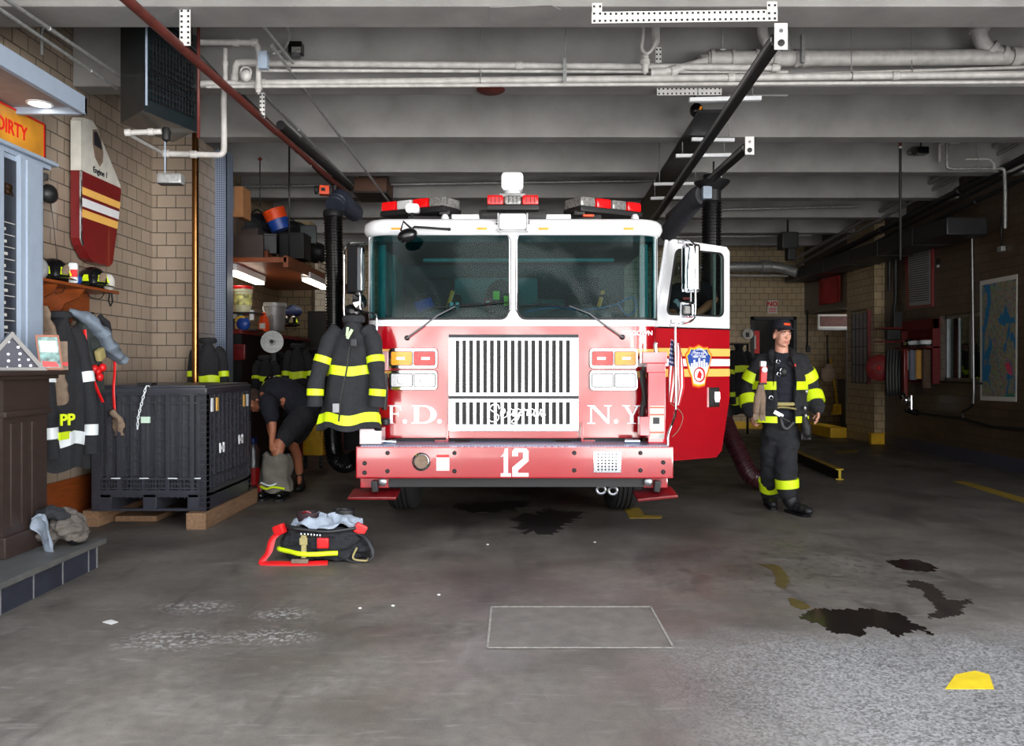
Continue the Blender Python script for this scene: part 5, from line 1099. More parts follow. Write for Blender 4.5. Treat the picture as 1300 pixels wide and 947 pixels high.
mb = MB(); mb.tube([(XL+.12, a, b) for a, b in ((6.87, 3.11), (6.87, 2.52), (6.90, 2.46))], .012, 6); fin(mb, 'door_edge', M['chrome'], wd)
# oval bell with its cord
bl = empty('gong_bell', (-3.8, 6.45, 2.7), 'small dark oval bell with hanging cord beside the mounted engine door', 'bell')
c = P(63, 246, 6.47); c.x = -3.80
mb = MB(); mb.lathe([(.0, .05), (.045, .04), (.075, .015), (.08, 0), (.07, -.03)], c, (1, -.3, 0), 22); fin(mb, 'gong', M['darkmetal'], bl)
mb = MB(); mb.boxc(c+V((-.04, 0, .14)), (.05, .05, .06), bevel=.01); fin(mb, 'gong_mount', M['steel'], bl)
mb = MB(); mb.tube(smoothpath([c+V((0, .02, -.07)), c+V((0, .07, -.3)), c+V((0, .12, -.62))], 5), .003, 5); fin(mb, 'cord', M['brownwood'], bl)
# ---------------------------------------------------------------- ribbed bulk container on its timbers
X0, X1, Y0c, Y1c, Zc0, Zc1 = -3.64, -2.645, 6.82, 7.98, .145, 1.235
ct = empty('bulk_container', ((X0+X1)/2, (Y0c+Y1c)/2, Zc0), 'large ribbed black plastic bulk container raised on timber blocks beside the brick pier', 'container')
M['bin'] = mat('black_ribbed_plastic', (50, 51, 58), .36, var=.15, vs=12)
mb = MB(); mb.box(X0+.05, X1-.05, Y0c+.05, Y1c-.05, Zc0+.16, Zc1-.03); fin(mb, 'inner_tub', M['bin'], ct)
mb = MB(); mb.box(X0-.005, X1+.005, Y0c-.005, Y1c+.005, Zc1-.075, Zc1-.02, .015); mb.box(X0+.02, X1-.02, Y0c+.02, Y1c-.02, Zc1-.03, Zc1, .01); fin(mb, 'lid', M['bin'], ct)
def ribface(axis):
    mb = MB(); L0, L1 = (X0, X1) if axis == 'x' else (Y0c, Y1c); n = 9 if axis == 'x' else 11
    def b(u0, u1, z0, z1, dep):
        if axis == 'x': mb.box(u0, u1, Y0c+.06-dep, Y0c+.06, z0, z1)
        else: mb.box(X1-.06, X1-.06+dep, u0, u1, z0, z1)
    rnd = random.Random(3 if axis == 'x' else 5)
    for i in range(n+1):
        u = L0+.02+(L1-L0-.04)*i/n; wd_ = .012 if i % 2 else .03; b(u-wd_/2, u+wd_/2, Zc0+.14, Zc1-.06, .055)
        if i < n:
            uu = u+(L1-L0)/n*.5; b(uu-.004, uu+.004, Zc0+.2, Zc1-.08, .03)
    for k in range(12):
        z = Zc0+.30+k*(Zc1-Zc0-.40)/11
        for i in range(n):
            if rnd.random() < (.72 if axis == 'x' else .95):
                u = L0+.02+(L1-L0-.04)*i/n; b(u, u+(L1-L0)/n, z, z+(.014 if axis == 'y' else .008), .045 if axis == 'y' else .032)
    for z, h_, dp in ((Zc1-.085, .012, .06), (Zc0+.27, .02, .058), (Zc0+.15, .03, .058), (Zc0+.19, .012, .05), (Zc0+.23, .01, .05), (Zc1-.16, .012, .05)): b(L0+.01, L1-.01, z, z+h_, dp)
    for a in (L0, L1-.075): b(a, a+.075, Zc0+.0, Zc1-.06, .06)
    for k in range(22):
        z = Zc0+.02+k*(Zc1-Zc0-.1)/21
        for a in (L0-.0, L1-.075): b(a+.01, a+.065, z, z+.008, .065)
    for i in range(n*2): u = L0+.03+(L1-L0-.06)*i/(n*2-1); b(u-.004, u+.004, Zc0+.11, Zc0+.27, .052)
    return mb
fin(ribface('x'), 'ribbed_front', M['bin'], ct); fin(ribface('y'), 'ribbed_side', M['bin'], ct)
mb = MB()
for x0_, x1_ in ((X0, X0+.17), (X0+.44, X0+.56), (X1-.17, X1)): mb.box(x0_, x1_, Y0c+.005, Y1c-.005, Zc0, Zc0+.15, .008)
mb.box(X0, X1, Y0c+.01, Y0c+.06, Zc0, Zc0+.02); mb.box(X0, X1, Y0c+.005, Y1c-.005, Zc0+.12, Zc0+.16); fin(mb, 'pallet_base', M['bin'], ct)
for px, py in ((1097, 472), (1185, 450)):
    y = Y0c+.35 if px == 1097 else Y0c+.85; z = .66 if px == 1097 else .69
    mb = MB(); mb.box(X1-.002, X1+.012, y-.055, y-.03, z-.045, z+.045, .004); mb.box(X1-.002, X1+.012, y+.03, y+.055, z-.045, z+.045, .004); mb.box(X1-.002, X1+.012, y-.03, y+.03, z-.015, z+.015); fin(mb, 'white_latch', M['white'], ct)
for i, (y, m) in enumerate(((Y0c+.1, 'white'), (Y0c+.22, 'stripe_y'), (Y0c+.93, 'stripe_y'), (Y0c+1.03, 'white'))):
    mb = MB(); mb.box(X1-.002, X1+.006, y, y+.045, 1.0, 1.12); fin(mb, 'side_marker', M[m], ct)
for px in (147, 183, 219, 253): x = XX(px, Y0c); mb = MB(); mb.box(x-.04, x+.04 if px < 250 else x+.012, Y0c-.004, Y0c+.01, .425, .434); fin(mb, 'metal_slot', M['silver'], ct)
mb = MB(); mb.box(XX(179, Y0c), XX(190, Y0c), Y0c-.006, Y0c+.02, ZZ(537, Y0c), ZZ(529, Y0c), .002); fin(mb, 'hasp_plate', mat('pale_green_label', (190, 214, 196), .5), ct)
mb = MB(); mb.boxc((XX(189, 6.9), 6.87, Zc1+.01), (.12, .12, .025), bevel=.006); fin(mb, 'lid_hasp', M['black'], ct)
ch = empty('chain', P(186, 510, 6.79), 'short galvanised chain hanging over the lid edge of the black container', 'chain')
pts = smoothpath([P(192, 490, 6.86), P(186, 490.5, 6.80), P(183, 500, 6.79), P(179, 515, 6.79), P(175.5, 530, 6.79), P(174.5, 545, 6.79)], 4); acc = []
n = 15
def along(pts, t):
    ls = [0]
    for a, b in zip(pts, pts[1:]): ls.append(ls[-1]+(b-a).length)
    d = t*ls[-1]
    for i in range(len(pts)-1):
        if d <= ls[i+1]+1e-9: return pts[i].lerp(pts[i+1], (d-ls[i])/max(1e-9, ls[i+1]-ls[i])), (pts[i+1]-pts[i]).normalized()
for k in range(n):
    p, t = along(pts, (k+.5)/n); a, b = frame_of(t, (0, 1, 0) if abs(t.y) < .9 else (0, 0, 1)); s_ = a if k % 2 else b
    mb = MB(); mb.tube([p+t*math.sin(q*PI/6)*.018+s_*math.cos(q*PI/6)*.009 for q in range(12)], .0035, 6, closed=True); fin(mb, 'chain_link', M['silver'], ch)
mb = MB(); mb.box(-2.79, -2.62, 6.74, 8.12, 0, .143, .006); fin(mb, 'timber_block', M['timber'], label='long squared timber under the right side of the black container', cat='timber', group='timbers under the black container')
mb = MB(); mb.box(-3.74, -3.60, 6.86, 8.1, 0, .143, .006); fin(mb, 'timber_block', M['timber'], label='squared timber under the left side of the black container', cat='timber', group='timbers under the black container')
mb = MB(); mb.box(-3.58, -3.2, 7.1, 7.6, 0, .05, .005); fin(mb, 'plywood_offcut', M['timber'], label='thin plywood offcut on the floor under the black container', cat='board')
# brass pole, and the coat hung behind it
pm_ = empty('fire_pole', (XX(248, 8.2), 8.25, 0), 'polished brass sliding pole in front of the tiled pier', 'pole')
mb = MB(); mb.cyl((XX(248, 8.25), 8.25, 0), (XX(248, 8.25), 8.25, 4.49), .034, n=20); fin(mb, 'brass_tube', M['brass'], pm_)
mb = MB(); mb.lathe([(.06, 0), (.06, .02), (.04, .03), (.036, .05)], (XX(248, 8.25), 8.25, 0), (0, 0, 1), 20); fin(mb, 'floor_collar', M['brass'], pm_)
coat('turnout_coat', 'black turnout coat with lime bands hung between the brass pole and the diamond plate', (-3.26, 8.45, 1.66), .92, .42, .22, bands=((.44, .09), (.85, .09)), facing=.4, seed=12)
# ================================================================ work room behind the pier
def tubefit(name, label, a, b, w=.16):
    a, b = V(a), V(b); a.z = b.z = 2.595; r = empty(name, (a+b)/2, label, 'light fixture', group='fluorescent fixtures over the bench')
    mb = MB(); mb.beam(a+V((0,0,.02)), b+V((0,0,.02)), w, .085, bevel=.008); fin(mb, 'fixture_housing', M['white'], r)
    mb = MB(); mb.beam(a+V((0, 0, -.045)), b+V((0, 0, -.045)), w*.8, .03, bevel=.012); fin(mb, 'lit_diffuser', M['lamp'], r)
tubefit('fluorescent_fixture', 'lit fluorescent fixture under the storage loft, nearer the diamond plate', P(292, 340, 9.7), P(330, 350, 11.1))
tubefit('fluorescent_fixture', 'lit fluorescent fixture under the storage loft, nearer the hanging black hose', P(388, 357, 10.6), P(413, 365, 11.8), .13)
lf = empty('storage_loft', (-3.5, 11.2, 2.55), 'timber storage shelf hung from the ceiling above the workbench', 'shelf')
mb = MB(); mb.box(-4.0, -2.75, 9.6, 13.2, 2.66, 2.72); fin(mb, 'loft_deck', M['orangewood'], lf)
mb = MB(); mb.box(-2.79, -2.73, 9.6, 13.2, 2.60, 2.74, .005); fin(mb, 'loft_edge', M['orangewood'], lf)
for y in (9.9, 12.9):
    mb = MB(); mb.cyl((-2.8, y, 2.7), (-2.8, y, 4.49), .012, n=8); fin(mb, 'hanger_rod', M['darkmetal'], lf)
mb = MB(); mb.box(-3.9, -3.05, 9.65, 9.70, 2.72, 3.0); fin(mb, 'end_board', M['brownwood'], lf)
def simplebox(name, label, c, size, m, cat='box', rz=0, ry=0, group=None, flap=True):
    mb = MB(); mb.boxc(c, size, rz=rz, ry=ry, bevel=.006); o = fin(mb, name, m, label=label, cat=cat, group=group)
    if flap:
        mb = MB(); mb.boxc(V(c)+V((0, -size[1]/2-.001, size[2]*.1)), (.05, .003, size[2]*.8), rz=0); fin(mb, 'tape_strip', M['paper'] if flap == 1 else M['tan'], o)
    return o
simplebox('cardboard_box', 'tall brown cardboard box on top of the storage loft at its left end', P(301, 259, 9.9), (.25, .3, .38), M['cardboard'], group='things on the loft', flap=2)
simplebox('cardboard_box', 'dark flattened cardboard box leaning below the tall box on the loft', P(296, 292, 9.95), (.18, .3, .30), mat('dark_cardboard', (62, 48, 38), .8), group='things on the loft', flap=0)
mb = MB(); mb.lathe([(.0, 0), (.13, 0), (.14, .12), (.145, .14)], P(357, 292, 10.6), (-.35, -.1, .93), 20); o_ = fin(mb, 'paint_bucket', M['blueplastic'], label='orange and blue bucket tilted on the storage loft', cat='bucket')
mb = MB(); mb.lathe([(.147, .14), (.15, .26), (.155, .265), (.155, .28), (.14, .285), (0, .285)], P(357, 292, 10.6), (-.35, -.1, .93), 20); fin(mb, 'orange_half', M['orange'], o_)
for i, (px, py, Y, sx, sy, sz, m, ly, ttl, ct_) in enumerate((
    (318, 305, 10.2, .32, .4, .22, 'brownwood', 0, 'dark brown crate on the loft beside the cardboard box', 'crate'),
    (340, 312, 10.4, .22, .3, .24, 'darkmetal', .3, 'dark metal tool box on the loft left of the tilted bucket', 'tool box'),
    (375, 315, 11, .34, .4, .34, 'black', 0, 'big black bin on the loft right of the tilted bucket', 'bin'),
    (392, 300, 11.4, .22, .3, .24, 'cabgrey', .2, 'charcoal case high on the loft near the hanging hose', 'case'),
    (352, 330, 11, .3, .3, .12, 'tan', -.1, 'flat tan carton at the loft edge under the bucket', 'carton'),
    (330, 326, 10.3, .26, .3, .12, 'orangewood', .1, 'orange brown board stack at the loft edge left of the tan carton', 'boards'))):
    c = P(px, py, Y); c.z = max(c.z, 2.73+sz/2); mb = MB(); mb.boxc(c, (sx, sy, sz), ry=0, rz=ly, bevel=.01); o_ = fin(mb, ct_.replace(' ', '_'), M[m], label=ttl, cat=ct_)
    mb = MB(); mb.boxc(c+V((0, 0, sz/2+.008)), (sx*1.03, sy*1.03, .02), rz=ly, bevel=.004); fin(mb, 'lid', M['darkmetal'], o_)
for i, (px, py, Y, rx_, ry_, rz_, m, ttl) in enumerate(((308, 290, 10.6, .22, .3, .2, 'cloth', 'black duffel bag heaped on the loft behind the tall cardboard box'), (332, 285, 11.0, .2, .25, .16, 'navy', 'navy bag heaped on the loft left of the tilted bucket'), (372, 296, 12.3, .26, .22, .18, 'cloth', 'large black bag on the loft above the big black bin'), (402, 322, 12.7, .18, .2, .18, 'black', 'black sack on the loft edge near the hanging hose'), (346, 310, 11.5, .18, .2, .22, 'cloth', 'black bag under the tilted bucket on the loft'))):
    c = P(px, py, Y); mb = MB(); mb.ell(c, (rx_, ry_, rz_), nu=20, nv=12)
    for v in mb.bm.verts: v.co += (v.co-c)*.25*noise.noise(v.co*5)
    o_ = fin(mb, 'duffel_bag', M[m], label=ttl, cat='bag'); mb = MB(); mb.tube(smoothpath([c+V((-rx_*.5, -ry_*.7, rz_*.6)), c+V((0, -ry_*.8, rz_*1.05)), c+V((rx_*.5, -ry_*.7, rz_*.6))], 5), .012, 6); fin(mb, 'bag_strap', M['black'], o_)
mb = MB()
for k in range(9): x = -3.25+.035*k*1.0; mb.cyl((-2.8, 11.4+.09*k, 2.74), (-2.8, 11.4+.09*k, 2.9), .005, n=6)
mb.cyl((-2.8, 11.4, 2.9), (-2.8, 12.12, 2.9), .008, n=6); mb.cyl((-2.8, 11.4, 2.82), (-2.8, 12.12, 2.82), .006, n=6); fin(mb, 'wire_basket', M['tan'], label='small brown wire rack along the loft edge', cat='rack')
mb = MB(); mb.cyl(P(330, 205, 9.3), P(330, 262, 9.3), .007, n=6); hk = fin(mb, 'ceiling_hook', M['darkmetal'], label='dark hook chain hanging from the ceiling above the loft', cat='hook')
mb = MB(); mb.lathe([(.0, -.03), (.03, 0), (.0, .03)], P(330, 202, 9.3), (0, 0, 1), 10); fin(mb, 'hook_anchor', M['redpipe'], hk)
# bench and what is on it
wb = empty('workbench', (-3.5, 11.4, 0), 'dark workbench with a red top edge against the tiled wall', 'workbench')
zt_ = ZZ(424, 11.0)
mb = MB(); mb.box(-3.98, -3.3, 9.6, 12.9, zt_-.05, zt_, .004); fin(mb, 'bench_top', M['darkred'], wb)
mb = MB(); mb.box(-3.98, -3.4, 9.7, 12.8, .1, zt_-.05); fin(mb, 'bench_cabinet', M['black'], wb)
for y in (9.72, 12.78):
    mb = MB(); mb.box(-3.4, -3.34, y, y+.06, 0, zt_-.05); fin(mb, 'bench_leg', M['darkmetal'], wb)
def on_bench(px, Y): return V((XX(px, Y), Y, zt_+.001))
def pail(name, label, c, r, h, m, lid=None, cat='bucket', handle=True, band=None):
    c = V(c); mb = MB(); mb.lathe([(r*.82, 0), (r*.84, .01), (r*.97, h*.86), (r*1.04, h*.87), (r*1.04, h*.9), (r, h*.91), (r*1.01, h), (r*.95, h), (r*.8, .02), (0, .02)], c, (0, 0, 1), 24); o = fin(mb, name, m, label=label, cat=cat)
    if lid: mb = MB(); mb.lathe([(r*1.04, h-.01), (r*1.06, h+.02), (r*.98, h+.03), (0, h+.03)], c, (0, 0, 1), 24); fin(mb, 'lid', lid, o)
    if band: mb = MB(); mb.lathe([(r*.9, h*.3), (r*.915, h*.3), (r*.975, h*.75), (r*.95, h*.75)], c, (0, 0, 1), 24); fin(mb, 'printed_label', band, o)
    if handle: mb = MB(); mb.tube([c+V((r*1.05*math.cos(a*PI/8), -.01-r*.9*math.sin(a*PI/8)*.9, h*.88-r*.8*math.sin(a*PI/8))) for a in range(9)], .004, 5); fin(mb, 'wire_handle', M['steel'], o)
    return o
sb_ = empty('supply_rack', (-3.6, 10, zt_), 'black upright rack holding buckets and bottles on the workbench', 'rack')
mb = MB(); zz1 = ZZ(397, 10.0); mb.box(XX(288, 10), XX(330, 10), 9.85, 10.25, zz1-.02, zz1); mb.box(XX(288, 10), XX(330, 10), 9.85, 10.25, zt_+.0, zt_+.02); fin(mb, 'rack_shelf', M['darkmetal'], sb_)
for px in (289, 329):
    mb = MB(); mb.box(XX(px, 10)-.01, XX(px, 10)+.01, 10.2, 10.24, zt_, zz1); fin(mb, 'rack_post', M['darkmetal'], sb_)
pail('plastic_bucket', 'printed bucket with red lid on top of the bench rack', (XX(307.5, 10), 10.03, zz1), .118, .31, mat('pale_yellow_plastic', (206, 204, 170), .4), M['redplastic'], band=mat('flower_print', (226, 210, 120), .5, var=.9, vs=16), handle=False)
pail('metal_pail', 'grey bucket standing on the workbench beside the orange bottle', (XX(349, 10.6), 10.6, zt_+.02), .148, .38, mat('grey_pail', (136, 138, 140), .45, .3), handle=True)
mb = MB(); mb.lathe([(.055, 0), (.06, .01), (.06, .1), (.05, .13), (.045, .18), (.03, .21), (.022, .22), (.022, .25), (0, .25)], on_bench(335, 10.2), (0, 0, 1), 16, sx=1.2); o_ = fin(mb, 'cleaner_bottle', M['orange'], label='orange cleaner bottle on the bench left of the grey bucket', cat='bottle')
mb = MB(); mb.boxc(on_bench(335, 10.2)+V((0, -.062, .07)), (.07, .004, .07)); fin(mb, 'bottle_label', M['paper'], o_)
mb = MB(); mb.tube(smoothpath([on_bench(337, 10.2)+V((.02, -.01, .2)), on_bench(337, 10.2)+V((.09, -.01, .22)), on_bench(337, 10.2)+V((.12, -.01, .15)), on_bench(337, 10.2)+V((.1, -.01, .08))], 5), .008, 6); fin(mb, 'bottle_handle', M['greyplastic'], o_)
c = P(309, 411, 9.8); mb = MB(); mb.ell(c, (.09, .06, .085)); o_ = fin(mb, 'blue_float', M['blueplastic'], label='round blue plastic tool with yellow trim on the bench rack', cat='tool'); mb = MB(); mb.tube([c+V((.09*math.cos(a), -.05, .085*math.sin(a))) for a in [k*PI/8 for k in range(3, 8)]], .012, 6); fin(mb, 'yellow_trim', M['yellow'], o_)
for i, (px, py, m, w_, h_, tt) in enumerate(((296, 401, 'paper', .1, .07, 'white spray box on bench rack left of blue tool'), (320, 400, 'white', .05, .13, 'slim white bottle on bench rack behind blue tool'), (306, 402, 'teal', .06, .05, 'small teal box on the bench rack'))):
    c = P(px, py, 9.95); mb = MB(); mb.boxc(c, (w_, .06, h_), bevel=.008); o_ = fin(mb, 'product_box', M[m], label=tt, cat='box'); mb = MB(); mb.boxc(c+V((0, 0, h_/2+.008)), (w_*.4, .03, .016)); fin(mb, 'cap', M['black'], o_)
# steel grinding disc hung at the bench front
c = P(345.5, 434, 9.75); mb = MB(); mb.lathe([(.0, .02), (.04, .02), (.045, .008), (.138, .006), (.14, 0), (.138, -.006), (0, -.006)], c, (.15, -1, .1), 32); gd = fin(mb, 'saw_disc', M['galv'], label='round steel saw disc mounted in front of the grey bucket', cat='saw disc')
mb = MB(); mb.lathe([(.025, .02), (.025, .05), (0, .05)], c, (.15, -1, .1), 12); fin(mb, 'disc_hub', M['black'], gd)
mb = MB(); mb.boxc(c+V((0, .08, -.25)), (.06, .06, .5)); fin(mb, 'stand', M['darkmetal'], gd)
c = P(304.5, 447, 9.6); mb = MB(); mb.boxc(c, (.135, .06, .19), bevel=.006); rb = fin(mb, 'red_tool_box', M['darkred'], label='dark red box fixed below the bench rack', cat='box')
mb = MB(); mb.boxc(c+V((0, -.032, .05)), (.08, .006, .012)); fin(mb, 'box_handle', M['black'], rb)
# helmets, hoses and coats crowding under the bench
helmet('fire_helmet', 'dark helmet with lime marks on the bench right of the grey bucket', P(368, 412, 10.9)+V((0, 0, 0)), rz=.4, s=.85, group='helmets on the workbench')
mb = MB(); mb.ell(P(372, 395, 11.3), (.13, .14, .09)); o_ = fin(mb, 'blue_duffel', mat('dark_blue_nylon', (34, 50, 92), .6), label='dark blue bag on the bench behind the dark helmet', cat='bag'); mb = MB(); mb.tube([P(364, 392, 11.15), P(372, 386, 11.1), P(380, 392, 11.15)], .01, 6); fin(mb, 'bag_handle', M['black'], o_)
G = 'turnout coats hanging at the workbench'
for i, (px, py, Y, h, w_, f, t) in enumerate(((337, 455, 9.8, .62, .36, .5, 'black turnout coat hanging below the bench rack, leftmost of the bench row'), (358, 452, 10.2, .72, .36, .4, 'black turnout coat in the middle of the bench row behind the bending man'), (378, 440, 10.0, .9, .40, .3, 'black turnout coat behind the bending man, second from the right'), (397, 446, 11.0, .85, .36, .2, 'black turnout coat at the right end of the bench row near the hose'))):
    coat('turnout_coat', t, P(px, py, Y), h, w_, .24, bands=((.40, .10), (.82, .10)), facing=f, seed=20+i, group=G)
helmet('fire_helmet', 'black helmet standing low beside the container behind the bending man', P(345, 492, 9.6), rz=.2, s=.9)
mb = MB(); mb.lathe([(.07, 0), (.075, .02), (.075, .4), (.05, .47), (.03, .5), (.0, .5)], (XX(321, 9.3), 9.3, 0), (0, 0, 1), 18); ex = fin(mb, 'extinguisher', M['steel'], label='small extinguisher with red base and blue top beside the timber', cat='extinguisher')
mb = MB(); mb.lathe([(.077, .0), (.078, .01), (.078, .2), (.077, .2)], (XX(321, 9.3), 9.3, 0), (0, 0, 1), 18); fin(mb, 'red_base', M['redplastic'], ex)
mb = MB(); mb.lathe([(.04, .48), (.05, .49), (.05, .55), (0, .56)], (XX(321, 9.3), 9.3, 0), (0, 0, 1), 14); fin(mb, 'blue_valve', M['blueplastic'], ex)
# mop bucket, red cabinet beyond
mbk = empty('mop_bucket', (XX(400, 10.4), 10.4, 0), 'yellow wheeled mop bucket behind the bending man', 'mop bucket')
x = XX(399, 10.4)
mb = MB(); mb.box(x-.13, x+.14, 10.3, 10.6, .22, .62, .03); fin(mb, 'bucket_tub', M['yellow'], mbk)
mb = MB(); mb.box(x-.11, x+.12, 10.28, 10.4, .62, .72, .02); fin(mb, 'wringer', M['yellow'], mbk)
for dx in (-.1, .1):
    mb = MB(); mb.cyl((x+dx-.015, 10.35, .09), (x+dx+.015, 10.35, .09), .045); mb.box(x+dx-.02, x+dx+.02, 10.33, 10.37, .09, .22); fin(mb, 'castor', M['black'], mbk)
rc = empty('red_locker', (-2.9, 12.6, 0), 'dark red steel locker in the shade behind the hanging coats', 'locker')
mb = MB(); mb.box(-3.3, -2.75, 12.3, 12.9, 0, 1.5, .01); fin(mb, 'locker_body', M['darkred'], rc)
mb = MB(); mb.box(-3.27, -2.78, 12.285, 12.3, .05, 1.45, .005); fin(mb, 'locker_door', M['darkred'], rc)
mb = MB(); mb.boxc((-2.85, 12.27, .8), (.02, .03, .12)); fin(mb, 'locker_handle', M['steel'], rc)
cl = empty('tall_cabinet', (-3.05, 13.3, 0), 'tall black cabinet in the dark corner behind the left hose', 'cabinet')
mb = MB(); mb.box(-3.4, -2.5, 13.1, 13.9, 0, 2.3, .01); fin(mb, 'cabinet_body', M['black'], cl)
mb = MB(); mb.box(-3.38, -2.96, 13.085, 13.1, .05, 2.25, .004); fin(mb, 'cabinet_door', M['black'], cl)
mb = MB(); mb.box(-2.94, -2.52, 13.085, 13.1, .05, 2.25, .004); fin(mb, 'cabinet_door', M['black'], cl)
# red bound folder shelf items by the truck
# ================================================================ bag of gear on the floor
bg_ = empty('bunker_gear_set', FL(403, 712), 'open black gear bundle with pale lining, red straps and lime band on the floor', 'gear bundle')
gc = V((-1.385, 5.80, 0))
def bagring(t, off=0, n=40):
    # t 0..1 from floor to rim
    pts = ((0, .27, .17), (.12, .33, .22), (.35, .33, .23), (.6, .29, .21), (.85, .27, .2), (1, .28, .2))
    for (a, rx_, ry_), (b, sx_, sy_) in zip(pts, pts[1:]):
        if t <= b: k = (t-a)/(b-a); X_, Y_ = rx_+(sx_-rx_)*k, ry_+(sy_-ry_)*k; break
    r = []
    for k in range(n):
        a = 2*PI*k/n; f = 1+.05*math.sin(3*a+t*3)+.04*math.sin(7*a+t*5)
        z = .245*t*(1+.08*math.sin(2*a+1))-.02*math.sin(a)*t
        r.append(gc+V((math.cos(a)*(X_*f+off), math.sin(a)*(Y_*f+off), z+.002)))
    return r
mb = MB()
for z_, rx_, ry_, r_ in ((.065, .235, .135, .063), (.13, .25, .145, .06), (.19, .235, .14, .05)):
    ring_ = [gc+V((rx_*math.cos(a)*(1+.05*math.sin(3*a+z_*20)), ry_*math.sin(a)*(1+.06*math.sin(5*a)), z_+.012*math.sin(4*a+z_*30))) for a in [2*PI*k/30 for k in range(30)]]
    mb.tube(ring_, [r_*(1+.18*math.sin(k*.9+z_*40)) for k in range(30)], 12, closed=False, cap=True)
    mb.ell(ring_[0], (r_,)*3); mb.ell(ring_[-1], (r_,)*3)
mb.ell(gc+V((0, 0, .09)), (.24, .14, .085)); mb.ell(gc+V((.27, -.02, .07)), (.09, .10, .065))
o_ = fin(mb, 'folded_trousers', M['cloth'], bg_, remesh=.009, smooth=3); crumple(o_, .022, (11, 11, 26), 2)
for v in o_.data.vertices:
    if v.co.z < .004: v.co.z = .004
def lining(u, v):
    a = 2*PI*u; r = .04+.96*v
    return V((gc.x+.02+math.cos(a)*.262*r, gc.y+math.sin(a)*.165*r, .215+.035*v+.085*(1-v*v)*(.75+.25*math.sin(3*a+1))+.016*math.sin(5*a+7*v)+.010*math.sin(11*a)*v))
mb = MB(); mb.sheet(lining, 60, 16, .010); o_ = fin(mb, 'pale_lining', mat('blue_grey_quilting', (150, 160, 172), .85, var=.12, bump=.6, bs=30), bg_); crumple(o_, .018, (13, 13, 13), 8)
for dx, dy, t_ in ((-.12, .02, 0), (.12, .12, 1)):
    b0_ = gc+V((dx, dy, .125)); mb = MB(); mb.rings([[b0_+V((math.cos(a)*.085*s_*(1 if 1 else 1), math.sin(a)*.07*s_, z_)) for a in [2*PI*k/20 for k in range(20)]] for s_, z_ in ((.8, 0), (.9, .1), (1.0, .19), (.98, .2), (.9, .17), (.7, .05))], True); bo = fin(mb, 'boot_shaft', M['black'] if t_ else mat('maroon_boot', (44, 24, 28), .7), bg_)
    mb = MB(); mb.tube([b0_+V((-.03, -.04, .2)), b0_+V((.0, -.05, .215)), b0_+V((.03, -.04, .2))], .008, 6); fin(mb, 'pull_loop', M['darkred'] if not t_ else M['black'], bo)
red = M['redplastic']
def strap(pts, w, m, par, name='red_strap', th=.25): mb = MB(); mb.tube(smoothpath(pts, 5), w, 8, flat=th, up=(0, -.5, 1)); return fin(mb, name, m, par)
strap([gc+V((-.26, -.1, .22)), gc+V((-.33, -.14, .17)), gc+V((-.35, -.18, .08)), gc+V((-.385, -.22, .015)), gc+V((-.30, -.235, .012)), gc+V((-.1, -.24, .012)), gc+V((.08, -.22, .012))], .026, red, bg_)
mb = MB(); mb.boxc(gc+V((-.29, -.12, .225)), (.09, .05, .075), ry=-.4, rz=-.3, bevel=.015); fin(mb, 'red_pad', red, bg_)
mb = MB(); mb.boxc(gc+V((.285, -.09, .225)), (.09, .05, .075), ry=.5, rz=.3, bevel=.015); fin(mb, 'red_pad', red, bg_)
mb = MB(); mb.boxc(gc+V((.045, -.215, .15)), (.085, .03, .075), bevel=.012); fin(mb, 'red_pad', red, bg_)
def arc(t, a0, a1, off, n=14, dz=0.0):
    R0 = bagring(t, off, 80); i0, i1 = int(a0/360*80), int(a1/360*80); return [R0[i % 80]+V((0, 0, dz)) for i in range(i0, i1+1)]
mb = MB(); mb.tube(arc(.30, 215, 315, .008), .020, 8, flat=.35, up=(0, 0, 1)) if 0 else mb.tube(arc(.30, 205, 300, .004), .017, 8); fin(mb, 'lime_band', M['lime'], bg_)
mb = MB(); mb.tube(arc(.92, 190, 350, .006), .012, 8); fin(mb, 'waist_belt', M['darkmetal'], bg_)
mb = MB(); mb.boxc(gc+V((-.085, -.235, .13)), (.035, .02, .16), bevel=.004); mb.boxc(gc+V((-.085, -.245, .17)), (.055, .015, .05), bevel=.004); fin(mb, 'buckle_strap', M['khaki'], bg_)
mb = MB(); mb.boxc(gc+V((-.11, -.25, .03)), (.12, .02, .03), bevel=.006); fin(mb, 'strap_tail', M['tan'], bg_)
mb = MB()
for k in range(7):
    p = arc(.8, 250, 300, .012)[k]; mb.ell(p, (.008, .006, .012), nu=8, nv=5)
fin(mb, 'snap_hooks', M['chrome'], bg_)
strap([gc+V((.26, -.1, .20)), gc+V((.33, -.12, .17)), gc+V((.385, -.15, .08)), gc+V((.37, -.17, .03)), gc+V((.26, -.17, .012)), gc+V((.2, -.17, .03))], .015, M['black'], bg_, 'black_strap', .5)
strap([gc+V((.27, -.14, .10)), gc+V((.25, -.17, .03)), gc+V((.34, -.18, .016)), gc+V((.36, -.17, .03))], .007, M['khaki'], bg_, 'khaki_cord', 1)
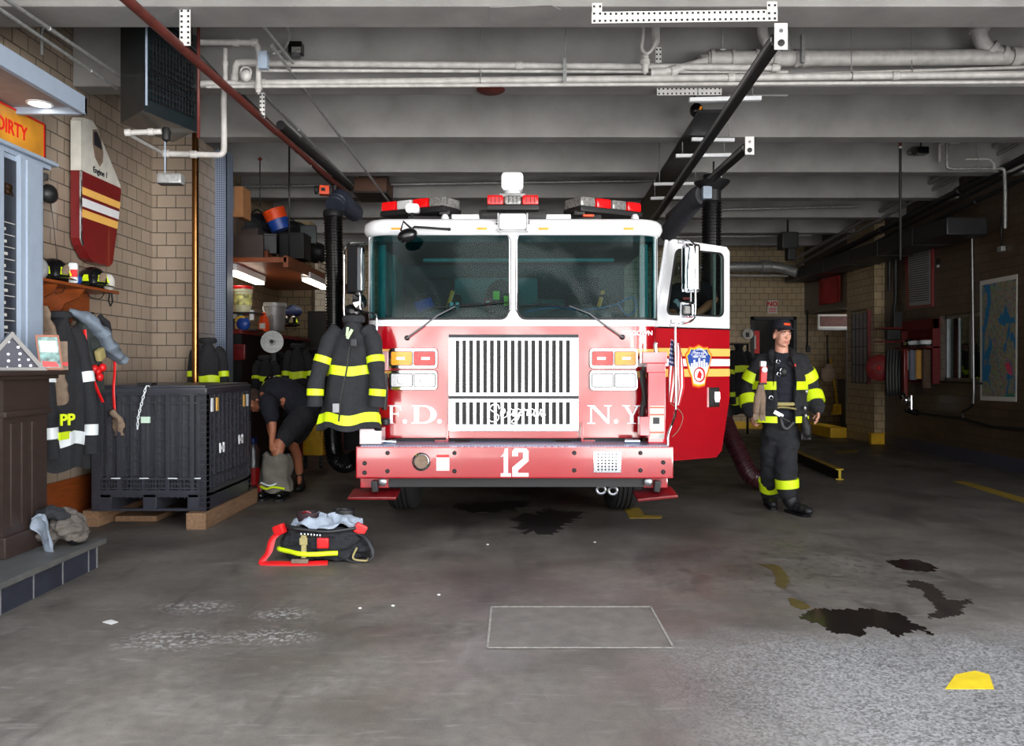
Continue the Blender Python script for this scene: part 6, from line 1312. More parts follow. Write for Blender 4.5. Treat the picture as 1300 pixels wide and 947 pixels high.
# ================================================================ coat hung on the engine's left mirror
tc_ = coat('turnout_coat', 'large black turnout coat with lime bands hung on the left mirror of the fire engine', P(449, 407, 6.27), .86, .54, .26, lean=(-.03, 0, 0), bands=((.46, .085), (.90, .09)), facing=-.1, seed=31, sl=.66, tilt=1.2)
mb = MB(); mb.tube(smoothpath([P(444, 440, 6.1), P(440, 470, 6.08), P(434, 500, 6.06), P(430, 535, 6.08)], 5), .007, 6); fin(mb, 'suspender_cord', M['black'], tc_)
mb = MB(); mb.boxc(P(426.5, 518, 6.05), (.05, .02, .07), bevel=.006); fin(mb, 'grey_tag', M['greyplastic'], tc_)
mb = MB(); mb.boxc(P(449, 435, 6.1), (.055, .03, .065), bevel=.012); fin(mb, 'radio_mike', M['darkmetal'], tc_)
mb = MB(); mb.boxc(P(444, 424, 6.12), (.022, .012, .08), ry=.5); mb.boxc(P(441, 421, 6.12), (.018, .012, .07), ry=.1); fin(mb, 'shoulder_mark', mat('pale_green_tape', (176, 206, 160), .5), tc_)
# ================================================================ pipes, rails and fixtures overhead
def pipe(name, label, pts, r, m='whitepipe', cat='pipe', group=None, couplings=(), n=12, bend=0, hangers=()):
    q = smoothpath(pts, bend) if bend else [V(p) for p in pts]
    mb = MB()
    if bend or len(q) == 2: mb.tube(q, r, n)
    else:
        # straight runs with rounded elbows
        o = [q[0]]
        for i in range(1, len(q)-1):
            a, b, c = q[i-1], q[i], q[i+1]; k = min(r*2.2, (a-b).length*.45, (c-b).length*.45); p0 = b+(a-b).normalized()*k; p1 = b+(c-b).normalized()*k
            for t in (0, .25, .5, .75, 1): o.append(p0*(1-t)**2+b*2*t*(1-t)+p1*t*t)
        o.append(q[-1]); mb.tube(o, r, n)
    root = fin(mb, name, M[m], label=label, cat=cat, group=group)
    for (i, t) in couplings:
        p = q[i].lerp(q[i+1], t); d = (q[i+1]-q[i]).normalized(); mb = MB(); mb.tube([p-d*r*1.1, p-d*r*.9, p+d*r*.9, p+d*r*1.1], [r*1.05, r*1.3, r*1.3, r*1.05], n); fin(mb, 'coupling', M[m], root)
    for (i, t) in hangers:
        p = q[i].lerp(q[i+1], t); mb = MB(); mb.tube([p+V((0, (r+.006)*math.cos(a*PI/6), (r+.006)*math.sin(a*PI/6))) for a in range(12)], .006, 6, closed=True); mb.cyl(p+V((0, 0, r)), (p.x, p.y, top_at(p.y)), .005, n=6); fin(mb, 'pipe_hanger', M['galv'], root)
    return root
PY = 6.62
def pp(px, py, Y=PY): return P(px, py, Y)
# the bundle of white pipes crossing in front of the second beam
pipe('water_pipe', 'upper of the white pipes crossing the whole ceiling, coupled near the engine', [pp(300, 80), pp(990, 86)], .027, couplings=((0, .52), (0, .99)), hangers=())
pipe('water_pipe', 'thin white pipe just below the uppermost crossing pipe', [pp(330, 89.5), pp(1000, 91.5, 6.68)], .014)
pipe('water_pipe', 'long white pipe third from the top of the crossing bundle', [pp(253, 107), (pp(650, 102)), pp(1345, 94)], .03, couplings=((0, .2), (1, .4), (1, .7)), hangers=((0, .9), (1, .62)))
pipe('water_pipe', 'lowest thin white conduit of the crossing bundle', [pp(262, 110, 6.55), pp(650, 108, 6.55), pp(1345, 104, 6.55)], .015)
pipe('water_pipe', 'thin white pipe above the lit tube at the right, behind the crossing bundle', [pp(970, 96, 6.7), pp(1345, 84, 6.7)], .014, hangers=((0, .5),))
for px in (717,):
    st = empty('pipe_strap', pp(px, 95), 'white channel strap on a thin rod clamping the crossing pipes', 'bracket')
    mb = MB(); mb.boxc(pp(px, 91, 6.56), (.03, .03, .22)); fin(mb, 'channel', M['galv'], st)
    mb = MB(); mb.tube([pp(px, 80, 6.56), pp(px+2, 14, 6.5)], .006, 6); fin(mb, 'rod', M['galv'], st)
# big drain with its fittings at the right
dp = 6.75
dr = empty('drain_pipe', P(1090, 74, dp), 'thick grey white drain pipe with hubs running to the right under the ceiling', 'drain pipe')
mb = MB(); mb.cyl(P(898, 75, dp), P(1345, 72, dp), .066, n=24); fin(mb, 'main_run', M['whitepipe'], dr)
for px, w_, r_ in ((903, 2.2, .08), (930, 2, .078), (960, 2, .078), (984, 4, .078), (1010, 2, .076), (1021, 3, .074), (1287, 5, .085)):
    mb = MB(); mb.cyl(P(px-w_, 75-(px-900)*.0068, dp), P(px+w_, 75-(px-900)*.0068, dp), r_, n=24); fin(mb, 'hub', M['whitepipe'], dr)
mb = MB(); mb.cyl(P(890, 77, dp), P(898, 75.5, dp), .05, n=16); mb.cyl(P(886, 77, dp), P(890, 77, dp), .03, n=4); fin(mb, 'cleanout_plug', M['whitepipe'], dr)
mb = MB(); mb.tube(smoothpath([P(1243, -12, dp), P(1243, 20, dp), P(1243, 42, dp), P(1250, 58, dp), P(1266, 68, dp), P(1290, 74, dp)], 5), .062, 20); b_ = fin(mb, 'drain_branch', M['whitepipe'], dr)
for c_, d_ in ((P(1243, 30, dp), (0, 0, 1)), (P(1243, 38, dp), (0, 0, 1)), (P(1258, 63, dp), (1, 0, -.8)), (P(1272, 70, dp), (1, 0, -.4))):
    mb = MB(); c_ = V(c_); d_ = V(d_).normalized(); mb.cyl(c_-d_*.02, c_+d_*.02, .078, n=20); fin(mb, 'hub', M['whitepipe'], b_)
mb = MB(); mb.tube(smoothpath([P(968, 22, dp), P(968, 42, dp), P(974, 55, dp), P(984, 64, dp), P(992, 72, dp)], 5), .045, 16); fin(mb, 'small_branch', M['whitepipe'], dr)
mb = MB(); mb.cyl(P(997, 18, dp-.05), P(997, 66, dp-.05), .045, n=16); fin(mb, 'riser', M['galv'], dr)
mb = MB(); mb.boxc(P(1019, 62, dp-.1), (.03, .04, .24)); mb.cyl(P(1018, 0, dp-.1), P(1019, 50, dp-.1), .004, n=6); fin(mb, 'drain_hanger', M['galv'], dr)
pipe('drain_pipe', 'slanting white pipe joining the thick drain from the left', [P(826, 92, 6.6), P(850, 91, 6.6), P(896, 77, 6.7)], .034, couplings=((1, .1),))
# drops under the perforated frame, centre
dd = empty('pipe_drop', P(822, 60, 6.5), 'white U trap and capped pipe hanging under the perforated frame', 'pipe')
mb = MB(); mb.tube(smoothpath([P(817, 31, 6.4), P(816, 50, 6.4), P(815, 62, 6.4), P(821, 68, 6.4), P(828, 62, 6.4), P(833, 50, 6.4)], 5), .014, 10); fin(mb, 'thin_loop', M['whitepipe'], dd)
mb = MB(); mb.lathe([(.036, 0), (.036, .18), (.03, .19), (.0, .19)][::-1] if 0 else [(.0, -.03), (.02, 0), (.036, .03), (.036, .2)], P(832, 58, 6.45), (0, 0, 1), 16); fin(mb, 'capped_pipe', M['whitepipe'], dd)
mb = MB(); mb.lathe([(.0, -.02), (.025, .0), (.03, .06), (.04, .07), (.04, .10), (.03, .11), (.028, .14)], P(819, 92, 6.45), (0, 0, 1), 16); fin(mb, 'tee_fitting', M['whitepipe'], dd)
# perforated slotted angles
def slotted(name, label, a, b, w, m=None, group='white perforated steel brackets', up=(0, 0, 1), extra=(), parent=None):
    a, b = V(a), V(b); d = (b-a); L_ = d.length; dn = d.normalized(); s_, u = frame_of(dn, up)
    root = parent if parent else empty(name, (a+b)/2, label, 'bracket', group=group)
    nrm = dn.cross(u).normalized()
    if nrm.y > 0: nrm = -nrm
    mb = MB(); mb.beam(a, b, .004, w, up=u) if abs(nrm.y) > .5 else mb.beam(a, b, .004, w, up=u)
    for (p, q) in extra: mb.beam(p, q, .004, w, up=(1, 0, 0))
    fin(mb, 'steel_angle', M['whitemetal'], root)
    mb = MB(); k = max(2, int(L_/.036))
    for i in range(k):
        for o_ in (-.3, .3):
            if i % 3 == 1 and abs(o_) < .2: continue
            p = a+dn*(i+.5)*L_/k+u*(w*o_)+nrm*.0035; mb.boxm(Matrix.Translation(p) @ Matrix((dn, nrm, u)).transposed().to_4x4(), (.014, .003, .014))
    fin(mb, 'punched_holes', M['darkmetal'], root)
    if not parent:
        t_ = a if a.z > b.z else b; mb = MB(); mb.cyl(t_+V((0, .01, -.01)), (t_.x, t_.y+.01, top_at(t_.y+.01)), .006, n=6); fin(mb, 'hanging_rod', M['galv'], root)
    return root
fy = 5.2
PF = slotted('perforated_rack', 'long white perforated steel frame bolted under the ceiling above the engine', P(751, 22.5, fy), P(987, 19.5, fy), .075)
slotted('upright', '', P(758, 22, fy-.006), P(758, 4, fy-.006), .065, up=(1, 0, 0), parent=PF)
slotted('upright', '', P(980, 22, fy-.006), P(980, 2, fy-.006), .065, up=(1, 0, 0), parent=PF)
slotted('perforated_bracket', 'white perforated bracket hanging in front of the grey heater', P(235, 58, 5.45), P(235, 4, 5.45), .075, up=(1, 0, 0))
slotted('perforated_bracket', 'small white perforated hanger carrying the red rail behind the heater', P(333, 150, 7.0), P(333, 118, 7.0), .045, up=(1, 0, 0))
slotted('perforated_bracket', 'small far perforated hanger on the dark left rail', P(396, 211, 8.8), P(396, 188, 8.8), .035, up=(1, 0, 0))
slotted('perforated_bracket', 'white perforated angle under the crossing pipes above the right rail', P(834, 116, 7.0), P(916, 115.5, 7.0), .07)
slotted('perforated_bracket', 'vertical perforated strip behind the capped pipe', P(836, 60, 6.8), P(836, 96, 6.8), .05, up=(1, 0, 0))
slotted('perforated_bracket', 'vertical perforated strip left of the thick drain', P(918, 62, 6.9), P(918, 96, 6.9), .05, up=(1, 0, 0))
G = 'white channels carrying the right rails'
for i, (a, b, t) in enumerate((((875, 127, 7.0), (966, 125, 7.0), 'long white channel directly under the perforated angle'), ((924, 118, 7.2), (1000, 119, 7.2), 'short white channel right of the perforated angle'), ((878, 177, 8.4), (932, 178, 8.4), 'white channel across the right rails, second row'), ((858, 198, 8.6), (928, 197, 8.6), 'white channel just below the second row'), ((830, 234, 9.9), (890, 233, 9.9), 'small far white channel crossing the right rails'), ((826, 252, 10.4), (870, 251, 10.4), 'farthest white channel crossing the right rails'))):
    A, B = P(*a), P(*b); r = empty('strut_channel', (A+B)/2, t, 'bracket', group=G)
    mb = MB(); mb.beam(A, B, .04, .035); fin(mb, 'channel', M['white'], r)
    mb = MB(); mb.cyl(A.lerp(B, .12), (A.lerp(B, .12).x, A.y, ZC-.01 if 0 else min(ZC-.01, A.z+.55)), .006, n=6); fin(mb, 'threaded_rod', M['galv'], r)
    mb = MB(); mb.cyl(A.lerp(B, .88), (A.lerp(B, .88).x, A.y, min(ZC-.01, A.z+.55)), .006, n=6); fin(mb, 'threaded_rod', M['galv'], r)
# ---------------------------------------------------------------- exhaust rails
def Q(px, py, H): Y = H*F/(CY-py); return V(((px-CX)*Y/F, Y, CAMZ+H))
lr = empty('exhaust_rail', (-2.2, 7, 3.6), 'long red brown exhaust rail running back above the left side', 'rail')
a, b = Q(148, -12, 2.2), Q(352, 168, 2.2); c_ = Q(440, 245, 2.2)
mb = MB(); mb.tube([a, b], .034, 12); fin(mb, 'red_section', M['redpipe'], lr)
mb = MB(); mb.tube([b, c_], .028, 12); fin(mb, 'rear_section', M['redpipe'], lr)
mb = MB(); mb.tube([b+V((.03, 0, .07)), c_+V((.05, 0, .07))], .045, 12); fin(mb, 'grey_track', M['darkmetal'], lr)
def xrail(label, h, p0, p1, name='exhaust_rail'):
    a, b = Q(*p0, h), Q(*p1, h); r = empty(name, (a+b)/2, label, 'rail')
    mb = MB(); mb.beam(a, b, .07, .075, bevel=.008); fin(mb, 'rail_profile', M['darkmetal'], r)
    mb = MB(); mb.beam(a+V((-.036, 0, .0)), b+V((-.036, 0, .0)), .006, .03); mb.beam(a+V((.0, 0, .039)), b+V((.0, 0, .039)), .03, .004); fin(mb, 'rail_lip', M['galv'], r)
    mb = MB(); mb.boxc(a+V((.02, -.02, .01)), (.085, .012, .17), bevel=.003); e_ = fin(mb, 'end_plate', M['whitemetal'], r)
    mb = MB(); mb.lathe([(.022, 0), (.022, .01), (0, .012)], a+V((.02, -.026, -.035)), (0, -1, 0), 14); mb2 = MB(); mb2.lathe([(.014, 0), (.014, .004), (0, .004)], a+V((.02, -.026, .045)), (0, -1, 0), 10); fin(mb, 'end_stop', M['black'], e_); fin(mb2, 'plate_bolt', M['steel'], e_)
    return r
xrail('long dark rail running back to the right of the engine, its white end plate nearest', 2.1, (986, 50), (828, 282))
xrail('second dark rail with white end plate carrying the right hose', 2.05, (948, 187), (848, 276))
mb = MB(); a, b = Q(985, 20, 2.5), Q(836, 262, 2.3); mb.beam(V((1.95, 7.6, 3.86)), V((2.15, 13.5, 3.84)), .30, .03); fin(mb, 'cable_tray', M['darkmetal'], label='wide dark metal tray between the right rails', cat='tray')
pipe('conduit', 'thin grey pipe slanting across the ceiling from top left towards the light bar', [Q(306, -3, 2.55), Q(372, 80, 2.5)], .012, 'galv')
pipe('conduit', 'thin dark rod slanting back between the pipes and the light bar', [P(345, 58, 6.2), P(498, 262, 10.5)], .013, 'galv')
pipe('conduit', 'grey conduit descending beside the left rail, nearer run', [P(333, 118, 7.05), P(448, 236, 10.6)], .018, 'galv', couplings=((0, .3),))
pipe('conduit', 'grey conduit descending beside the left rail, farther run', [P(300, 115, 7.1), P(428, 240, 11)], .026, 'darkmetal', couplings=((0, .5),))
# ---------------------------------------------------------------- plumbing cluster behind the heater
pipe('water_pipe', 'short white pipe with tee left of the grey box', [pp(254, 53.5), pp(327, 54), pp(329, 82)], .026, couplings=((0, .62), (0, .95)))
pipe('water_pipe', 'white elbow pipe joining the crossing pipes at the left', [pp(299, 104), pp(299, 79), pp(345, 78.5)], .028, couplings=((0, .2),))
pipe('water_pipe', 'rusty white vertical pipe above the left drop', [pp(286, 62), pp(286, 110)], .02, couplings=((0, .4),))
pipe('water_pipe', 'white drop pipe turning left at the brass pole', [P(284, 112, 6.9), P(284, 197, 7.9) if 0 else P(284.5, 197, 6.9), P(207, 195, 6.9)], .026, couplings=((1, .5), (1, .95)))
pipe('water_pipe', 'short white pipe below the heater, slanting towards the tee', [P(207, 195, 6.9), P(163, 170, 6.2)], .016)
pipe('water_pipe', 'horizontal white pipe with valve under the heater', [P(160, 168.5, 6.2), P(205, 167, 6.25)], .022, couplings=((0, .05), (0, .7)))
vv = empty('valve_cluster', pp(312, 100), 'white valve wheel and fittings on the left end of the crossing pipes', 'valve')
mb = MB(); mb.ell(pp(312, 96, 6.5), (.045, .04, .05)); mb.tube([pp(312, 92, 6.5)+V((.045*math.cos(a*PI/6), 0, .045*math.sin(a*PI/6))) for a in range(12)], .008, 6, closed=True); fin(mb, 'valve_body', M['whitepipe'], vv)
mb = MB(); mb.cyl(pp(328, 82, 6.5), pp(328, 118, 6.5), .022, n=12); mb.lathe([(.0, -.05), (.022, -.01), (.03, 0), (.03, .03)], pp(328, 113, 6.5), (0, 0, 1), 14); fin(mb, 'lower_tee', M['whitepipe'], vv)
gx = empty('grey_box', pp(335, 77, 6.4), 'small blue grey electrical box on the crossing pipes', 'box')
mb = MB(); mb.boxc(pp(334.5, 77, 6.42), (.075, .06, .14), bevel=.006); fin(mb, 'box_body', M['bluegrey'], gx)
mb = MB(); mb.boxc(pp(334.5, 77, 6.385), (.055, .006, .12), bevel=.002); fin(mb, 'box_cover', M['bluegrey'], gx)
sp = empty('speaker_box', pp(375, 63, 6.8), 'small black floodlight box on the beam above the crossing pipes', 'light')
mb = MB(); mb.boxc(pp(376, 62, 6.85), (.12, .1, .10), bevel=.01); fin(mb, 'lamp_body', M['blackgloss'], sp)
mb = MB(); mb.boxc(pp(376, 63, 6.79), (.08, .01, .05), bevel=.004); fin(mb, 'lamp_face', M['darklens'], sp)
mb = MB(); mb.boxc(pp(376, 71, 6.85), (.07, .04, .03)); fin(mb, 'lamp_foot', M['steel'], sp)
mb = MB(); mb.tube(smoothpath([pp(250, 6, 6.0), pp(320, 7, 6.0), pp(345, 14, 6.0), pp(362, 28, 6.2), pp(367, 45, 6.4), pp(360, 62, 6.6), pp(345, 68, 6.6), pp(338, 66, 6.5)], 6), .013, 8); cb = fin(mb, 'flexible_conduit', M['galv'], label='curved flexible conduit looping from the ceiling down to the grey box', cat='conduit')
mb = MB(); mb.boxc(pp(350, 18, 6.0), (.09, .06, .05), bevel=.01); fin(mb, 'conduit_body', M['galv'], cb)
pipe('conduit', 'thin white pipe behind the flexible conduit, under the first beam', [pp(250, 15, 6.1), pp(345, 18, 6.1)], .014)
# conduits at far left, above the canopy
pipe('conduit', 'upper of two grey conduits sloping above the canopy', [P(-15, -16, 4.9), P(153, 97, 6.4)], .014, 'galv', couplings=((0, .4),))
pipe('conduit', 'lower of two grey conduits sloping above the canopy', [P(-15, 2, 4.9), P(148, 112, 6.5)], .014, 'galv', couplings=((0, .75),))
pipe('conduit', 'bent grey conduit against the dark beam left of the heater', [P(53, 70, 6.3), P(53, 38, 6.3), P(68, 17, 6.3), P(165, 15.5, 6.3)], .013, 'galv')
# ---------------------------------------------------------------- unit heater
ht = empty('unit_heater', P(205, 100, 6.2), 'large black green louvred unit heater hanging at upper left', 'heater')
# plan corners: left front, nearest corner, right
A, B, C_ = V(((153-CX)*6.35/F, 6.35, 0)), V(((183-CX)*6.0/F, 6.0, 0)), V(((250-CX)*6.55/F, 6.55, 0)); D_ = A+(C_-B)
zt2, zb2 = 4.14, 3.36; n2 = lambda v, z: V((v.x, v.y, z))
M['heater'] = mat('dark_green_enamel', (20, 30, 34), .35, coat=.3)
mb = MB(); mb.rings([[n2(p, z) for p in (A, B, C_, D_)] for z in (zb2, zt2)], True, False); fin(mb, 'heater_case', M['heater'], ht)
e1 = (C_-B).normalized(); en = e1.cross(V((0, 0, 1)));
if en.y > 0: en = -en
W_ = (C_-B).length
mb = MB()
for k in range(15):
    z = zb2+.10+k*.046; mb.beam(n2(B, z)+e1*.06+en*.012, n2(C_, z)-e1*.03+en*.012, .03, .004, up=(en+V((0, 0, 1.2))).normalized())
fin(mb, 'louvres', M['darkmetal'], ht)
mb = MB()
for k in range(14): p = n2(B, 0)+e1*(.07+(W_-.12)*k/13); mb.beam(n2(p, zb2+.08)+en*.02, n2(p, zt2-.05)+en*.02, .004, .004, up=(1, 0, 0))
for z in (zb2+.30, zb2+.22): mb.beam(n2(B, z)+e1*.04+en*.024, n2(C_, z)+en*.024, .012, .006)
fin(mb, 'guard_wires', M['darkmetal'], ht)
mb = MB(); mb.cyl(n2(B, zb2+.03)+e1*.01+en*.012, n2(B, zt2-.02)+e1*.01+en*.012, .009, n=8); fin(mb, 'corner_tube', M['bluegrey'], ht)
mb = MB(); mb.boxc(n2(B, zb2+.03)+e1*W_*.5+en*.006, (W_*.98, .02, .10), rz=math.atan2(e1.y, e1.x)); fin(mb, 'lower_rail', M['heater'], ht)
mb = MB()
for p in (A.lerp(D_, .2), B.lerp(C_, .8)): mb.cyl(n2(p, zt2), n2(p, ZC-.01), .012, n=8)
mb.boxc(n2((A+C_)/2, zt2+.02), (.5, .4, .04), rz=.4); fin(mb, 'hanger', M['darkmetal'], ht)
mb = MB(); mb.lathe([(.0, -.12), (.03, -.1), (.035, -.03), (.022, 0)], P(211, 162, 6.3), (0, 0, 1), 12); fin(mb, 'supply_fitting', M['black'], ht)
mb = MB(); mb.cyl(P(209.5, 163, 6.3), P(209.5, 222, 6.3), .006, n=8); em = fin(mb, 'emergency_light', M['bluegrey'], label='small grey twin box hung on a rod below the heater', cat='light')
mb = MB(); mb.boxc(P(217, 228, 6.3), (.20, .09, .09), bevel=.02); fin(mb, 'box_body', M['galv'], em)
mb = MB(); mb.boxc(P(217, 234, 6.29), (.18, .08, .01), bevel=.002); fin(mb, 'box_seam', M['darkmetal'], em)
mb = MB(); mb.tube([V((P(252, 60, 6.3).x, 6.3, ZC-.001)), P(252, 175, 6.3)], .014, 8); fin(mb, 'red_pipe', M['redpipe'], label='short red brown pipe descending behind the right edge of the heater', cat='pipe')
mb = MB(); mb.tube(smoothpath([P(240, 55, 6.4), P(262, 78, 6.5), P(300, 118, 6.8), P(352, 165, 7.0)], 5), .006, 6); fin(mb, 'black_cable', M['black'], label='thin black cable sagging from the heater along the left rail', cat='cable')
# ---------------------------------------------------------------- camera, smoke detector, hook, timber box, lights
cm = empty('camera_unit', P(885, 140, 8), 'small black camera with orange ring hanging left of the right rails', 'camera')
mb = MB(); mb.ell(P(884, 140, 8.2), (.07, .07, .075)); fin(mb, 'camera_head', M['blackgloss'], cm)
mb = MB(); mb.boxc(P(889, 139, 8.12), (.02, .02, .06), ry=.3); fin(mb, 'orange_ring', M['amber'], cm)
mb = MB(); mb.cyl(P(882, 134, 8.2), P(881, 100, 8.2), .008, n=6); fin(mb, 'camera_rod', M['black'], cm)
mb = MB(); mb.lathe([(.12, .04), (.13, .02), (.10, .0), (.04, -.01), (0, -.01)], Q(623, 117, 2.43), (0, 0, 1), 20); fin(mb, 'rusty_rosette', M['redpipe'], label='round rusty rosette on the beam underside above the engine', cat='rosette')
mb = MB(); mb.box(XX(455, 11.2), XX(495, 11.2), 10.9, 11.5, ZZ(249, 11.2), ZZ(231, 11.2), .01); bxo = fin(mb, 'hanging_crate', mat('brown_board', (86, 58, 42), .7), label='brown wooden crate slung under the ceiling left of the light bars', cat='crate')
mb = MB(); mb.box(XX(454, 11.2), XX(496, 11.2), 10.88, 11.52, ZZ(251, 11.2), ZZ(249, 11.2)); fin(mb, 'crate_base', M['black'], bxo)
mb = MB(); mb.box(XX(457, 11.2), XX(493, 11.2), 11.1, 11.3, ZZ(231, 11.2), ZB-.001 if ZZ(231, 11.2) < ZB else ZC-.01); fin(mb, 'crate_hanger', M['darkmetal'], bxo)
ol = P(412, 242, 9.7); mb = MB(); mb.boxc(ol, (.12, .14, .11), rz=.2, bevel=.01); ob_ = fin(mb, 'orange_reel', M['orange'], label='orange cable unit on the left rail above the hanging hose', cat='reel')
mb = MB(); mb.lathe([(.0, .04), (.05, .03), (.055, 0), (0, -.02)], ol+V((-.08, -.03, 0)), (-1, -.3, 0), 14); fin(mb, 'reel_drum', M['black'], ob_)
mb = MB(); mb.boxc(ol+V((0, -.075, 0)), (.05, .01, .04)); fin(mb, 'reel_label', M['black'], ob_)
# lit strip light at the right
lt = empty('strip_light', P(1240, 106, 6.9), 'lit white strip light under the pipes at the right edge', 'light fixture')
mb = MB(); mb.beam(P(1162, 105.5, 7.3), P(1345, 101, 7.3), .10, .05, bevel=.006); fin(mb, 'fixture_housing', M['white'], lt)
mb = MB(); q_ = P(1300, 102, 7.3); mb.cyl(q_, (q_.x, 7.3, ZC-.002), .01, n=6); fin(mb, 'fixture_hanger', M['galv'], lt)
mb = MB(); mb.beam(P(1163, 108.5, 7.3), P(1345, 104, 7.3), .07, .018); fin(mb, 'lit_tube', mat('dim_tube', (255, 244, 205), .4, emit=(255, 240, 200), estr=3), lt)
# rods, lamps and ducts over the right side
mb = MB(); mb.cyl(P(1143, 178, 9.6), P(1143, 330, 9.6), .016, n=10); hp = fin(mb, 'hanging_pole', M['black'], label='black vertical pole hanging in front of the right wall with a red collar', cat='pole')
mb = MB(); mb.cyl(P(1143, 177, 9.6), P(1143, 186, 9.6), .02, n=10); fin(mb, 'red_collar', M['redpipe'], hp)
mb = MB(); mb.ell(P(1143, 187, 9.6), (.022, .022, .022)); fin(mb, 'knob', M['clearlens'], hp)
sl_ = empty('security_light', P(1165, 192, 9.9), 'small black lamp box with cables on the third beam at right', 'light')
mb = MB(); mb.boxc(P(1169, 192, 9.9), (.15, .12, .09), bevel=.01); fin(mb, 'lamp_body', M['blackgloss'], sl_)
mb = MB(); mb.cyl(P(1169, 186, 9.9), (P(1169, 186, 9.9).x, 9.9, ZC-.002), .01, n=8); fin(mb, 'lamp_stem', M['darkmetal'], sl_)
mb = MB(); c = P(1155, 194, 9.9); mb.tube([c+V((.035*math.cos(a*PI/6), 0, .03*math.sin(a*PI/6))) for a in range(12)], .005, 5, closed=True); fin(mb, 'cable_loop', M['black'], sl_)
pipe('conduit', 'white conduit along the front of the fourth beam at the right', [P(958, 176.5, 8.8), P(1310, 168, 8.8)], .012, hangers=((0, .3), (0, .7)))
pipe('conduit', 'grey pipe elbow dropping to a shelf bracket at the right ceiling', [P(1202, 172, 9.8), P(1202, 214, 9.8), P(1275, 214, 9.8), P(1276, 240, 9.8), P(1276, 290, 9.8)], .02, 'galv', hangers=((1, .5),))
pipe('conduit', 'short white pipe with elbow above the shelf bracket pipe', [P(1193, 206, 9.9), P(1193, 182, 9.9), P(1218, 181, 9.9)], .016, hangers=((1, .5),))
pipe('conduit', 'thin white pipe crook right of the elbow', [P(1225, 202, 9.7), P(1256, 202, 9.7), P(1262, 208, 9.7), P(1262, 216, 9.7)], .012, hangers=((0, .5),))
for i, (x0_, y0_, x1_, y1_, r, t) in enumerate(((1310, 158, 1008, 330, .035, 'uppermost long grey pipe along the top of the right wall'), (1310, 172, 1010, 337, .025, 'second long grey pipe along the top of the right wall'), (1310, 196, 1012, 345, .05, 'thick dark duct along the top of the right wall'), (1310, 208, 1035, 345, .02, 'thin black pipe below the thick dark duct'), (1310, 222, 1060, 340, .03, 'lowest dark pipe along the top of the right wall'))):
    H_ = 2.6-.07*i; a, b = V((6.16+.05*i, (6.16+.05*i)*1000/(x0_-650), 0)), V((6.16+.05*i, min(17.2, (6.16+.05*i)*1000/(x1_-650)), 0)); a.z = ZZ(y0_, a.y); b.z = ZZ(y1_, b.y)
    pipe('service_pipe', t, [a, b], r, 'darkmetal' if i in (2, 3, 4) else 'galv', couplings=((0, .2), (0, .5)))
dk = empty('dark_duct', (6.1, 13, 3.3), 'broad dark sheet metal duct under the ceiling at the right wall', 'duct')
mb = MB(); mb.box(5.85, 6.40, 10.6, 16.9, 3.16, 3.40, .02); fin(mb, 'duct_body', M['darkmetal'], dk)
for y in (11.5, 12.6, 13.7, 14.8, 15.9): mb = MB(); mb.box(5.84, 6.41, y, y+.03, 3.15, 3.41); fin(mb, 'duct_flange', M['darkmetal'], dk)
# far ceiling pipes over the back
pipe('duct_pipe', 'long shiny duct along the back wall under the last beam', [P(860, 340, 16.2), P(985, 338, 16.2), P(1012, 346, 16.0)], .10, 'galv', couplings=((0, .3), (0, .9)), hangers=((0, .1), (0, .8)))
pipe('duct_pipe', 'thin pipe above the shiny duct at the back', [P(855, 301, 14.9), P(1030, 299, 14.9)], .02, 'galv', couplings=((0, .3),), hangers=((0, .2), (0, .8)))
pipe('duct_pipe', 'thin pipe below the shiny duct at the back', [P(860, 349, 16.6), P(1000, 350, 16.6)], .025, 'whitepipe', hangers=((0, .1), (0, .8)))
pipe('sprinkler_pipe', 'sprinkler pipe across the ceiling behind the search light', [P(300, 237, 11.3), P(860, 229, 11.3)], .022, 'galv', couplings=((0, .3), (0, .6), (0, .92)))
pipe('sprinkler_pipe', 'sprinkler pipe across the ceiling at the right behind the hose', [P(915, 266, 12.9), P(1090, 262, 12.9)], .02, 'galv', couplings=((0, .3),), hangers=((0, .2), (0, .8)))
jb = empty('hanging_motor', P(1005, 310, 14), 'dark motor unit hanging near the back of the ceiling', 'motor')
mb = MB(); mb.boxc(P(1000, 306, 14.3), (.3, .3, .3), bevel=.03); mb.boxc(P(1003, 318, 14.3), (.14, .2, .35), bevel=.02); fin(mb, 'motor_case', M['black'], jb)
mb = MB(); mb.cyl(P(1000, 298, 14.3), (P(1000, 298, 14.3).x, 14.3, ZC-.01), .02, n=8); fin(mb, 'motor_rod', M['darkmetal'], jb)
# ---------------------------------------------------------------- corrugated hoses
def hose(mb, pts, r, pitch=.035, n=20, bend=8):
    q = smoothpath(pts, bend); L_ = sum((b-a).length for a, b in zip(q, q[1:])); k = int(L_/pitch)*4; P_ = []; R = []
    for i in range(k+1):
        p, t = along(q, min(.9999, i/k)); P_.append(p); R.append(r*(1+(.055 if i % 4 in (0, 1) else -.055)))
    mb.tube(P_, R, n)
lh = empty('exhaust_hose', P(425, 430, 9.4), 'long black corrugated exhaust hose hanging left of the fire engine', 'hose')
mb = MB(); hose(mb, [P(423, 272, 9.4), P(425, 400, 9.4), P(423, 480, 9.4), P(422, 530, 9.4), P(425, 575, 9.4), P(436, 589, 9.3), P(452, 583, 9.2)], .105); fin(mb, 'corrugated_tube', M['blackgloss'], lh)
mb = MB(); hose(mb, [P(425, 262, 9.45), P(432, 252, 9.6), P(441, 262, 10.0), P(450, 270, 10.4)], .11, .05); fin(mb, 'upper_elbow', mat('dark_blue_rubber', (44, 50, 64), .5), lh)
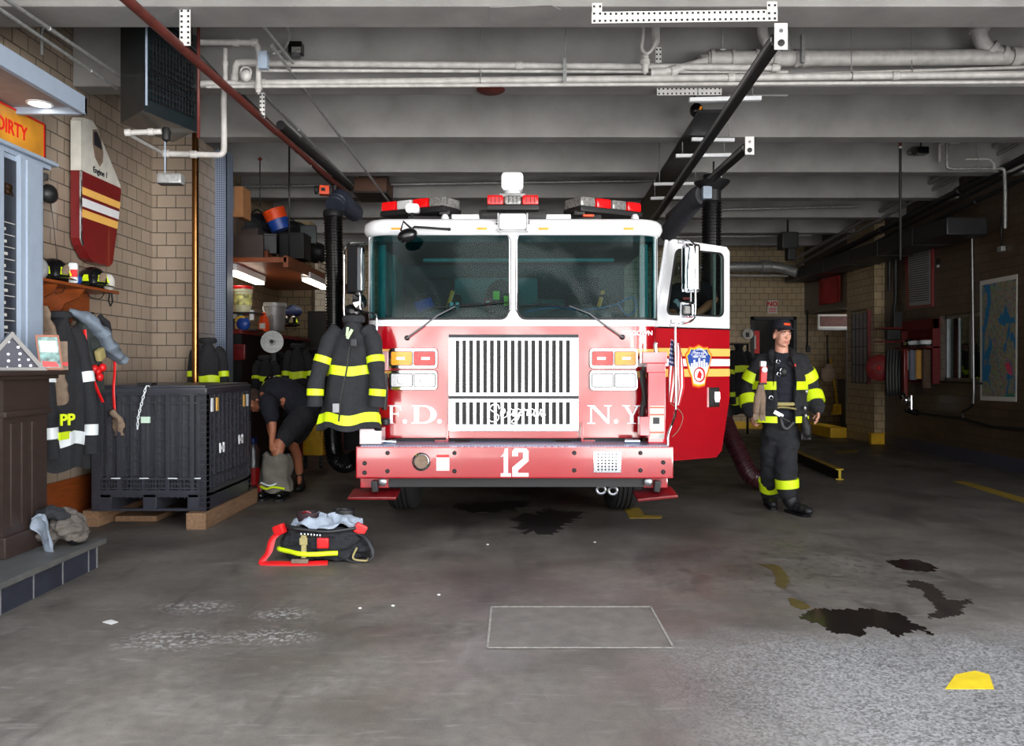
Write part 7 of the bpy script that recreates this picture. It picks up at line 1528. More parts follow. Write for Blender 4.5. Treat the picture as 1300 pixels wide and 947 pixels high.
mb = MB(); mb.lathe([(.11, 0), (.12, .01), (.12, .06), (.11, .08)], P(423, 276, 9.4), (0, 0, 1), 20); fin(mb, 'hose_clamp', M['darkmetal'], lh)
mb = MB(); mb.cyl(P(425, 258, 9.6), P(425, 258, 9.6)+V((0, 0, .32)), .03, n=10); fin(mb, 'trolley', M['darkmetal'], lh)
rh = empty('exhaust_hose', P(905, 300, 8.87), 'black corrugated exhaust hose hanging behind the open cab door and ending at the floor', 'hose')
mb = MB(); hose(mb, [P(903.5, 258, 8.87), P(903, 330, 8.87), P(903, 400, 8.87), P(906, 470, 8.9), P(912, 510, 8.95)], .105); fin(mb, 'corrugated_tube', M['blackgloss'], rh)
M['hosebrown'] = mat('maroon_hose', (62, 26, 32), .3, coat=.4)
mb = MB(); hose(mb, [P(916, 525, 9.0), P(925, 548, 8.9), P(938, 575, 8.8), P(952, 602, 8.7), P(966, 608, 8.7), P(985, 604, 8.9)], .098, .03); fin(mb, 'maroon_section', M['hosebrown'], rh)
mb = MB(); mb.tube([P(911, 506, 8.95), P(918, 530, 9.0)], .115, 20); fin(mb, 'joint_sleeve', M['black'], rh)
mb = MB(); mb.lathe([(.10, 0), (.10, .12), (.11, .13), (.19, .20), (.20, .22), (.12, .24), (.10, .25), (.10, .3), (.0, .3)], P(904, 256, 8.87), (0, 0, 1), 24); fin(mb, 'hose_head', M['darkmetal'], rh)
mb = MB(); mb.lathe([(.0, .06), (.085, .05), (.09, 0), (.07, -.01)], P(906, 226, 8.87), (0, 0, 1), 20); fin(mb, 'white_collar', M['white'], rh)
mb = MB(); mb.boxc(P(897, 245, 8.8), (.1, .1, .14), bevel=.01); fin(mb, 'blue_grey_coupling', M['bluegrey'], rh)
mb = MB(); hose(mb, [P(897, 246, 8.9), P(884, 252, 9.4), P(868, 270, 10.2), P(848, 296, 11.2)], .12, .05); fin(mb, 'grey_duct', mat('grey_fabric_duct', (72, 74, 82), .6), rh)
mb = MB(); mb.cyl(P(906, 222, 8.87), P(906, 205, 8.87), .012, n=8); fin(mb, 'trolley_rod', M['darkmetal'], rh)
# ================================================================ right wall
u_, v_ = V((0, -1, 0)), V((0, 0, 1))      # u runs towards the camera on the right wall, seen left to right
def RW(px, X=XR): return X*F/(px-CX)       # depth of a picture column on the right wall
def rz(px, py, X=XR): return ZZ(py, RW(px, X))
def rprism(mb, pts, off, th):
    """outline given in picture coordinates, laid on the right wall"""
    A = []; B = []
    for px, py in pts: Y = RW(px, XR-off); A.append(V((XR-off, Y, ZZ(py, Y)))); B.append(V((XR-off-th, Y, ZZ(py, Y))))
    n = len(A); mb.add(A+B, [tuple(range(n)), tuple(range(2*n-1, n-1, -1))]+[(i, (i+1) % n, n+(i+1) % n, n+i) for i in range(n)])
def rbox(mb, y0, y1, z0, z1, off, th, bev=0.0): mb.box(XR-off-th, XR-off, y0, y1, z0, z1, bev)
# map of the city
def mapmat():
    m = bpy.data.materials.new('city_map'); nt, b = nodes(m); N = nt.nodes.new; L = nt.links.new
    g = N('ShaderNodeTexCoord'); s = N('ShaderNodeSeparateXYZ'); L(g.outputs['Object'], s.inputs[0])
    mp = N('ShaderNodeMapping'); mp.inputs['Scale'].default_value = (1, 2.2, .8); L(g.outputs['Object'], mp.inputs['Vector'])
    n1 = N('ShaderNodeTexNoise'); n1.inputs['Scale'].default_value = 2.4; n1.inputs['Detail'].default_value = 4; n1.inputs['Distortion'].default_value = 1.2; L(mp.outputs[0], n1.inputs['Vector'])
    w = N('ShaderNodeMapRange'); w.inputs[1].default_value = .56; w.inputs[2].default_value = .575; L(n1.outputs[0], w.inputs[0])
    vo = N('ShaderNodeTexVoronoi'); vo.inputs['Scale'].default_value = 34; L(g.outputs['Object'], vo.inputs['Vector'])
    mx = N('ShaderNodeMix'); mx.data_type = 'RGBA'; mx.inputs[0].default_value = .14; mx.inputs[6].default_value = lin((112, 108, 88)); L(vo.outputs['Color'], mx.inputs[7])
    m2 = N('ShaderNodeMix'); m2.data_type = 'RGBA'; L(w.outputs[0], m2.inputs[0]); L(mx.outputs[2], m2.inputs[6]); m2.inputs[7].default_value = lin((30, 106, 150))
    n3 = N('ShaderNodeTexNoise'); n3.inputs['Scale'].default_value = 1.6; L(g.outputs['Object'], n3.inputs['Vector'])
    w3 = N('ShaderNodeMapRange'); w3.inputs[1].default_value = .62; w3.inputs[2].default_value = .64; L(n3.outputs[0], w3.inputs[0])
    m3 = N('ShaderNodeMix'); m3.data_type = 'RGBA'; L(w3.outputs[0], m3.inputs[0]); L(m2.outputs[2], m3.inputs[6]); m3.inputs[7].default_value = lin((40, 120, 96)); L(m3.outputs[2], b.inputs['Base Color']); b.inputs['Roughness'].default_value = .6
    return m
mpo = empty('city_map', (XR, RW(1268), 1), 'large pale bordered city map with blue water on the right wall', 'map')
mb = MB(); rprism(mb, [(1244.5, 357), (1292, 348), (1291, 510), (1245, 508)], .004, .006); fin(mb, 'map_border', M['paper'], mpo)
mb = MB(); rprism(mb, [(1247, 362), (1290, 354), (1289, 504), (1247, 503)], .0102, .002); fin(mb, 'map_print', mapmat(), mpo)
mb = MB(); rprism(mb, [(1275, 462), (1281, 459), (1284, 466), (1285, 477), (1281, 475), (1277, 469)], .0123, .001); fin(mb, 'pink_district', mat('pink_ink', (200, 70, 96), .6), mpo)
mb = MB(); rprism(mb, [(1253, 362), (1257, 361), (1258, 385), (1254, 408), (1250, 425), (1249, 470), (1247, 470), (1248, 420), (1251, 396), (1254, 380)], .0123, .001); rprism(mb, [(1266, 405), (1273, 400), (1277, 385), (1279, 395), (1283, 404), (1288, 402), (1289, 410), (1278, 410), (1270, 412)], .0123, .001); fin(mb, 'river', mat('water_blue', (30, 106, 150), .6), mpo)
# conduit down to the cable
pipe('steel_conduit', 'pale steel conduit running down the right wall beside the map', [(XR-.03, RW(1236.5), rz(1236.5, 290)), (XR-.03, RW(1239), rz(1239, 500)), (XR-.03, RW(1238), rz(1238, 512))], .016, 'steel', couplings=((0, .25), (0, .7)))
pipe('steel_conduit', 'dark conduit sagging low along the right wall', [(XR-.03, RW(1157), rz(1157, 520)), (XR-.03, RW(1170), rz(1170, 525)), (XR-.03, RW(1225), rz(1225, 532)), (XR-.03, RW(1262), rz(1262, 542)), (XR-.03, RW(1330), rz(1330, 547))], .02, 'darkmetal', couplings=((0, .4), (2, .1)))
pipe('steel_conduit', 'short grey flex joining the conduit beside the map to the low one', [(XR-.03, RW(1238), rz(1238, 512)), (XR-.04, RW(1234), rz(1234, 518)), (XR-.03, RW(1225), rz(1225, 522)), (XR-.03, RW(1225), rz(1225, 532))], .014, 'darkmetal', bend=4)
jn = empty('switch_box', (XR, RW(1273), 2.8), 'small grey switch box hanging on a rod high on the right wall', 'switch')
mb = MB(); Y = RW(1275); mb.boxc((XR-.04, Y, rz(1275, 316)), (.06, .10, .07), bevel=.01); fin(mb, 'box_body', M['galv'], jn)
mb = MB(); mb.cyl((XR-.04, Y, rz(1275, 312)), (XR-.04, Y, rz(1275, 272)), .01, n=8); fin(mb, 'box_conduit', M['darkmetal'], jn)
mb = MB(); Y = RW(1192); mb.lathe([(.05, 0), (.05, .03), (.03, .04), (0, .04)], (XR, Y, rz(1192, 332)), (-1, 0, 0), 16); o_ = fin(mb, 'alarm_bell', M['darkmetal'], label='small round grey bell on the wall right of the roster board', cat='bell'); mb = MB(); mb.boxc((XR-.02, Y, rz(1192, 332)-.07), (.03, .04, .04)); fin(mb, 'bell_striker', M['galv'], o_)
# window of the watch room
w1 = empty('window_1', (XR, 11.5, wz0), kind='structure')
mb = MB()
for y0_, y1_, z0_, z1_ in ((wy0, wy0+.05, wz0, wz1), (wy1-.05, wy1, wz0, wz1), (wy0, wy1, wz0, wz0+.05), (wy0, wy1, wz1-.05, wz1)): mb.box(XR+.08, XR+.14, y0_, y1_, z0_, z1_)
for y in (wy0+.42, wy0+.46, wy0+.75): mb.box(XR+.09, XR+.13, y, y+.025, wz0, wz1)
fin(mb, 'window_frame', M['steel'], w1)
mb = MB(); mb.box(XR+.105, XR+.11, wy0+.05, wy1-.05, wz0+.05, wz1-.05); fin(mb, 'window_glass', M['glass'], w1)
mb = MB(); mb.box(XR-.02, XR+.15, wy0-.03, wy1+.03, wz0-.03, wz0, .004); fin(mb, 'window_sill', M['darkmetal'], w1)
# small dim room behind the window
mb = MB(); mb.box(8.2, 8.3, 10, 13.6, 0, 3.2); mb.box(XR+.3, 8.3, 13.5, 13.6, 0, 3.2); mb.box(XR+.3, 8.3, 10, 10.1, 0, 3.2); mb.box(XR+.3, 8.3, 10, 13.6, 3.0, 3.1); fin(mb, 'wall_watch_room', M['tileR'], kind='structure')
mb = MB(); mb.box(7.95, 8.19, 12.3, 13.3, 0, 1.9, .01); fc_ = fin(mb, 'filing_cabinet', M['cream'], label='pale filing cabinet seen through the watch room window', cat='cabinet')
for z in (.05, .5, .95, 1.4): mb = MB(); mb.box(7.935, 7.95, 12.33, 13.27, z, z+.42, .004); fin(mb, 'drawer', M['cream'], fc_)
mb = MB(); mb.box(7.4, 7.9, 11.4, 12.1, .0, .8); mb.box(7.45, 7.5, 11.5, 12.0, .8, 1.5); o_ = fin(mb, 'office_shelf', M['darkmetal'], label='dark desk with an upright panel inside the watch room', cat='desk'); mb = MB(); mb.boxc((7.43, 11.8, 1.62), (.02, .22, .3)); fin(mb, 'posted_notice', M['paper'], o_)
# watch board: red cupboard with shelf, caps and cards
rbd = empty('red_notice_cabinet', (XR, 12.5, 1.2), 'open dark red wall cupboard with caps and hanging papers beside the window', 'cupboard')
y0_, y1_ = RW(1194), RW(1153); zt1, zb1 = rz(1194, 404), rz(1194, 487)
M['cupred'] = mat('cupboard_red', (92, 12, 16), .7)
mb = MB(); rbox(mb, y0_, y1_, zb1, zt1, 0, .02); fin(mb, 'back_panel', M['cupred'], rbd)
mb = MB(); rbox(mb, y0_, y1_, zt1-.16, zt1, .02, .10, .004); fin(mb, 'top_panel', M['cupred'], rbd)
mb = MB(); rbox(mb, y0_, y1_, zt1-.46, zt1-.43, .02, .2, .004); fin(mb, 'shelf', M['cupred'], rbd)
for y in (y0_, y1_-.03):
    mb = MB(); rbox(mb, y, y+.03, zb1, zt1, .02, .10); fin(mb, 'side_panel', M['cupred'], rbd)
helmet('fire_helmet', 'dark helmet on the red cupboard shelf, left one', (XR-.1, y1_-.25, zt1-.41), rz=-1.3, s=.7, group='caps in the red cupboard')
for i, (f, m, t) in enumerate(((.45, 'silver', 'white cap with dark peak in the middle of the red cupboard shelf'), (.82, 'silver', 'white cap at the right end of the red cupboard shelf'))):
    Y = y1_+(y0_-y1_)*f; mb = MB(); mb.lathe([(.09, 0), (.10, .03), (.12, .07), (.11, .09), (0, .10)], (XR-.11, Y, zt1-.425), (0, 0, 1), 18); o_ = fin(mb, 'uniform_cap', M[m], label=t, cat='cap', group='caps in the red cupboard'); mb = MB(); mb.lathe([(.101, .0), (.103, .03), (.1, .03)], (XR-.11, Y, zt1-.425), (0, 0, 1), 18); mb.boxc((XR-.21, Y, zt1-.42), (.06, .12, .01), ry=-.4); fin(mb, 'cap_band', M['black'], o_)
for i, (f, w_, h_, c, t) in enumerate(((.18, .05, .32, 'white', 'white card hanging in the red cupboard, leftmost of the papers'), (.33, .11, .48, 'bluegrey', 'blue sheet of paper hanging in the red cupboard'), (.52, .09, .46, 'stripe_y', 'yellow sheet of paper hanging in the red cupboard'), (.75, .12, .60, 'tan', 'long brown sheet hanging in the red cupboard'))):
    Y = y1_+(y0_-y1_)*f; mb = MB(); mb.sheet(lambda u, v, Y=Y, w_=w_, h_=h_: (XR-.10-.02*math.sin(u*4), Y+w_-2*w_*u, zt1-.48-h_*v), 8, 6, .003); o_ = fin(mb, 'hanging_paper', M[c], label=t, cat='paper', group='papers hanging in the red cupboard'); mb = MB(); mb.boxc((XR-.105, Y, zt1-.475), (.02, .03, .02)); fin(mb, 'clip', M['steel'], o_)
# roster board with red frame
rb_ = empty('roster_board', (XR, 12.9, 2.6), 'grey list board in a dark red frame high on the right wall', 'board')
fr = [(1150.5, 317), (1186, 307.5), (1185.5, 389), (1153, 392)]; inr = [(1153, 319.5), (1181, 312.5), (1181, 386), (1154.5, 388.5)]
mb = MB(); rprism(mb, fr, 0, .03); fin(mb, 'frame', M['darkred'], rb_)
mb = MB(); rprism(mb, inr, .03, .003); fin(mb, 'list_sheet', M['greyplastic'], rb_)
mb = MB()
for k in range(22):
    t = .03+.94*k/22; a = (1154, 321+66*t); b = (1179.5, 315+70*t); rprism(mb, [a, b, (b[0], b[1]+1.1), (a[0], a[1]+1.1)], .0331, .001)
fin(mb, 'list_lines', M['darkmetal'], rb_)
# fire hose rack, red gong, standpipe with gauge
hr = empty('hose_station', (XR, RW(1141), 1.3), 'red hose drum with black hose and red shelf rings on the right wall', 'hose station')
Y = RW(1141, 6.35)
mb = MB(); mb.lathe([(.0, .06), (.05, .05), (.17, .02), (.22, 0), (.22, -.02), (.0, -.03)], (6.15, 13.2, ZZ(467, 13.2)), (-.35, -1, 0), 30, sx=.9); d1_ = fin(mb, 'red_drum', M['darkred'], hr)
mb = MB(); mb.lathe([(.0, .09), (.03, .08), (.04, .05)], (6.15, 13.2, ZZ(467, 13.2)), (-.35, -1, 0), 14); fin(mb, 'drum_hub', M['redplastic'], d1_)
mb = MB()
for k in range(5): mb.tube(smoothpath([(6.28+.05*k, 13.15, ZZ(445, 13.2)), (6.24+.05*k, 13.1, ZZ(470, 13.2)), (6.25+.05*k, 13.1, ZZ(500, 13.2)), (6.30+.05*k, 13.15, ZZ(480, 13.2)), (6.31+.05*k, 13.2, ZZ(446, 13.2))], 5), .035, 8)
fin(mb, 'folded_hose', M['black'], hr)
for y in (417, 434):
    mb = MB(); mb.boxc((6.32, 13.15, ZZ(y, 13.2)), (.50, .2, .02), bevel=.005); fin(mb, 'red_shelf', M['darkred'], hr)
mb = MB(); mb.boxc((6.35, 13.15, ZZ(425, 13.2)), (.22, .12, .16), bevel=.01); mb.boxc((6.42, 13.15, ZZ(407, 13.2)), (.14, .12, .28), bevel=.01); fin(mb, 'dark_box', M['black'], hr)
mb = MB(); mb.box(6.4, 6.46, 12.85, 12.95, ZZ(505, 12.9), ZZ(440, 12.9), .01); fin(mb, 'red_strip', M['darkred'], hr)
sp_ = empty('standpipe_valve', (6.45, 12.7, 1.0), 'chrome and black valve with brass parts beside the hose station', 'valve')
mb = MB(); mb.cyl(P(1157, 502, 12.5), P(1157, 520, 12.5), .03, n=14); mb.ell(P(1150, 508, 12.5), (.05, .05, .07)); fin(mb, 'valve_body', M['chrome'], sp_)
mb = MB(); mb.cyl(P(1150, 520, 12.5), P(1165, 525, 12.5), .04, n=12); fin(mb, 'valve_outlet', M['blackgloss'], sp_)
mb = MB(); mb.ell(P(1146, 503, 12.6), (.05, .04, .06)); fin(mb, 'valve_wheel', M['blackgloss'], sp_)
mb = MB(); mb.cyl(P(1135, 520, 13.9), P(1135, 549, 13.9), .04, n=14); mb2 = mb; o_ = fin(mb2, 'white_post', M['greyplastic'], label='short pale grey post on the floor at the yellow kerb', cat='post')
for i, (px, r, t) in enumerate(((1131, .03, 'thick black riser cable above the hose station, left one'), (1137, .035, 'thick black riser pipe above the hose station, middle one'), (1143, .025, 'thick black riser pipe above the hose station, right one'))):
    pipe('riser', t, [P(px, 300, 13.5), P(px, 380, 13.5), P(px-2-(2 if i else 0), 392 if not i else 405, 13.5), P(px-2-(2 if i else 0), 372 if 0 else (372 if not i else 415), 13.5)] if i else [P(px-2, 300, 13.5), P(px-2, 368, 13.5)], r, 'black')
# ---------------------------------------------------------------- pier and recess
SB = empty('slot_board', (6.42, 14.5, 1.6), 'tall grey document rack with red edge on the dark pier', 'rack')
xa = 6.40
def pw(px): return xa*F/(px-CX)
y0_, y1_ = pw(1103), pw(1084)
mb = MB(); mb.box(xa-.03, xa+.02, y0_, y1_, ZZ(487, y0_), ZZ(396, y0_)); fin(mb, 'rack_back', M['greyplastic'], SB)
mb = MB()
for z in [ZZ(487, y0_)+k*.33 for k in range(5)]: mb.box(xa-.05, xa-.03, y0_, y1_, z, z+.015)
for k in range(5): yy = y0_+(y1_-y0_)*k/4; mb.box(xa-.04, xa-.03, yy-.004, yy+.004, ZZ(487, y0_), ZZ(396, y0_))
fin(mb, 'rack_slots', M['darkmetal'], SB)
mb = MB(); mb.box(xa-.035, xa+.02, y0_-.04, y0_, ZZ(487, y0_), ZZ(394, y0_)); fin(mb, 'red_edge', M['darkred'], SB)
# pale sign board framed white across the recess opening
sb2 = empty('recess_sign', P(1060, 407, 15.8), 'white framed red lettered board over the tiled recess at the back right', 'sign')
mb = MB(); a, b = P(1038, 399, 15.8), P(1082, 417, 15.8)
mb.box(a.x, b.x, 15.78, 15.82, b.z, a.z, .004); fin(mb, 'sign_frame', M['paper'], sb2)
mb = MB(); mb.box(a.x+.04, b.x-.02, 15.77, 15.785, b.z+.04, a.z-.04); fin(mb, 'sign_field', mat('maroon_field', (84, 44, 38), .6, var=.6, vs=30), sb2)
mb = MB(); mb.box(a.x, b.x-.08, 15.8, 15.86, ZZ(419, 15.8), ZZ(417, 15.8)); mb.box(b.x-.11, b.x-.08, 15.8, 15.86, 0.2, ZZ(417, 15.8)); fin(mb, 'sign_post_frame', M['greyplastic'], sb2)
# shovel, broom and bin in the recess
sh_ = empty('shovel', P(1050, 480, 16.6), 'long handled shovel hung blade down on the tiles of the recess', 'shovel')
mb = MB(); mb.cyl(P(1050, 425, 16.6), P(1051, 462, 16.6), .018, n=8); fin(mb, 'handle', M['darkmetal'], sh_)
mb = MB(); mb.sheet(lambda u, v: P(1043+17*u+(2*(u-.5))*-1*(1-v)*5*(1 if v < .3 else 0), 462+22*v*(1-.25*(2*u-1)**4*v), 16.6-.03*math.sin(u*PI)), 10, 10, .012); fin(mb, 'blade', M['tan'], sh_)
br2 = empty('broom', P(1062, 480, 16.7), 'yellow handled broom standing in the recess', 'broom')
mb = MB(); mb.cyl(P(1054, 455, 16.8), P(1063, 512, 16.6), .02, n=8); fin(mb, 'broom_handle', M['yellow'], br2)
mb = MB(); mb.prism([(-.12, 0), (.12, 0), (.07, .22), (-.07, .22)], P(1062, 526, 16.6), *XZ, .08*DN); fin(mb, 'broom_head', M['yellow'], br2)
tb = empty('dark_bin', (7.0, 16.3, 0), 'tall dark blue bin standing behind the pier in the recess', 'bin')
mb = MB(); mb.rings([[V((x, y, z)) for x, y in ((6.93-s, 16.1-s), (7.4+s, 16.1-s), (7.4+s, 16.6+s), (6.93-s, 16.6+s))] for z, s in ((.0, 0), (1.05, .05))], True, False); fin(mb, 'bin_body', M['slate'], tb)
mb = MB(); mb.box(6.88, 7.52, 16.02, 16.68, 1.05, 1.10, .01); fin(mb, 'bin_lid', M['slate'], tb)
# red banner below the ducts
def ban(u, v): return V((6.38-.03*math.sin(u*6), pw(1041)+(pw(1067)-pw(1041))*u, ZZ(342, 15.6)-(.0)-v*.66-.05*math.sin(u*PI)*(1-v)))
mb = MB(); mb.sheet(ban, 14, 10, .006); bn = fin(mb, 'red_banner', mat('faded_red_cloth', (158, 42, 40), .9, var=.3, vs=3), label='faded red banner hanging below the ducts at the far right', cat='banner')
mb = MB(); mb.tube([ban(k/8, .03)+V((-.012, 0, 0)) for k in range(9)], .012, 6); fin(mb, 'banner_hem', M['darkred'], bn)
mb = MB(); mb.cyl(P(1025, 394, 17.1), P(1025, 440, 17.1), .02, n=8); mb2 = MB(); o_ = fin(mb, 'steel_conduit', M['black'], label='black vertical conduit beside the back door', cat='conduit'); mb2.boxc(P(1026, 443, 17.1), (.08, .06, .14), bevel=.01); fin(mb2, 'switch', M['black'], o_)
# NO ... sign over the back door
ns = empty('no_sign', P(980, 389, 17.25), 'small white sign with red NO above the back door', 'sign')
mb = MB(); a, b = P(974, 381, 17.27), P(987, 398, 17.27); mb.box(a.x, b.x, 17.27, 17.295, b.z, a.z, .003); fin(mb, 'sign_plate', M['paper'], ns)
mb = MB(); text_mb(mb, 'NO', V(((a.x+b.x)/2, 17.266, a.z-.09)), (1, 0, 0), (0, 0, 1), .14, .004, .006)
for k in range(3): mb.box(a.x+.03, b.x-.03, 17.264, 17.268, a.z-.19-.035*k, a.z-.175-.035*k)
fin(mb, 'sign_lettering', M['redplastic'], ns)
# gear in front of the back wall, seen between door and man
wr = empty('back_clock', P(949, 424, 17), 'round pale dial on the back wall left of the door', 'dial')
mb = MB(); mb.lathe([(.12, 0), (.12, .04), (.1, .05), (0, .05)], P(949, 424, 17.28), (0, -1, 0), 20); fin(mb, 'dial_face', M['paper'], wr)
mb = MB(); mb.boxc(P(949, 425, 17.22), (.08, .01, .1)); fin(mb, 'dial_mark', M['darkmetal'], wr)
mb = MB(); c = V((5.35, 17.36, 1.95)); mb.box(c.x-.1, c.x+.1, c.y-.02, c.y+.0, c.z-.3, c.z+.2); o_ = fin(mb, 'red_poster', M['redplastic'], label='small red notice in the dark doorway at the back', cat='notice'); mb = MB(); mb.box(c.x-.04, c.x+.02, c.y-.026, c.y-.02, c.z-.2, c.z+.1); fin(mb, 'notice_text', M['paper'], o_)
coat('turnout_coat', 'black turnout coat with lime bands on the back rack right of the cab door', P(938, 440, 15.8), 1.35, .6, .35, bands=((.33, .10), (.8, .12)), facing=.2, seed=50, group='coats on the back rack')
coat('turnout_coat', 'black turnout coat hidden mostly behind the open cab door on the back rack', P(908, 442, 15.9), 1.3, .6, .35, bands=((.5, .12), (.85, .12)), facing=-.2, seed=51, group='coats on the back rack')
rk2 = empty('coat_rail', P(930, 438, 15.9), 'dark metal rail carrying the coats at the back', 'rail')
mb = MB(); mb.cyl(P(900, 437, 15.95), P(950, 437, 15.95), .02, n=8); fin(mb, 'rail_bar', M['darkmetal'], rk2)
for px in (901, 949): mb = MB(); x = XX(px, 15.95); mb.cyl((x, 15.95, 0), (x, 15.95, ZZ(437, 15.95)), .025, n=8); fin(mb, 'rail_post', M['darkmetal'], rk2)
# yellow steel I-beam lying on the floor
a, b = FL(1066, 609), FL(1000, 579); dI = (b-a).normalized(); nI = V((-dI.y, dI.x, 0))
ib = empty('steel_beam', (a+b)/2, 'yellow topped steel beam lying on the floor behind the walking firefighter', 'steel beam')
mb = MB(); mb.beam(a+V((0, 0, .006)), b+V((0, 0, .006)), .085, .012); mb.beam(a+V((0, 0, .066)), b+V((0, 0, .066)), .012, .11); fin(mb, 'beam_web', M['darkmetal'], ib)
mb = MB(); mb.beam(a+V((0, 0, .127)), b+V((0, 0, .127)), .085, .012); fin(mb, 'beam_flange', M['ypaint'], ib)
mb = MB(); e_ = a-dI*.006; mb.beam(e_+V((0, 0, .066)), e_+dI*.008+V((0, 0, .066)), .03, .11); mb.beam(e_+V((0, 0, .006)), e_+dI*.008+V((0, 0, .006)), .09, .014); mb.beam(e_+V((0, 0, .127)), e_+dI*.008+V((0, 0, .127)), .09, .014); fin(mb, 'painted_end', M['ypaintb'], ib)
# ================================================================ people
def caps(mb, pts, rad, n=14, flat=1.0, up=None, bend=3):
    """limb: tapered tube through the joints with rounded ends"""
    pts = [V(p) for p in pts]; q = smoothpath(pts, bend) if len(pts) > 2 else pts
    R = []
    for i in range(len(q)):
        t = i/(len(q)-1)*(len(rad)-1); k = min(int(t), len(rad)-2); R.append(rad[k]+(rad[k+1]-rad[k])*(t-k))
    mb.tube(q, R, n, flat=flat, up=up)
    if flat == 1.0: mb.ell(q[0], (R[0],)*3, nu=n, nv=8); mb.ell(q[-1], (R[-1],)*3, nu=n, nv=8)
def wrinkle(o, amp, fr=(9, 9, 16), seed=0):
    me = o.data; off = V((seed*3.1, seed*1.7, 0)); nr = [v.normal.copy() for v in me.vertices]
    for v, n in zip(me.vertices, nr):
        p = V((v.co.x*fr[0], v.co.y*fr[1], v.co.z*fr[2]))+off
        v.co += n*amp*(noise.noise(p)+.5*noise.noise(p*2.3))
    me.update()
def head(mb, c, R, s=1.0):
    f = lambda x, y, z: c+R @ (V((x, y, z))*s)
    mb.ell(f(0, .012, .035), (.076*s, .094*s, .098*s), R, 20, 14); mb.ell(f(0, -.022, -.045), (.060*s, .066*s, .068*s), R, 18, 12)
    mb.ell(f(0, -.060, -.088), (.030*s, .022*s, .022*s), R); mb.ell(f(0, -.055, .0), (.062*s, .038*s, .05*s), R)
    for sg in (-1, 1): mb.ell(f(sg*.040, -.056, -.020), (.020*s, .020*s, .024*s), R); mb.ell(f(sg*.078, .012, -.005), (.011*s, .02*s, .032*s), R); mb.ell(f(sg*.040, -.028, -.060), (.020*s, .034*s, .026*s), R)
    mb.tube([f(-.048, -.078, .033), f(-.02, -.088, .034), f(.02, -.088, .034), f(.048, -.078, .033)], .010*s, 8)
    mb.tube([f(0, -.085, .025), f(0, -.096, -.002), f(0, -.105, -.020)], [.009*s, .010*s, .012*s], 10); mb.ell(f(0, -.102, -.024), (.015*s, .011*s, .009*s), R)
    mb.tube([f(-.022, -.082, -.058), f(0, -.090, -.056), f(.022, -.082, -.058)], .0075*s, 8); mb.tube([f(-.018, -.081, -.068), f(0, -.088, -.069), f(.018, -.081, -.068)], .0075*s, 8)
def face(par, c, R, s=1.0):
    f = lambda x, y, z: c+R @ (V((x, y, z))*s)
    for sg in (-1, 1):
        mb = MB(); mb.ell(f(sg*.031, -.0815, .013), (.013*s, .008*s, .007*s), R); e = fin(mb, 'eye', M['paper'], par)
        mb = MB(); mb.ell(f(sg*.031, -.0875, .013), (.0055*s, .004*s, .0055*s), R); fin(mb, 'iris', M['black'], e)
        mb = MB(); mb.tube([f(sg*.014, -.093, .030), f(sg*.034, -.093, .036), f(sg*.052, -.082, .030)], .0042*s, 6); fin(mb, 'eyebrow', M['hair'], par)
    mb = MB(); mb.tube([f(-.022, -.087, -.0585), f(-.008, -.0955, -.057), f(.008, -.0955, -.057), f(.022, -.087, -.0585)], .0048*s, 6); mb.tube([f(-.018, -.087, -.068), f(0, -.094, -.069), f(.018, -.087, -.068)], .0048*s, 6); fin(mb, 'lips', mat('lips', (178, 104, 96), .5), par)
def hand(mb, w, d, palm, s=1.0, curl=.35, side=1):
    """palm and five separate fingers. w wrist, d direction of the fingers, palm = way the palm faces, side = +1/-1 thumb side"""
    d = V(d).normalized(); palm = V(palm); palm = (palm-d*palm.dot(d)).normalized(); sd = d.cross(palm).normalized()*side
    Mx = Matrix((sd, d, palm)).transposed()
    mb.ell(w+d*.045*s, (.040*s, .055*s, .017*s), Mx, 16, 10); caps(mb, [w-d*.03*s, w+d*.02*s], [.027*s, .027*s], 12)
    for i, (o, L_) in enumerate(((.030, .072), (.011, .082), (-.009, .077), (-.028, .060))):
        p = w+d*(.078-.006*abs(i-1))*s+sd*o*s; a = curl*(.7+.12*i); pts = [w+d*.045*s+sd*o*.8*s, p]
        for k, fr in enumerate((.45, .32, .23)):
            dd = (d*math.cos(a)+palm*math.sin(a)+sd*o*1.5); p = p+dd.normalized()*L_*fr*s; pts.append(p); a += curl*(1.1+.1*k)
        caps(mb, pts, [.0095*s, .0095*s, .0088*s, .0082*s, .0072*s], 8, bend=2)
    b = w+d*.018*s+sd*.028*s
    caps(mb, [b, b+(sd*.7+d*.55+palm*.25).normalized()*.036*s, b+(sd*.7+d*.55+palm*.25).normalized()*.036*s+(sd*.25+d*.9+palm*.4).normalized()*.030*s, b+(sd*.7+d*.55+palm*.25).normalized()*.036*s+(d*.9+palm*.6).normalized()*.054*s], [.013*s, .012*s, .0105*s, .009*s], 8, bend=2)
def bands(par, pts, at, r, w, m='lime', name='reflective_band', n=20):
    q = smoothpath(pts, 8); mb = MB(); p, t = along(q, at); mb.tube([p-t*w/2, p-t*w*.2, p+t*w*.2, p+t*w/2], [r, r*1.03, r*1.03, r], n); return fin(mb, name, M[m], par)
def boot(mb, ankle, heel, toe, s=1.0, sole=0):
    ankle, heel, toe = V(ankle), V(heel), V(toe); d = (toe-heel).normalized(); sd = d.cross(V((0, 0, 1))).normalized()
    caps(mb, [ankle+V((0, 0, .12)), ankle, heel+d*.08+V((0, 0, .06))], [.070*s, .068*s, .060*s])
    for t, r, h in ((.06, .050, .045), (.13, .050, .048), (.19, .05, .045), (.245, .044, .038)): mb.ell(heel+d*t*s+V((0, 0, h)), (r*s, r*s*1.1, h*1.0))
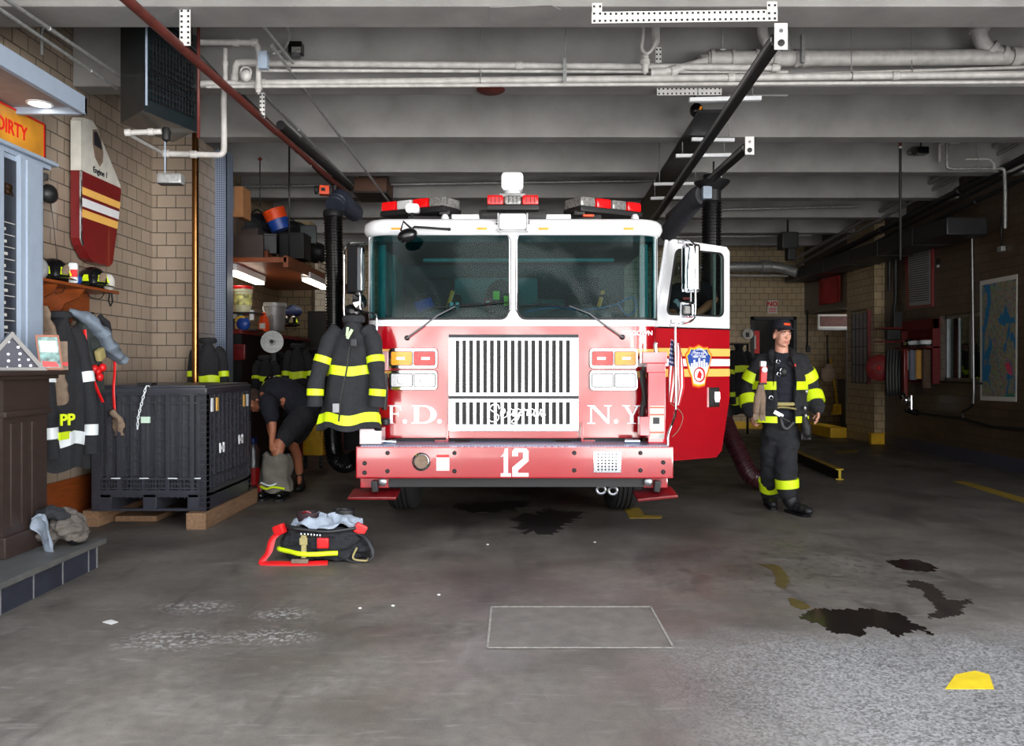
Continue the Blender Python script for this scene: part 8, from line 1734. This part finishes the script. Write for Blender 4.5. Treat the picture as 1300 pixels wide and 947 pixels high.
def solem(par, heel, toe, m, w=.10):
    heel, toe = V(heel), V(toe); d = (toe-heel).normalized(); sd = V((d.y, -d.x, 0)).normalized(); L_ = (toe-heel).length
    poly = [(sx*w/2*wd, t*L_) for sx, lst in ((1, ((0, .7), (.1, .85), (.4, .8), (.7, 1.05), (.9, .9), (1, .45))), (-1, ((1, .45), (.9, .9), (.7, 1.05), (.4, .8), (.1, .85), (0, .7)))) for t, wd in lst]
    mb = MB(); u = sd; v = d; A = [heel+u*p[0]+v*p[1] for p in poly]; B = [a+V((0, 0, .026)) for a in A]; n = len(A)
    mb.add(A+B, [tuple(range(n)), tuple(range(2*n-1, n-1, -1))]+[(i, (i+1) % n, n+(i+1) % n, n+i) for i in range(n)]); return fin(mb, 'sole', m, par)

# ---------------------------------------------------------------- walking firefighter
Yf = 7.58
ff = empty('person', FL(994, 650), 'firefighter walking in open black turnout coat with lime bands and navy cap', 'person')
Rh = Matrix.Rotation(.16, 3, 'Z') @ Matrix.Rotation(.05, 3, 'Y'); hc = P(993, 426.5, 7.56)
shR, shL = P(968, 459, 7.64), P(1014, 459, 7.56); elR, elL = P(950, 496, 7.70), P(1031, 493, 7.60); wrR, wrL = P(954.5, 524, 7.58), P(1037.5, 519, 7.47)
hipR, hipL = P(982, 548, 7.62), P(1000, 548, 7.58); knR, knL = P(979, 597, 7.68), P(998, 597, 7.50)
ankR, ankL = P(978, 631, 7.86), P(1003, 633, 7.52)
heelR, toeR = V((ankR.x-.01, 7.93, .03)), V((ankR.x-.04, 7.66, .001)); heelL, toeL = V((ankL.x-.01, 7.56, .02)), V((ankL.x+.09, 7.30, .03))
mb = MB(); head(mb, hc, Rh, .98); caps(mb, [hc+V((0, .02, -.05)), P(992, 452, 7.6)], [.058, .066])
for y, rx_, ry_ in ((462, .12, .07), (475, .13, .08), (490, .125, .085), (505, .12, .085), (520, .12, .085), (535, .13, .09), (547, .13, .09)): mb.ell(P(991-(y-460)*.01, y, 7.60), (rx_, ry_, .075))
caps(mb, [P(990, 456, 7.62), shR], [.07, .06]); caps(mb, [P(992, 456, 7.6), shL], [.07, .06])
caps(mb, [shR, elR, wrR], [.052, .042, .028]); caps(mb, [shL, elL, wrL], [.052, .042, .028])
hand(mb, wrR, (.04, -.25, -1), (1, .1, .0), .98, .45, -1); hand(mb, wrL, (.02, -.3, -1), (-1, .2, 0), .98, .35, 1)
for a_, b_, c_ in ((hipR, knR, ankR), (hipL, knL, ankL)): caps(mb, [a_, b_, c_], [.085, .058, .042])

fin(mb, 'body', M['skin'], ff, remesh=.006, smooth=3); face(ff, hc, Rh, .98)
# hair and cap
fh = lambda x, y, z: hc+Rh @ V((x, y, z))
mb = MB(); mb.ell(fh(0, .022, .035), (.0775, .089, .08), Rh); fin(mb, 'hair', M['hair'], ff)
mb = MB()
rs = []
for r, z in ((1.02, .045), (1.05, .06), (1.04, .085), (.98, .11), (.82, .132), (.55, .146), (.2, .152), (.01, .153)): rs.append([fh(.083*r*math.cos(a), .012+.1*r*math.sin(a), z+.014) for a in [2*PI*k/28 for k in range(28)]])
mb.rings(rs, True); cap_ = fin(mb, 'baseball_cap', M['navy'], ff)
mb = MB(); mb.sheet(lambda u, v: fh(.078*math.cos(PI+PI*u)*(1-.12*v), -.045-.06*abs(math.sin(PI*u))-(.07*v)*abs(math.sin(PI*u))**.6, .068-.012*v-.02*(2*u-1)**2*v), 20, 6, .006); fin(mb, 'cap_brim', M['navy'], cap_)
mb = MB(); mb.sheet(lambda u, v: fh(.075*math.cos(PI*1.36+PI*.28*u), .008-.107*abs(math.sin(PI*1.36+PI*.28*u))*(1-.06*v), .098+.020*v), 12, 3, .004); fin(mb, 'cap_badge', M['orange'], cap_)
# shirt
mb = MB()
for y, rx_, ry_ in ((457, .13, .10), (466, .165, .125), (476, .172, .135), (486, .172, .135), (496, .17, .132), (506, .17, .13), (516, .17, .13), (526, .17, .13)): mb.ell(P(991-(y-460)*.01, y, 7.60), (rx_, ry_, .10))
sh_ = fin(mb, 'navy_shirt', M['navy'], ff, remesh=.012, smooth=4); wrinkle(sh_, .008)
mb = MB(); mb.ell(P(1008, 464, 7.475), (.022, .006, .016)); fin(mb, 'chest_emblem', M['redplastic'], sh_)
# bunker trousers
mb = MB(); mb.ell(P(990, 535, 7.60), (.18, .14, .12)); mb.ell(P(990, 548, 7.60), (.185, .145, .12))
caps(mb, [P(982, 550, 7.62), P(978, 597, 7.69), P(978, 626, 7.85)], [.115, .095, .088]); caps(mb, [P(999, 550, 7.58), P(998, 597, 7.50), P(1000, 624, 7.50)], [.118, .100, .092])
tr = fin(mb, 'bunker_trousers', M['cloth'], ff, remesh=.014, smooth=3); wrinkle(tr, .018, (8, 8, 14), 3)
mb = MB(); mb.tube([P(977, 609, 7.77), P(977.5, 620, 7.82)], [.106, .104], 22); fin(mb, 'reflective_band', M['lime'], tr)
mb = MB(); mb.tube([P(998.5, 608, 7.495), P(999.5, 619, 7.495)], [.112, .108], 22); fin(mb, 'reflective_band', M['lime'], tr)
for h_, t_, a_, c in ((heelR, toeR, ankR, .0), (heelL, toeL, ankL, 0)):
    mb = MB(); boot(mb, a_, V((h_.x, h_.y, .02)), V((t_.x, t_.y, .02)), 1.12); bt = fin(mb, 'boot', M['black'], ff, remesh=.01, smooth=3); solem(bt, V((h_.x, h_.y+.01, .0)), V((t_.x, t_.y-.02, .0)), M['blackgloss'])
# coat: open shell round the torso, sleeves, collar
def coatsh(u, v):
    a = math.radians(-90+24-6*v)+u*math.radians(312+12*v); y = 455+v*80
    k = min(1, v*4); rx_ = .15+.075*k+.02*v; ry_ = .115+.05*k+.03*v
    f = 1+.05*math.sin(4*a+v*5)*v+.03*math.sin(9*a)*v
    c = P(991-v*2, y, 7.61); return V((c.x+rx_*f*math.cos(a), c.y+ry_*f*math.sin(a), c.z))
mb = MB(); mb.sheet(coatsh, 60, 30, .03)
slR = [P(972, 458, 7.64), P(963, 467, 7.66), P(950.5, 492, 7.70), P(951, 508, 7.65), P(954, 522, 7.59)]; slL = [P(1010, 457, 7.57), P(1018, 466, 7.57), P(1029, 489, 7.60), P(1033, 503, 7.55), P(1037, 517, 7.48)]
for s_ in (slR, slL): caps(mb, s_, [.072, .090, .080, .078, .072], 18)
caps(mb, [P(976, 455, 7.63), P(966, 461, 7.65)], [.06, .09]); caps(mb, [P(1006, 454, 7.58), P(1016, 460, 7.57)], [.06, .09])
cs_ = fin(mb, 'turnout_coat', M['cloth'], ff, remesh=.012, smooth=2); wrinkle(cs_, .014, (10, 10, 15), 5)
mb = MB(); mb.tube(smoothpath([P(983, 462, 7.47), P(979, 452, 7.52), P(980, 446, 7.62), P(991, 443, 7.70), P(1004, 445, 7.62), P(1006, 452, 7.52), P(1002, 464, 7.47)], 5), .030, 10, flat=.8); fin(mb, 'coat_collar', M['cloth'], cs_)
for s_, at_, r in ((slR, .36, .093), (slR, .80, .086), (slL, .36, .093), (slL, .80, .085)): bands(cs_, s_, at_, r+.006, .10)
def cband(v0, v1, name='reflective_band', u0=0.0, u1=1.0):
    def f(u, v): p = coatsh(u0+(u1-u0)*u, v0+(v1-v0)*v); c = P(991-v0*2, 455+v0*80, 7.61); d = (p-V((c.x, c.y, p.z))); return p+d.normalized()*.022
    mb = MB(); mb.sheet(f, 50, 3, .008); return fin(mb, name, M['lime'], cs_)
cband(.36, .49, u0=0, u1=1); cband(.90, 1.0)
mb = MB(); mb.tube(smoothpath([P(981, 519, 7.45), P(992, 517, 7.43), P(1010, 519, 7.44)], 4), .022, 8, flat=.45, up=(0, 0, 1)) ; mb2 = MB(); mb2.tube(smoothpath([P(981, 513, 7.46), P(992, 513, 7.44), P(1010, 513, 7.45)], 4), .018, 8); bt_ = fin(mb2, 'webbing_belt', M['khaki'], ff); fin(mb, 'webbing_strap', M['khaki'], ff)
mb = MB(); mb.boxc(P(988, 526, 7.40), (.10, .03, .04), ry=.5, bevel=.008); mb.tube([P(990, 528, 7.38), P(1003, 535, 7.38)], .009, 8); fin(mb, 'steel_hook', M['chrome'], ff)
mb = MB()
for px, py in ((988, 459), (989, 475), (993, 470), (979, 505)):
    mb.tube([P(px, py, 7.43)+V((.018*math.cos(a*PI/5), 0, .018*math.sin(a*PI/5))) for a in range(10)], .0035, 5, closed=True)
fin(mb, 'harness_rings', M['chrome'], ff)
for pts, w in (([(985, 452), (983, 470), (981, 500), (984, 520)], .018), ([(1003, 452), (1009, 470), (1010, 500), (1008, 525)], .018)):
    mb = MB(); mb.tube(smoothpath([P(x, y, 7.445) for x, y in pts], 5), w, 8, flat=.4, up=(1, 0, 0)); fin(mb, 'harness_strap', M['black'], ff)
mb = MB(); mb.tube(smoothpath([P(991, 528, 7.42), P(994, 541, 7.40), P(1000, 544, 7.40), P(1008, 536, 7.42)], 5), .017, 8, flat=.6); fin(mb, 'face_strap', M['darkmetal'], ff)
mb = MB(); mb.ell(P(995, 472, 7.44), (.04, .03, .045)); fin(mb, 'regulator', M['black'], ff)
for px, py in ((1024, 497), (1022, 518), (1023, 528)):
    mb = MB(); mb.ell(P(px, py, 7.42), (.016, .012, .022)); fin(mb, 'clip', M['steel'], cs_)
# things he carries
fl2 = empty('flashlight', P(968.5, 474, 7.36), 'red flashlight with clear head clipped on the chest of the walking firefighter', 'flashlight')
mb = MB(); mb.boxc(P(969, 476, 7.36), (.062, .05, .16), ry=.06, bevel=.014); fin(mb, 'red_body', M['redplastic'], fl2)
mb = MB(); mb.boxc(P(968.5, 462, 7.36), (.055, .045, .055), ry=.06, bevel=.01); fin(mb, 'clear_head', M['clearlens'], fl2)
mb = MB(); mb.lathe([(.026, 0), (.026, .012), (.015, .016), (0, .016)], P(970.5, 469.5, 7.335), (0, -1, 0), 18); fin(mb, 'lens', M['clearlens'], fl2)
mb = MB(); mb.boxc(P(968, 487, 7.36), (.07, .055, .018), bevel=.004); fin(mb, 'black_base', M['black'], fl2)
gl = empty('work_gloves', P(965, 510, 7.36), 'pair of tan leather gloves hanging below the red flashlight', 'gloves')
for dx, m_, e_ in ((-3, 'tan', 0), (2.5, 'tan', 3)):
    mb = MB(); caps(mb, [P(966+dx*.4, 490, 7.37), P(965+dx, 505, 7.36), P(964+dx*1.4, 522, 7.36)], [.022, .036, .03], 12)
    for k in range(4): caps(mb, [P(962+dx*1.4+k*1.7, 522, 7.36), P(961+dx*1.6+k*1.9, 532+(k % 2)*2, 7.36)], [.010, .008], 8)
    g_ = fin(mb, 'glove', M[m_], gl, remesh=.006, smooth=2)
bgl = empty('black_gloves', P(1024, 545, 7.42), 'black gloves dangling at the right hip of the walking firefighter', 'gloves')
mb = MB(); caps(mb, [P(1021, 530, 7.44), P(1023, 541, 7.43), P(1024, 550, 7.43)], [.03, .05, .045], 12)
for k in range(4): caps(mb, [P(1018+k*3.4, 549, 7.43), P(1018+k*3.6, 558, 7.42)], [.013, .010], 8)
fin(mb, 'glove', M['black'], bgl, remesh=.007, smooth=2)

# ---------------------------------------------------------------- man bending down at the left
bm_ = empty('person', FL(362, 628), 'person in black shirt and shorts bending down to pull up bunker trousers', 'person')
hb = P(322, 509, 8.42); Rb = Matrix.Rotation(-.75, 3, 'Z') @ Matrix.Rotation(.95, 3, 'X')
shb, shf = P(340, 510, 8.30), P(345, 503, 8.62); hpb, hpf = P(384, 528, 8.55), P(388, 528, 8.78)
knb, ank_b = P(356, 562, 8.28), P(352, 604, 8.30); knf, ank_f = P(373, 560, 8.70), P(380.5, 603, 8.92)
elb, wrb = P(346, 538, 8.22), P(345, 562, 8.22); elf, wrf = P(343, 540, 8.60), P(349, 565, 8.42)
mb = MB(); head(mb, hb, Rb, .98); caps(mb, [hb+Rb @ V((0, .02, -.04)), P(338, 504, 8.46)], [.058, .066])
caps(mb, [P(341, 504, 8.46), P(360, 500, 8.52), P(386, 524, 8.66)], [.11, .125, .13], 18)
caps(mb, [shb, shf], [.07, .07]); caps(mb, [hpb, hpf], [.10, .10])
caps(mb, [shb, elb, wrb], [.055, .042, .028]); caps(mb, [shf, elf, wrf], [.055, .042, .028])
hand(mb, wrb, (.05, .1, -1), (.3, 1, 0), .98, .5, 1); hand(mb, wrf, (.0, -.1, -1), (0, -1, 0), .98, .5, -1)
caps(mb, [hpb, knb, ank_b], [.10, .062, .042]); caps(mb, [hpf, knf, P(377, 580, 8.84), ank_f], [.10, .060, .058, .040])
caps(mb, [ank_f, V((ank_f.x+.02, ank_f.y-.10, .055))], [.036, .022]); caps(mb, [ank_b, V((ank_b.x-.02, ank_b.y-.03, .10))], [.036, .03])
fin(mb, 'body', M['skin2'], bm_, remesh=.007, smooth=3); face(bm_, hb, Rb, .98)
mb = MB(); mb.ell(hb+Rb @ V((0, .026, .042)), (.082, .092, .095), Rb); fin(mb, 'hair', M['hair'], bm_)
mb = MB(); caps(mb, [P(338, 505, 8.46), P(345, 500, 8.48), P(362, 497, 8.54), P(388, 520, 8.66)], [.105, .15, .155, .165], 18); caps(mb, [shb, shb.lerp(elb, .75)], [.095, .08]); caps(mb, [shf, shf.lerp(elf, .75)], [.095, .08])
s_ = fin(mb, 'black_shirt', M['navy'], bm_, remesh=.013, smooth=3); wrinkle(s_, .014, (9, 9, 9), 7)
mb = MB(); caps(mb, [hpb, hpf], [.145, .145]); caps(mb, [hpb, hpb.lerp(knb, .82)], [.14, .105]); caps(mb, [hpf, hpf.lerp(knf, .80)], [.14, .105]); caps(mb, [P(384, 520, 8.66), P(384, 534, 8.66)], [.15, .15])
s_ = fin(mb, 'black_shorts', M['cloth'], bm_, remesh=.013, smooth=3); wrinkle(s_, .014, (9, 9, 9), 9)
mb = MB(); mb.tube([ank_f+V((0, 0, .03)), V((ank_f.x+.01, ank_f.y-.01, .06))], [.045, .048], 14); fin(mb, 'black_sock', M['black'], bm_)
hl, tl = V((ank_f.x+.015, ank_f.y+.07, .02)), V((ank_f.x+.03, ank_f.y-.2, .02)); mb = MB()
for t, r, h in ((.03, .04, .042), (.09, .042, .045), (.15, .045, .038), (.21, .044, .032), (.25, .036, .028)): mb.ell(hl+(tl-hl).normalized()*t+V((0, 0, h-.012)), (r, r*1.2, h))
so_ = fin(mb, 'shoe', M['black'], bm_, remesh=.009, smooth=2); solem(so_, V((hl.x, hl.y+.01, 0)), V((tl.x, tl.y-.01, 0)), M['blackgloss'], .09)
# bunched trousers over the boots he is stepping into
bt = empty('bunker_trousers', V((P(350, 600, 8.3).x, 8.3, 0)), 'grey bunker trousers bunched over black boots with lime trim at his feet', 'trousers')
c = V((XX(351, 8.3), 8.3, 0)); mb = MB(); rs = []
for z, rx_, ry_ in ((.09, .16, .14), (.15, .17, .15), (.22, .155, .14), (.30, .165, .145), (.38, .15, .13), (.44, .14, .12), (.47, .13, .11), (.465, .11, .09), (.42, .09, .07)): rs.append([c+V((rx_*math.cos(a)*(1+.07*math.sin(3*a+z*20)+.04*math.sin(8*a)), ry_*math.sin(a)*(1+.07*math.sin(4*a+z*15)), z+.015*math.sin(5*a))) for a in [2*PI*k/36 for k in range(36)]])
mb.rings(rs, True); b_ = fin(mb, 'bunched_cloth', mat('grey_khaki_cloth', (104, 100, 92), .9, var=.25, bump=.6, bs=50), bt); wrinkle(b_, .016, (8, 8, 26), 4)
for sg in (-1, 1):
    h_, t_ = c+V((sg*.075, .10, .0)), c+V((sg*.10-.03, -.19, .0)); mb = MB(); boot(mb, c+V((sg*.08, .06, .09)), h_+V((0, 0, .02)), t_+V((0, 0, .02))); o_ = fin(mb, 'boot', M['blackgloss'], bt, remesh=.011, smooth=3); solem(o_, h_, t_-V((0, .015, 0)), M['black'], .11)
mb = MB(); mb.tube(smoothpath([c+V((-.15, -.10, .16)), c+V((-.06, -.165, .13)), c+V((.02, -.175, .15)), c+V((.12, -.13, .125))], 5), .020, 8, flat=.6); fin(mb, 'lime_trim', M['lime'], bt)
mb = MB(); mb.tube(smoothpath([c+V((-.12, -.14, .19)), c+V((-.02, -.18, .165)), c+V((.05, -.17, .185))], 5), .008, 8); fin(mb, 'silver_trim', M['silver'], bt)
mb = MB(); mb.boxc(c+V((-.14, -.12, .11)), (.05, .03, .12), bevel=.01); fin(mb, 'red_strap', M['darkred'], bt)

# ---------------------------------------------------------------- man behind the open cab door
dm = empty('person', (1.55, 7.7, .661), 'person in navy T-shirt leaning behind the window of the open cab door', 'person')
hd = P(873, 343, 7.66); Rd = Matrix.Rotation(-.5, 3, 'Z') @ Matrix.Rotation(.25, 3, 'X')
sR, sL = P(857, 371, 7.70), P(889, 367, 7.58); eL, wL = P(905.5, 380, 7.50), P(882, 401, 7.46); eR, wR = P(853, 398, 7.56), P(868, 404, 7.44)
mb = MB(); head(mb, hd, Rd, .98); caps(mb, [hd+V((0, .02, -.05)), P(872, 366, 7.66)], [.058, .066])
for y, px, rx_ in ((372, 872, .15), (388, 871, .16), (405, 870, .15), (425, 868, .14), (445, 866, .15), (462, 865, .155)): mb.ell(P(px, y, 7.68), (rx_, .10, .09))
caps(mb, [P(871, 367, 7.66), sR], [.07, .06]); caps(mb, [P(873, 366, 7.64), sL], [.07, .06])
caps(mb, [sR, eR, wR], [.055, .044, .03]); caps(mb, [sL, eL, wL], [.058, .048, .032])
hand(mb, wL, (-1, -.2, -.35), (0, 0, -1), .98, .3, 1); hand(mb, wR, (.9, -.3, -.1), (0, 0, -1), .98, .3, -1)
for dx in (-.09, .09): x = 1.58+dx; caps(mb, [V((1.62+dx, 7.7, 1.42)), V((x+.0, 7.66, 1.05)), V((x-.06, 7.74, .74))], [.09, .06, .042]); caps(mb, [V((x-.06, 7.74, .72)), V((x-.05, 7.60, .70))], [.04, .033])
fin(mb, 'body', M['skin2'], dm, remesh=.007, smooth=3); face(dm, hd, Rd, .98)
mb = MB(); mb.ell(hd+Rd @ V((0, .024, .042)), (.081, .09, .092), Rd); fin(mb, 'hair', M['hair'], dm)
mb = MB()
for y, px, rx_ in ((371, 872, .155), (388, 871, .175), (405, 870, .168), (425, 868, .16), (440, 867, .165)): mb.ell(P(px, y, 7.68), (rx_, .12, .095))
caps(mb, [P(871, 368, 7.66), sR, sR.lerp(eR, .7)], [.08, .085, .075]); caps(mb, [P(873, 367, 7.64), sL, sL.lerp(eL, .75)], [.08, .085, .078])
s_ = fin(mb, 'navy_shirt', M['navy'], dm, remesh=.012, smooth=3); wrinkle(s_, .01, (9, 9, 9), 2)
mb = MB(); mb.ell(P(858.5, 386, 7.55), (.035, .012, .05)); fin(mb, 'sleeve_patch', M['bluegrey'], s_)
mb = MB(); mb.boxc(P(871, 379, 7.545), (.06, .01, .022)); fin(mb, 'red_mark', M['redplastic'], s_)
mb = MB(); mb.ell((1.62, 7.7, 1.40), (.17, .13, .12))
for dx in (-.09, .09): x = 1.58+dx; caps(mb, [V((1.62+dx, 7.7, 1.40)), V((x, 7.66, 1.05)), V((x-.06, 7.74, .80))], [.105, .078, .068])
s_ = fin(mb, 'navy_trousers', M['navy'], dm, remesh=.014, smooth=3)
for dx in (-.09, .09):
    x = 1.52+dx; mb = MB(); boot(mb, (x, 7.74, .75), (x, 7.80, .68), (x+.01, 7.52, .68)); o_ = fin(mb, 'boot', M['black'], dm, remesh=.011, smooth=2); solem(o_, V((x, 7.81, .661)), V((x+.01, 7.51, .661)), M['black'])
WORLD = 1.7; BAND = 3.6; SUN = 1.6; SUNDIR = (-.85, 1, .04); EXPO = 0.2
# ---------------------------------------------------------------- camera, light
cam = bpy.data.cameras.new('camera'); co = bpy.data.objects.new('camera', cam); COL.objects.link(co)
co.location = (0, 0, CAMZ); co.rotation_euler = (PI/2, 0, 0)
cam.sensor_width = 36; cam.lens = F*36/1300.0; cam.shift_y = (CY-473.5)/1300.0; cam.clip_end = 200
SC.camera = co
w = bpy.data.worlds.new('street_daylight'); SC.world = w; w.use_nodes = True; nt = w.node_tree; nt.nodes.clear()
N = nt.nodes.new; L = nt.links.new
out = N('ShaderNodeOutputWorld'); bg = N('ShaderNodeBackground'); tc = N('ShaderNodeTexCoord'); sp = N('ShaderNodeSeparateXYZ')
L(tc.outputs['Generated'], sp.inputs[0])
def mth(op, a, b=None, c=None):
    n = N('ShaderNodeMath'); n.operation = op
    for i, x in enumerate((a, b, c)):
        if x is None: continue
        if isinstance(x, (int, float)): n.inputs[i].default_value = x
        else: L(x, n.inputs[i])
    return n.outputs[0]
def mrg(x, a, b, c, d):
    n = N('ShaderNodeMapRange'); n.interpolation_type = 'SMOOTHSTEP'; L(x, n.inputs[0])
    for i, v in enumerate((a, b, c, d)): n.inputs[i+1].default_value = v
    return n.outputs[0]
# sky above, sunlit house fronts across the street near the horizon, grey road below
z = sp.outputs[2]
mp = N('ShaderNodeMapping'); mp.inputs['Scale'].default_value = (3.2, 3.2, 7.5); L(tc.outputs['Generated'], mp.inputs['Vector'])
nz = N('ShaderNodeTexNoise'); nz.inputs['Scale'].default_value = 1.0; nz.inputs['Detail'].default_value = 6; nz.inputs['Distortion'].default_value = .6; L(mp.outputs[0], nz.inputs['Vector'])
patch = mrg(nz.outputs[0], .42, .60, .25, 1.0)
band = mth('MULTIPLY', mrg(z, -.55, -.30, .0, 1), mrg(z, .30, .50, 1, 0))
side = mrg(mth('ADD', mth('MULTIPLY', sp.outputs[0], .75), mth('MULTIPLY', sp.outputs[1], -.6)), -.2, .85, .35, 1.6)
fn2 = N('ShaderNodeTexNoise'); fn2.inputs['Scale'].default_value = 9; fn2.inputs['Detail'].default_value = 5; fn2.inputs['Distortion'].default_value = 1.5; L(tc.outputs['Generated'], fn2.inputs['Vector'])
fine = mrg(fn2.outputs[0], .42, .58, .3, 1.25)
dip = mth('SUBTRACT', 1.0, mth('MULTIPLY', mth('MULTIPLY', mrg(z, .03, .08, 0, .72), mrg(z, .20, .30, 1, 0)), 1.0))
bandv = mth('MULTIPLY', mth('MULTIPLY', fine, dip), 1.15)
bandv = mth('MULTIPLY', bandv, mth('MULTIPLY', mth('MULTIPLY', mth('MULTIPLY', band, patch), side), BAND))
sky = mrg(z, .2, .6, .35, 2.6)
cmb = N('ShaderNodeMix'); cmb.data_type = 'RGBA'; L(mrg(z, .1, .5, 0, 1), cmb.inputs[0]); cmb.inputs[6].default_value = (1, .97, .93, 1); cmb.inputs[7].default_value = (.86, .93, 1.05, 1)
L(cmb.outputs[2], bg.inputs[0]); L(mth('MULTIPLY', mth('ADD', sky, bandv), WORLD), bg.inputs[1])
L(bg.outputs[0], out.inputs[0])
# hazy daylight from the street behind the photographer
sun = bpy.data.lights.new('daylight', 'SUN'); sun.energy = SUN; sun.angle = math.radians(30); sun.color = (1, .985, .96)
so = bpy.data.objects.new('daylight', sun); COL.objects.link(so); so.rotation_euler = V(SUNDIR).to_track_quat('-Z', 'Y').to_euler(); so.location = (0, -4, 6)
vs = SC.view_settings; vs.view_transform = 'Standard'; vs.look = 'None'; vs.gamma = 1; vs.use_curve_mapping = False; vs.exposure = EXPO
SC.display_settings.display_device = 'sRGB'
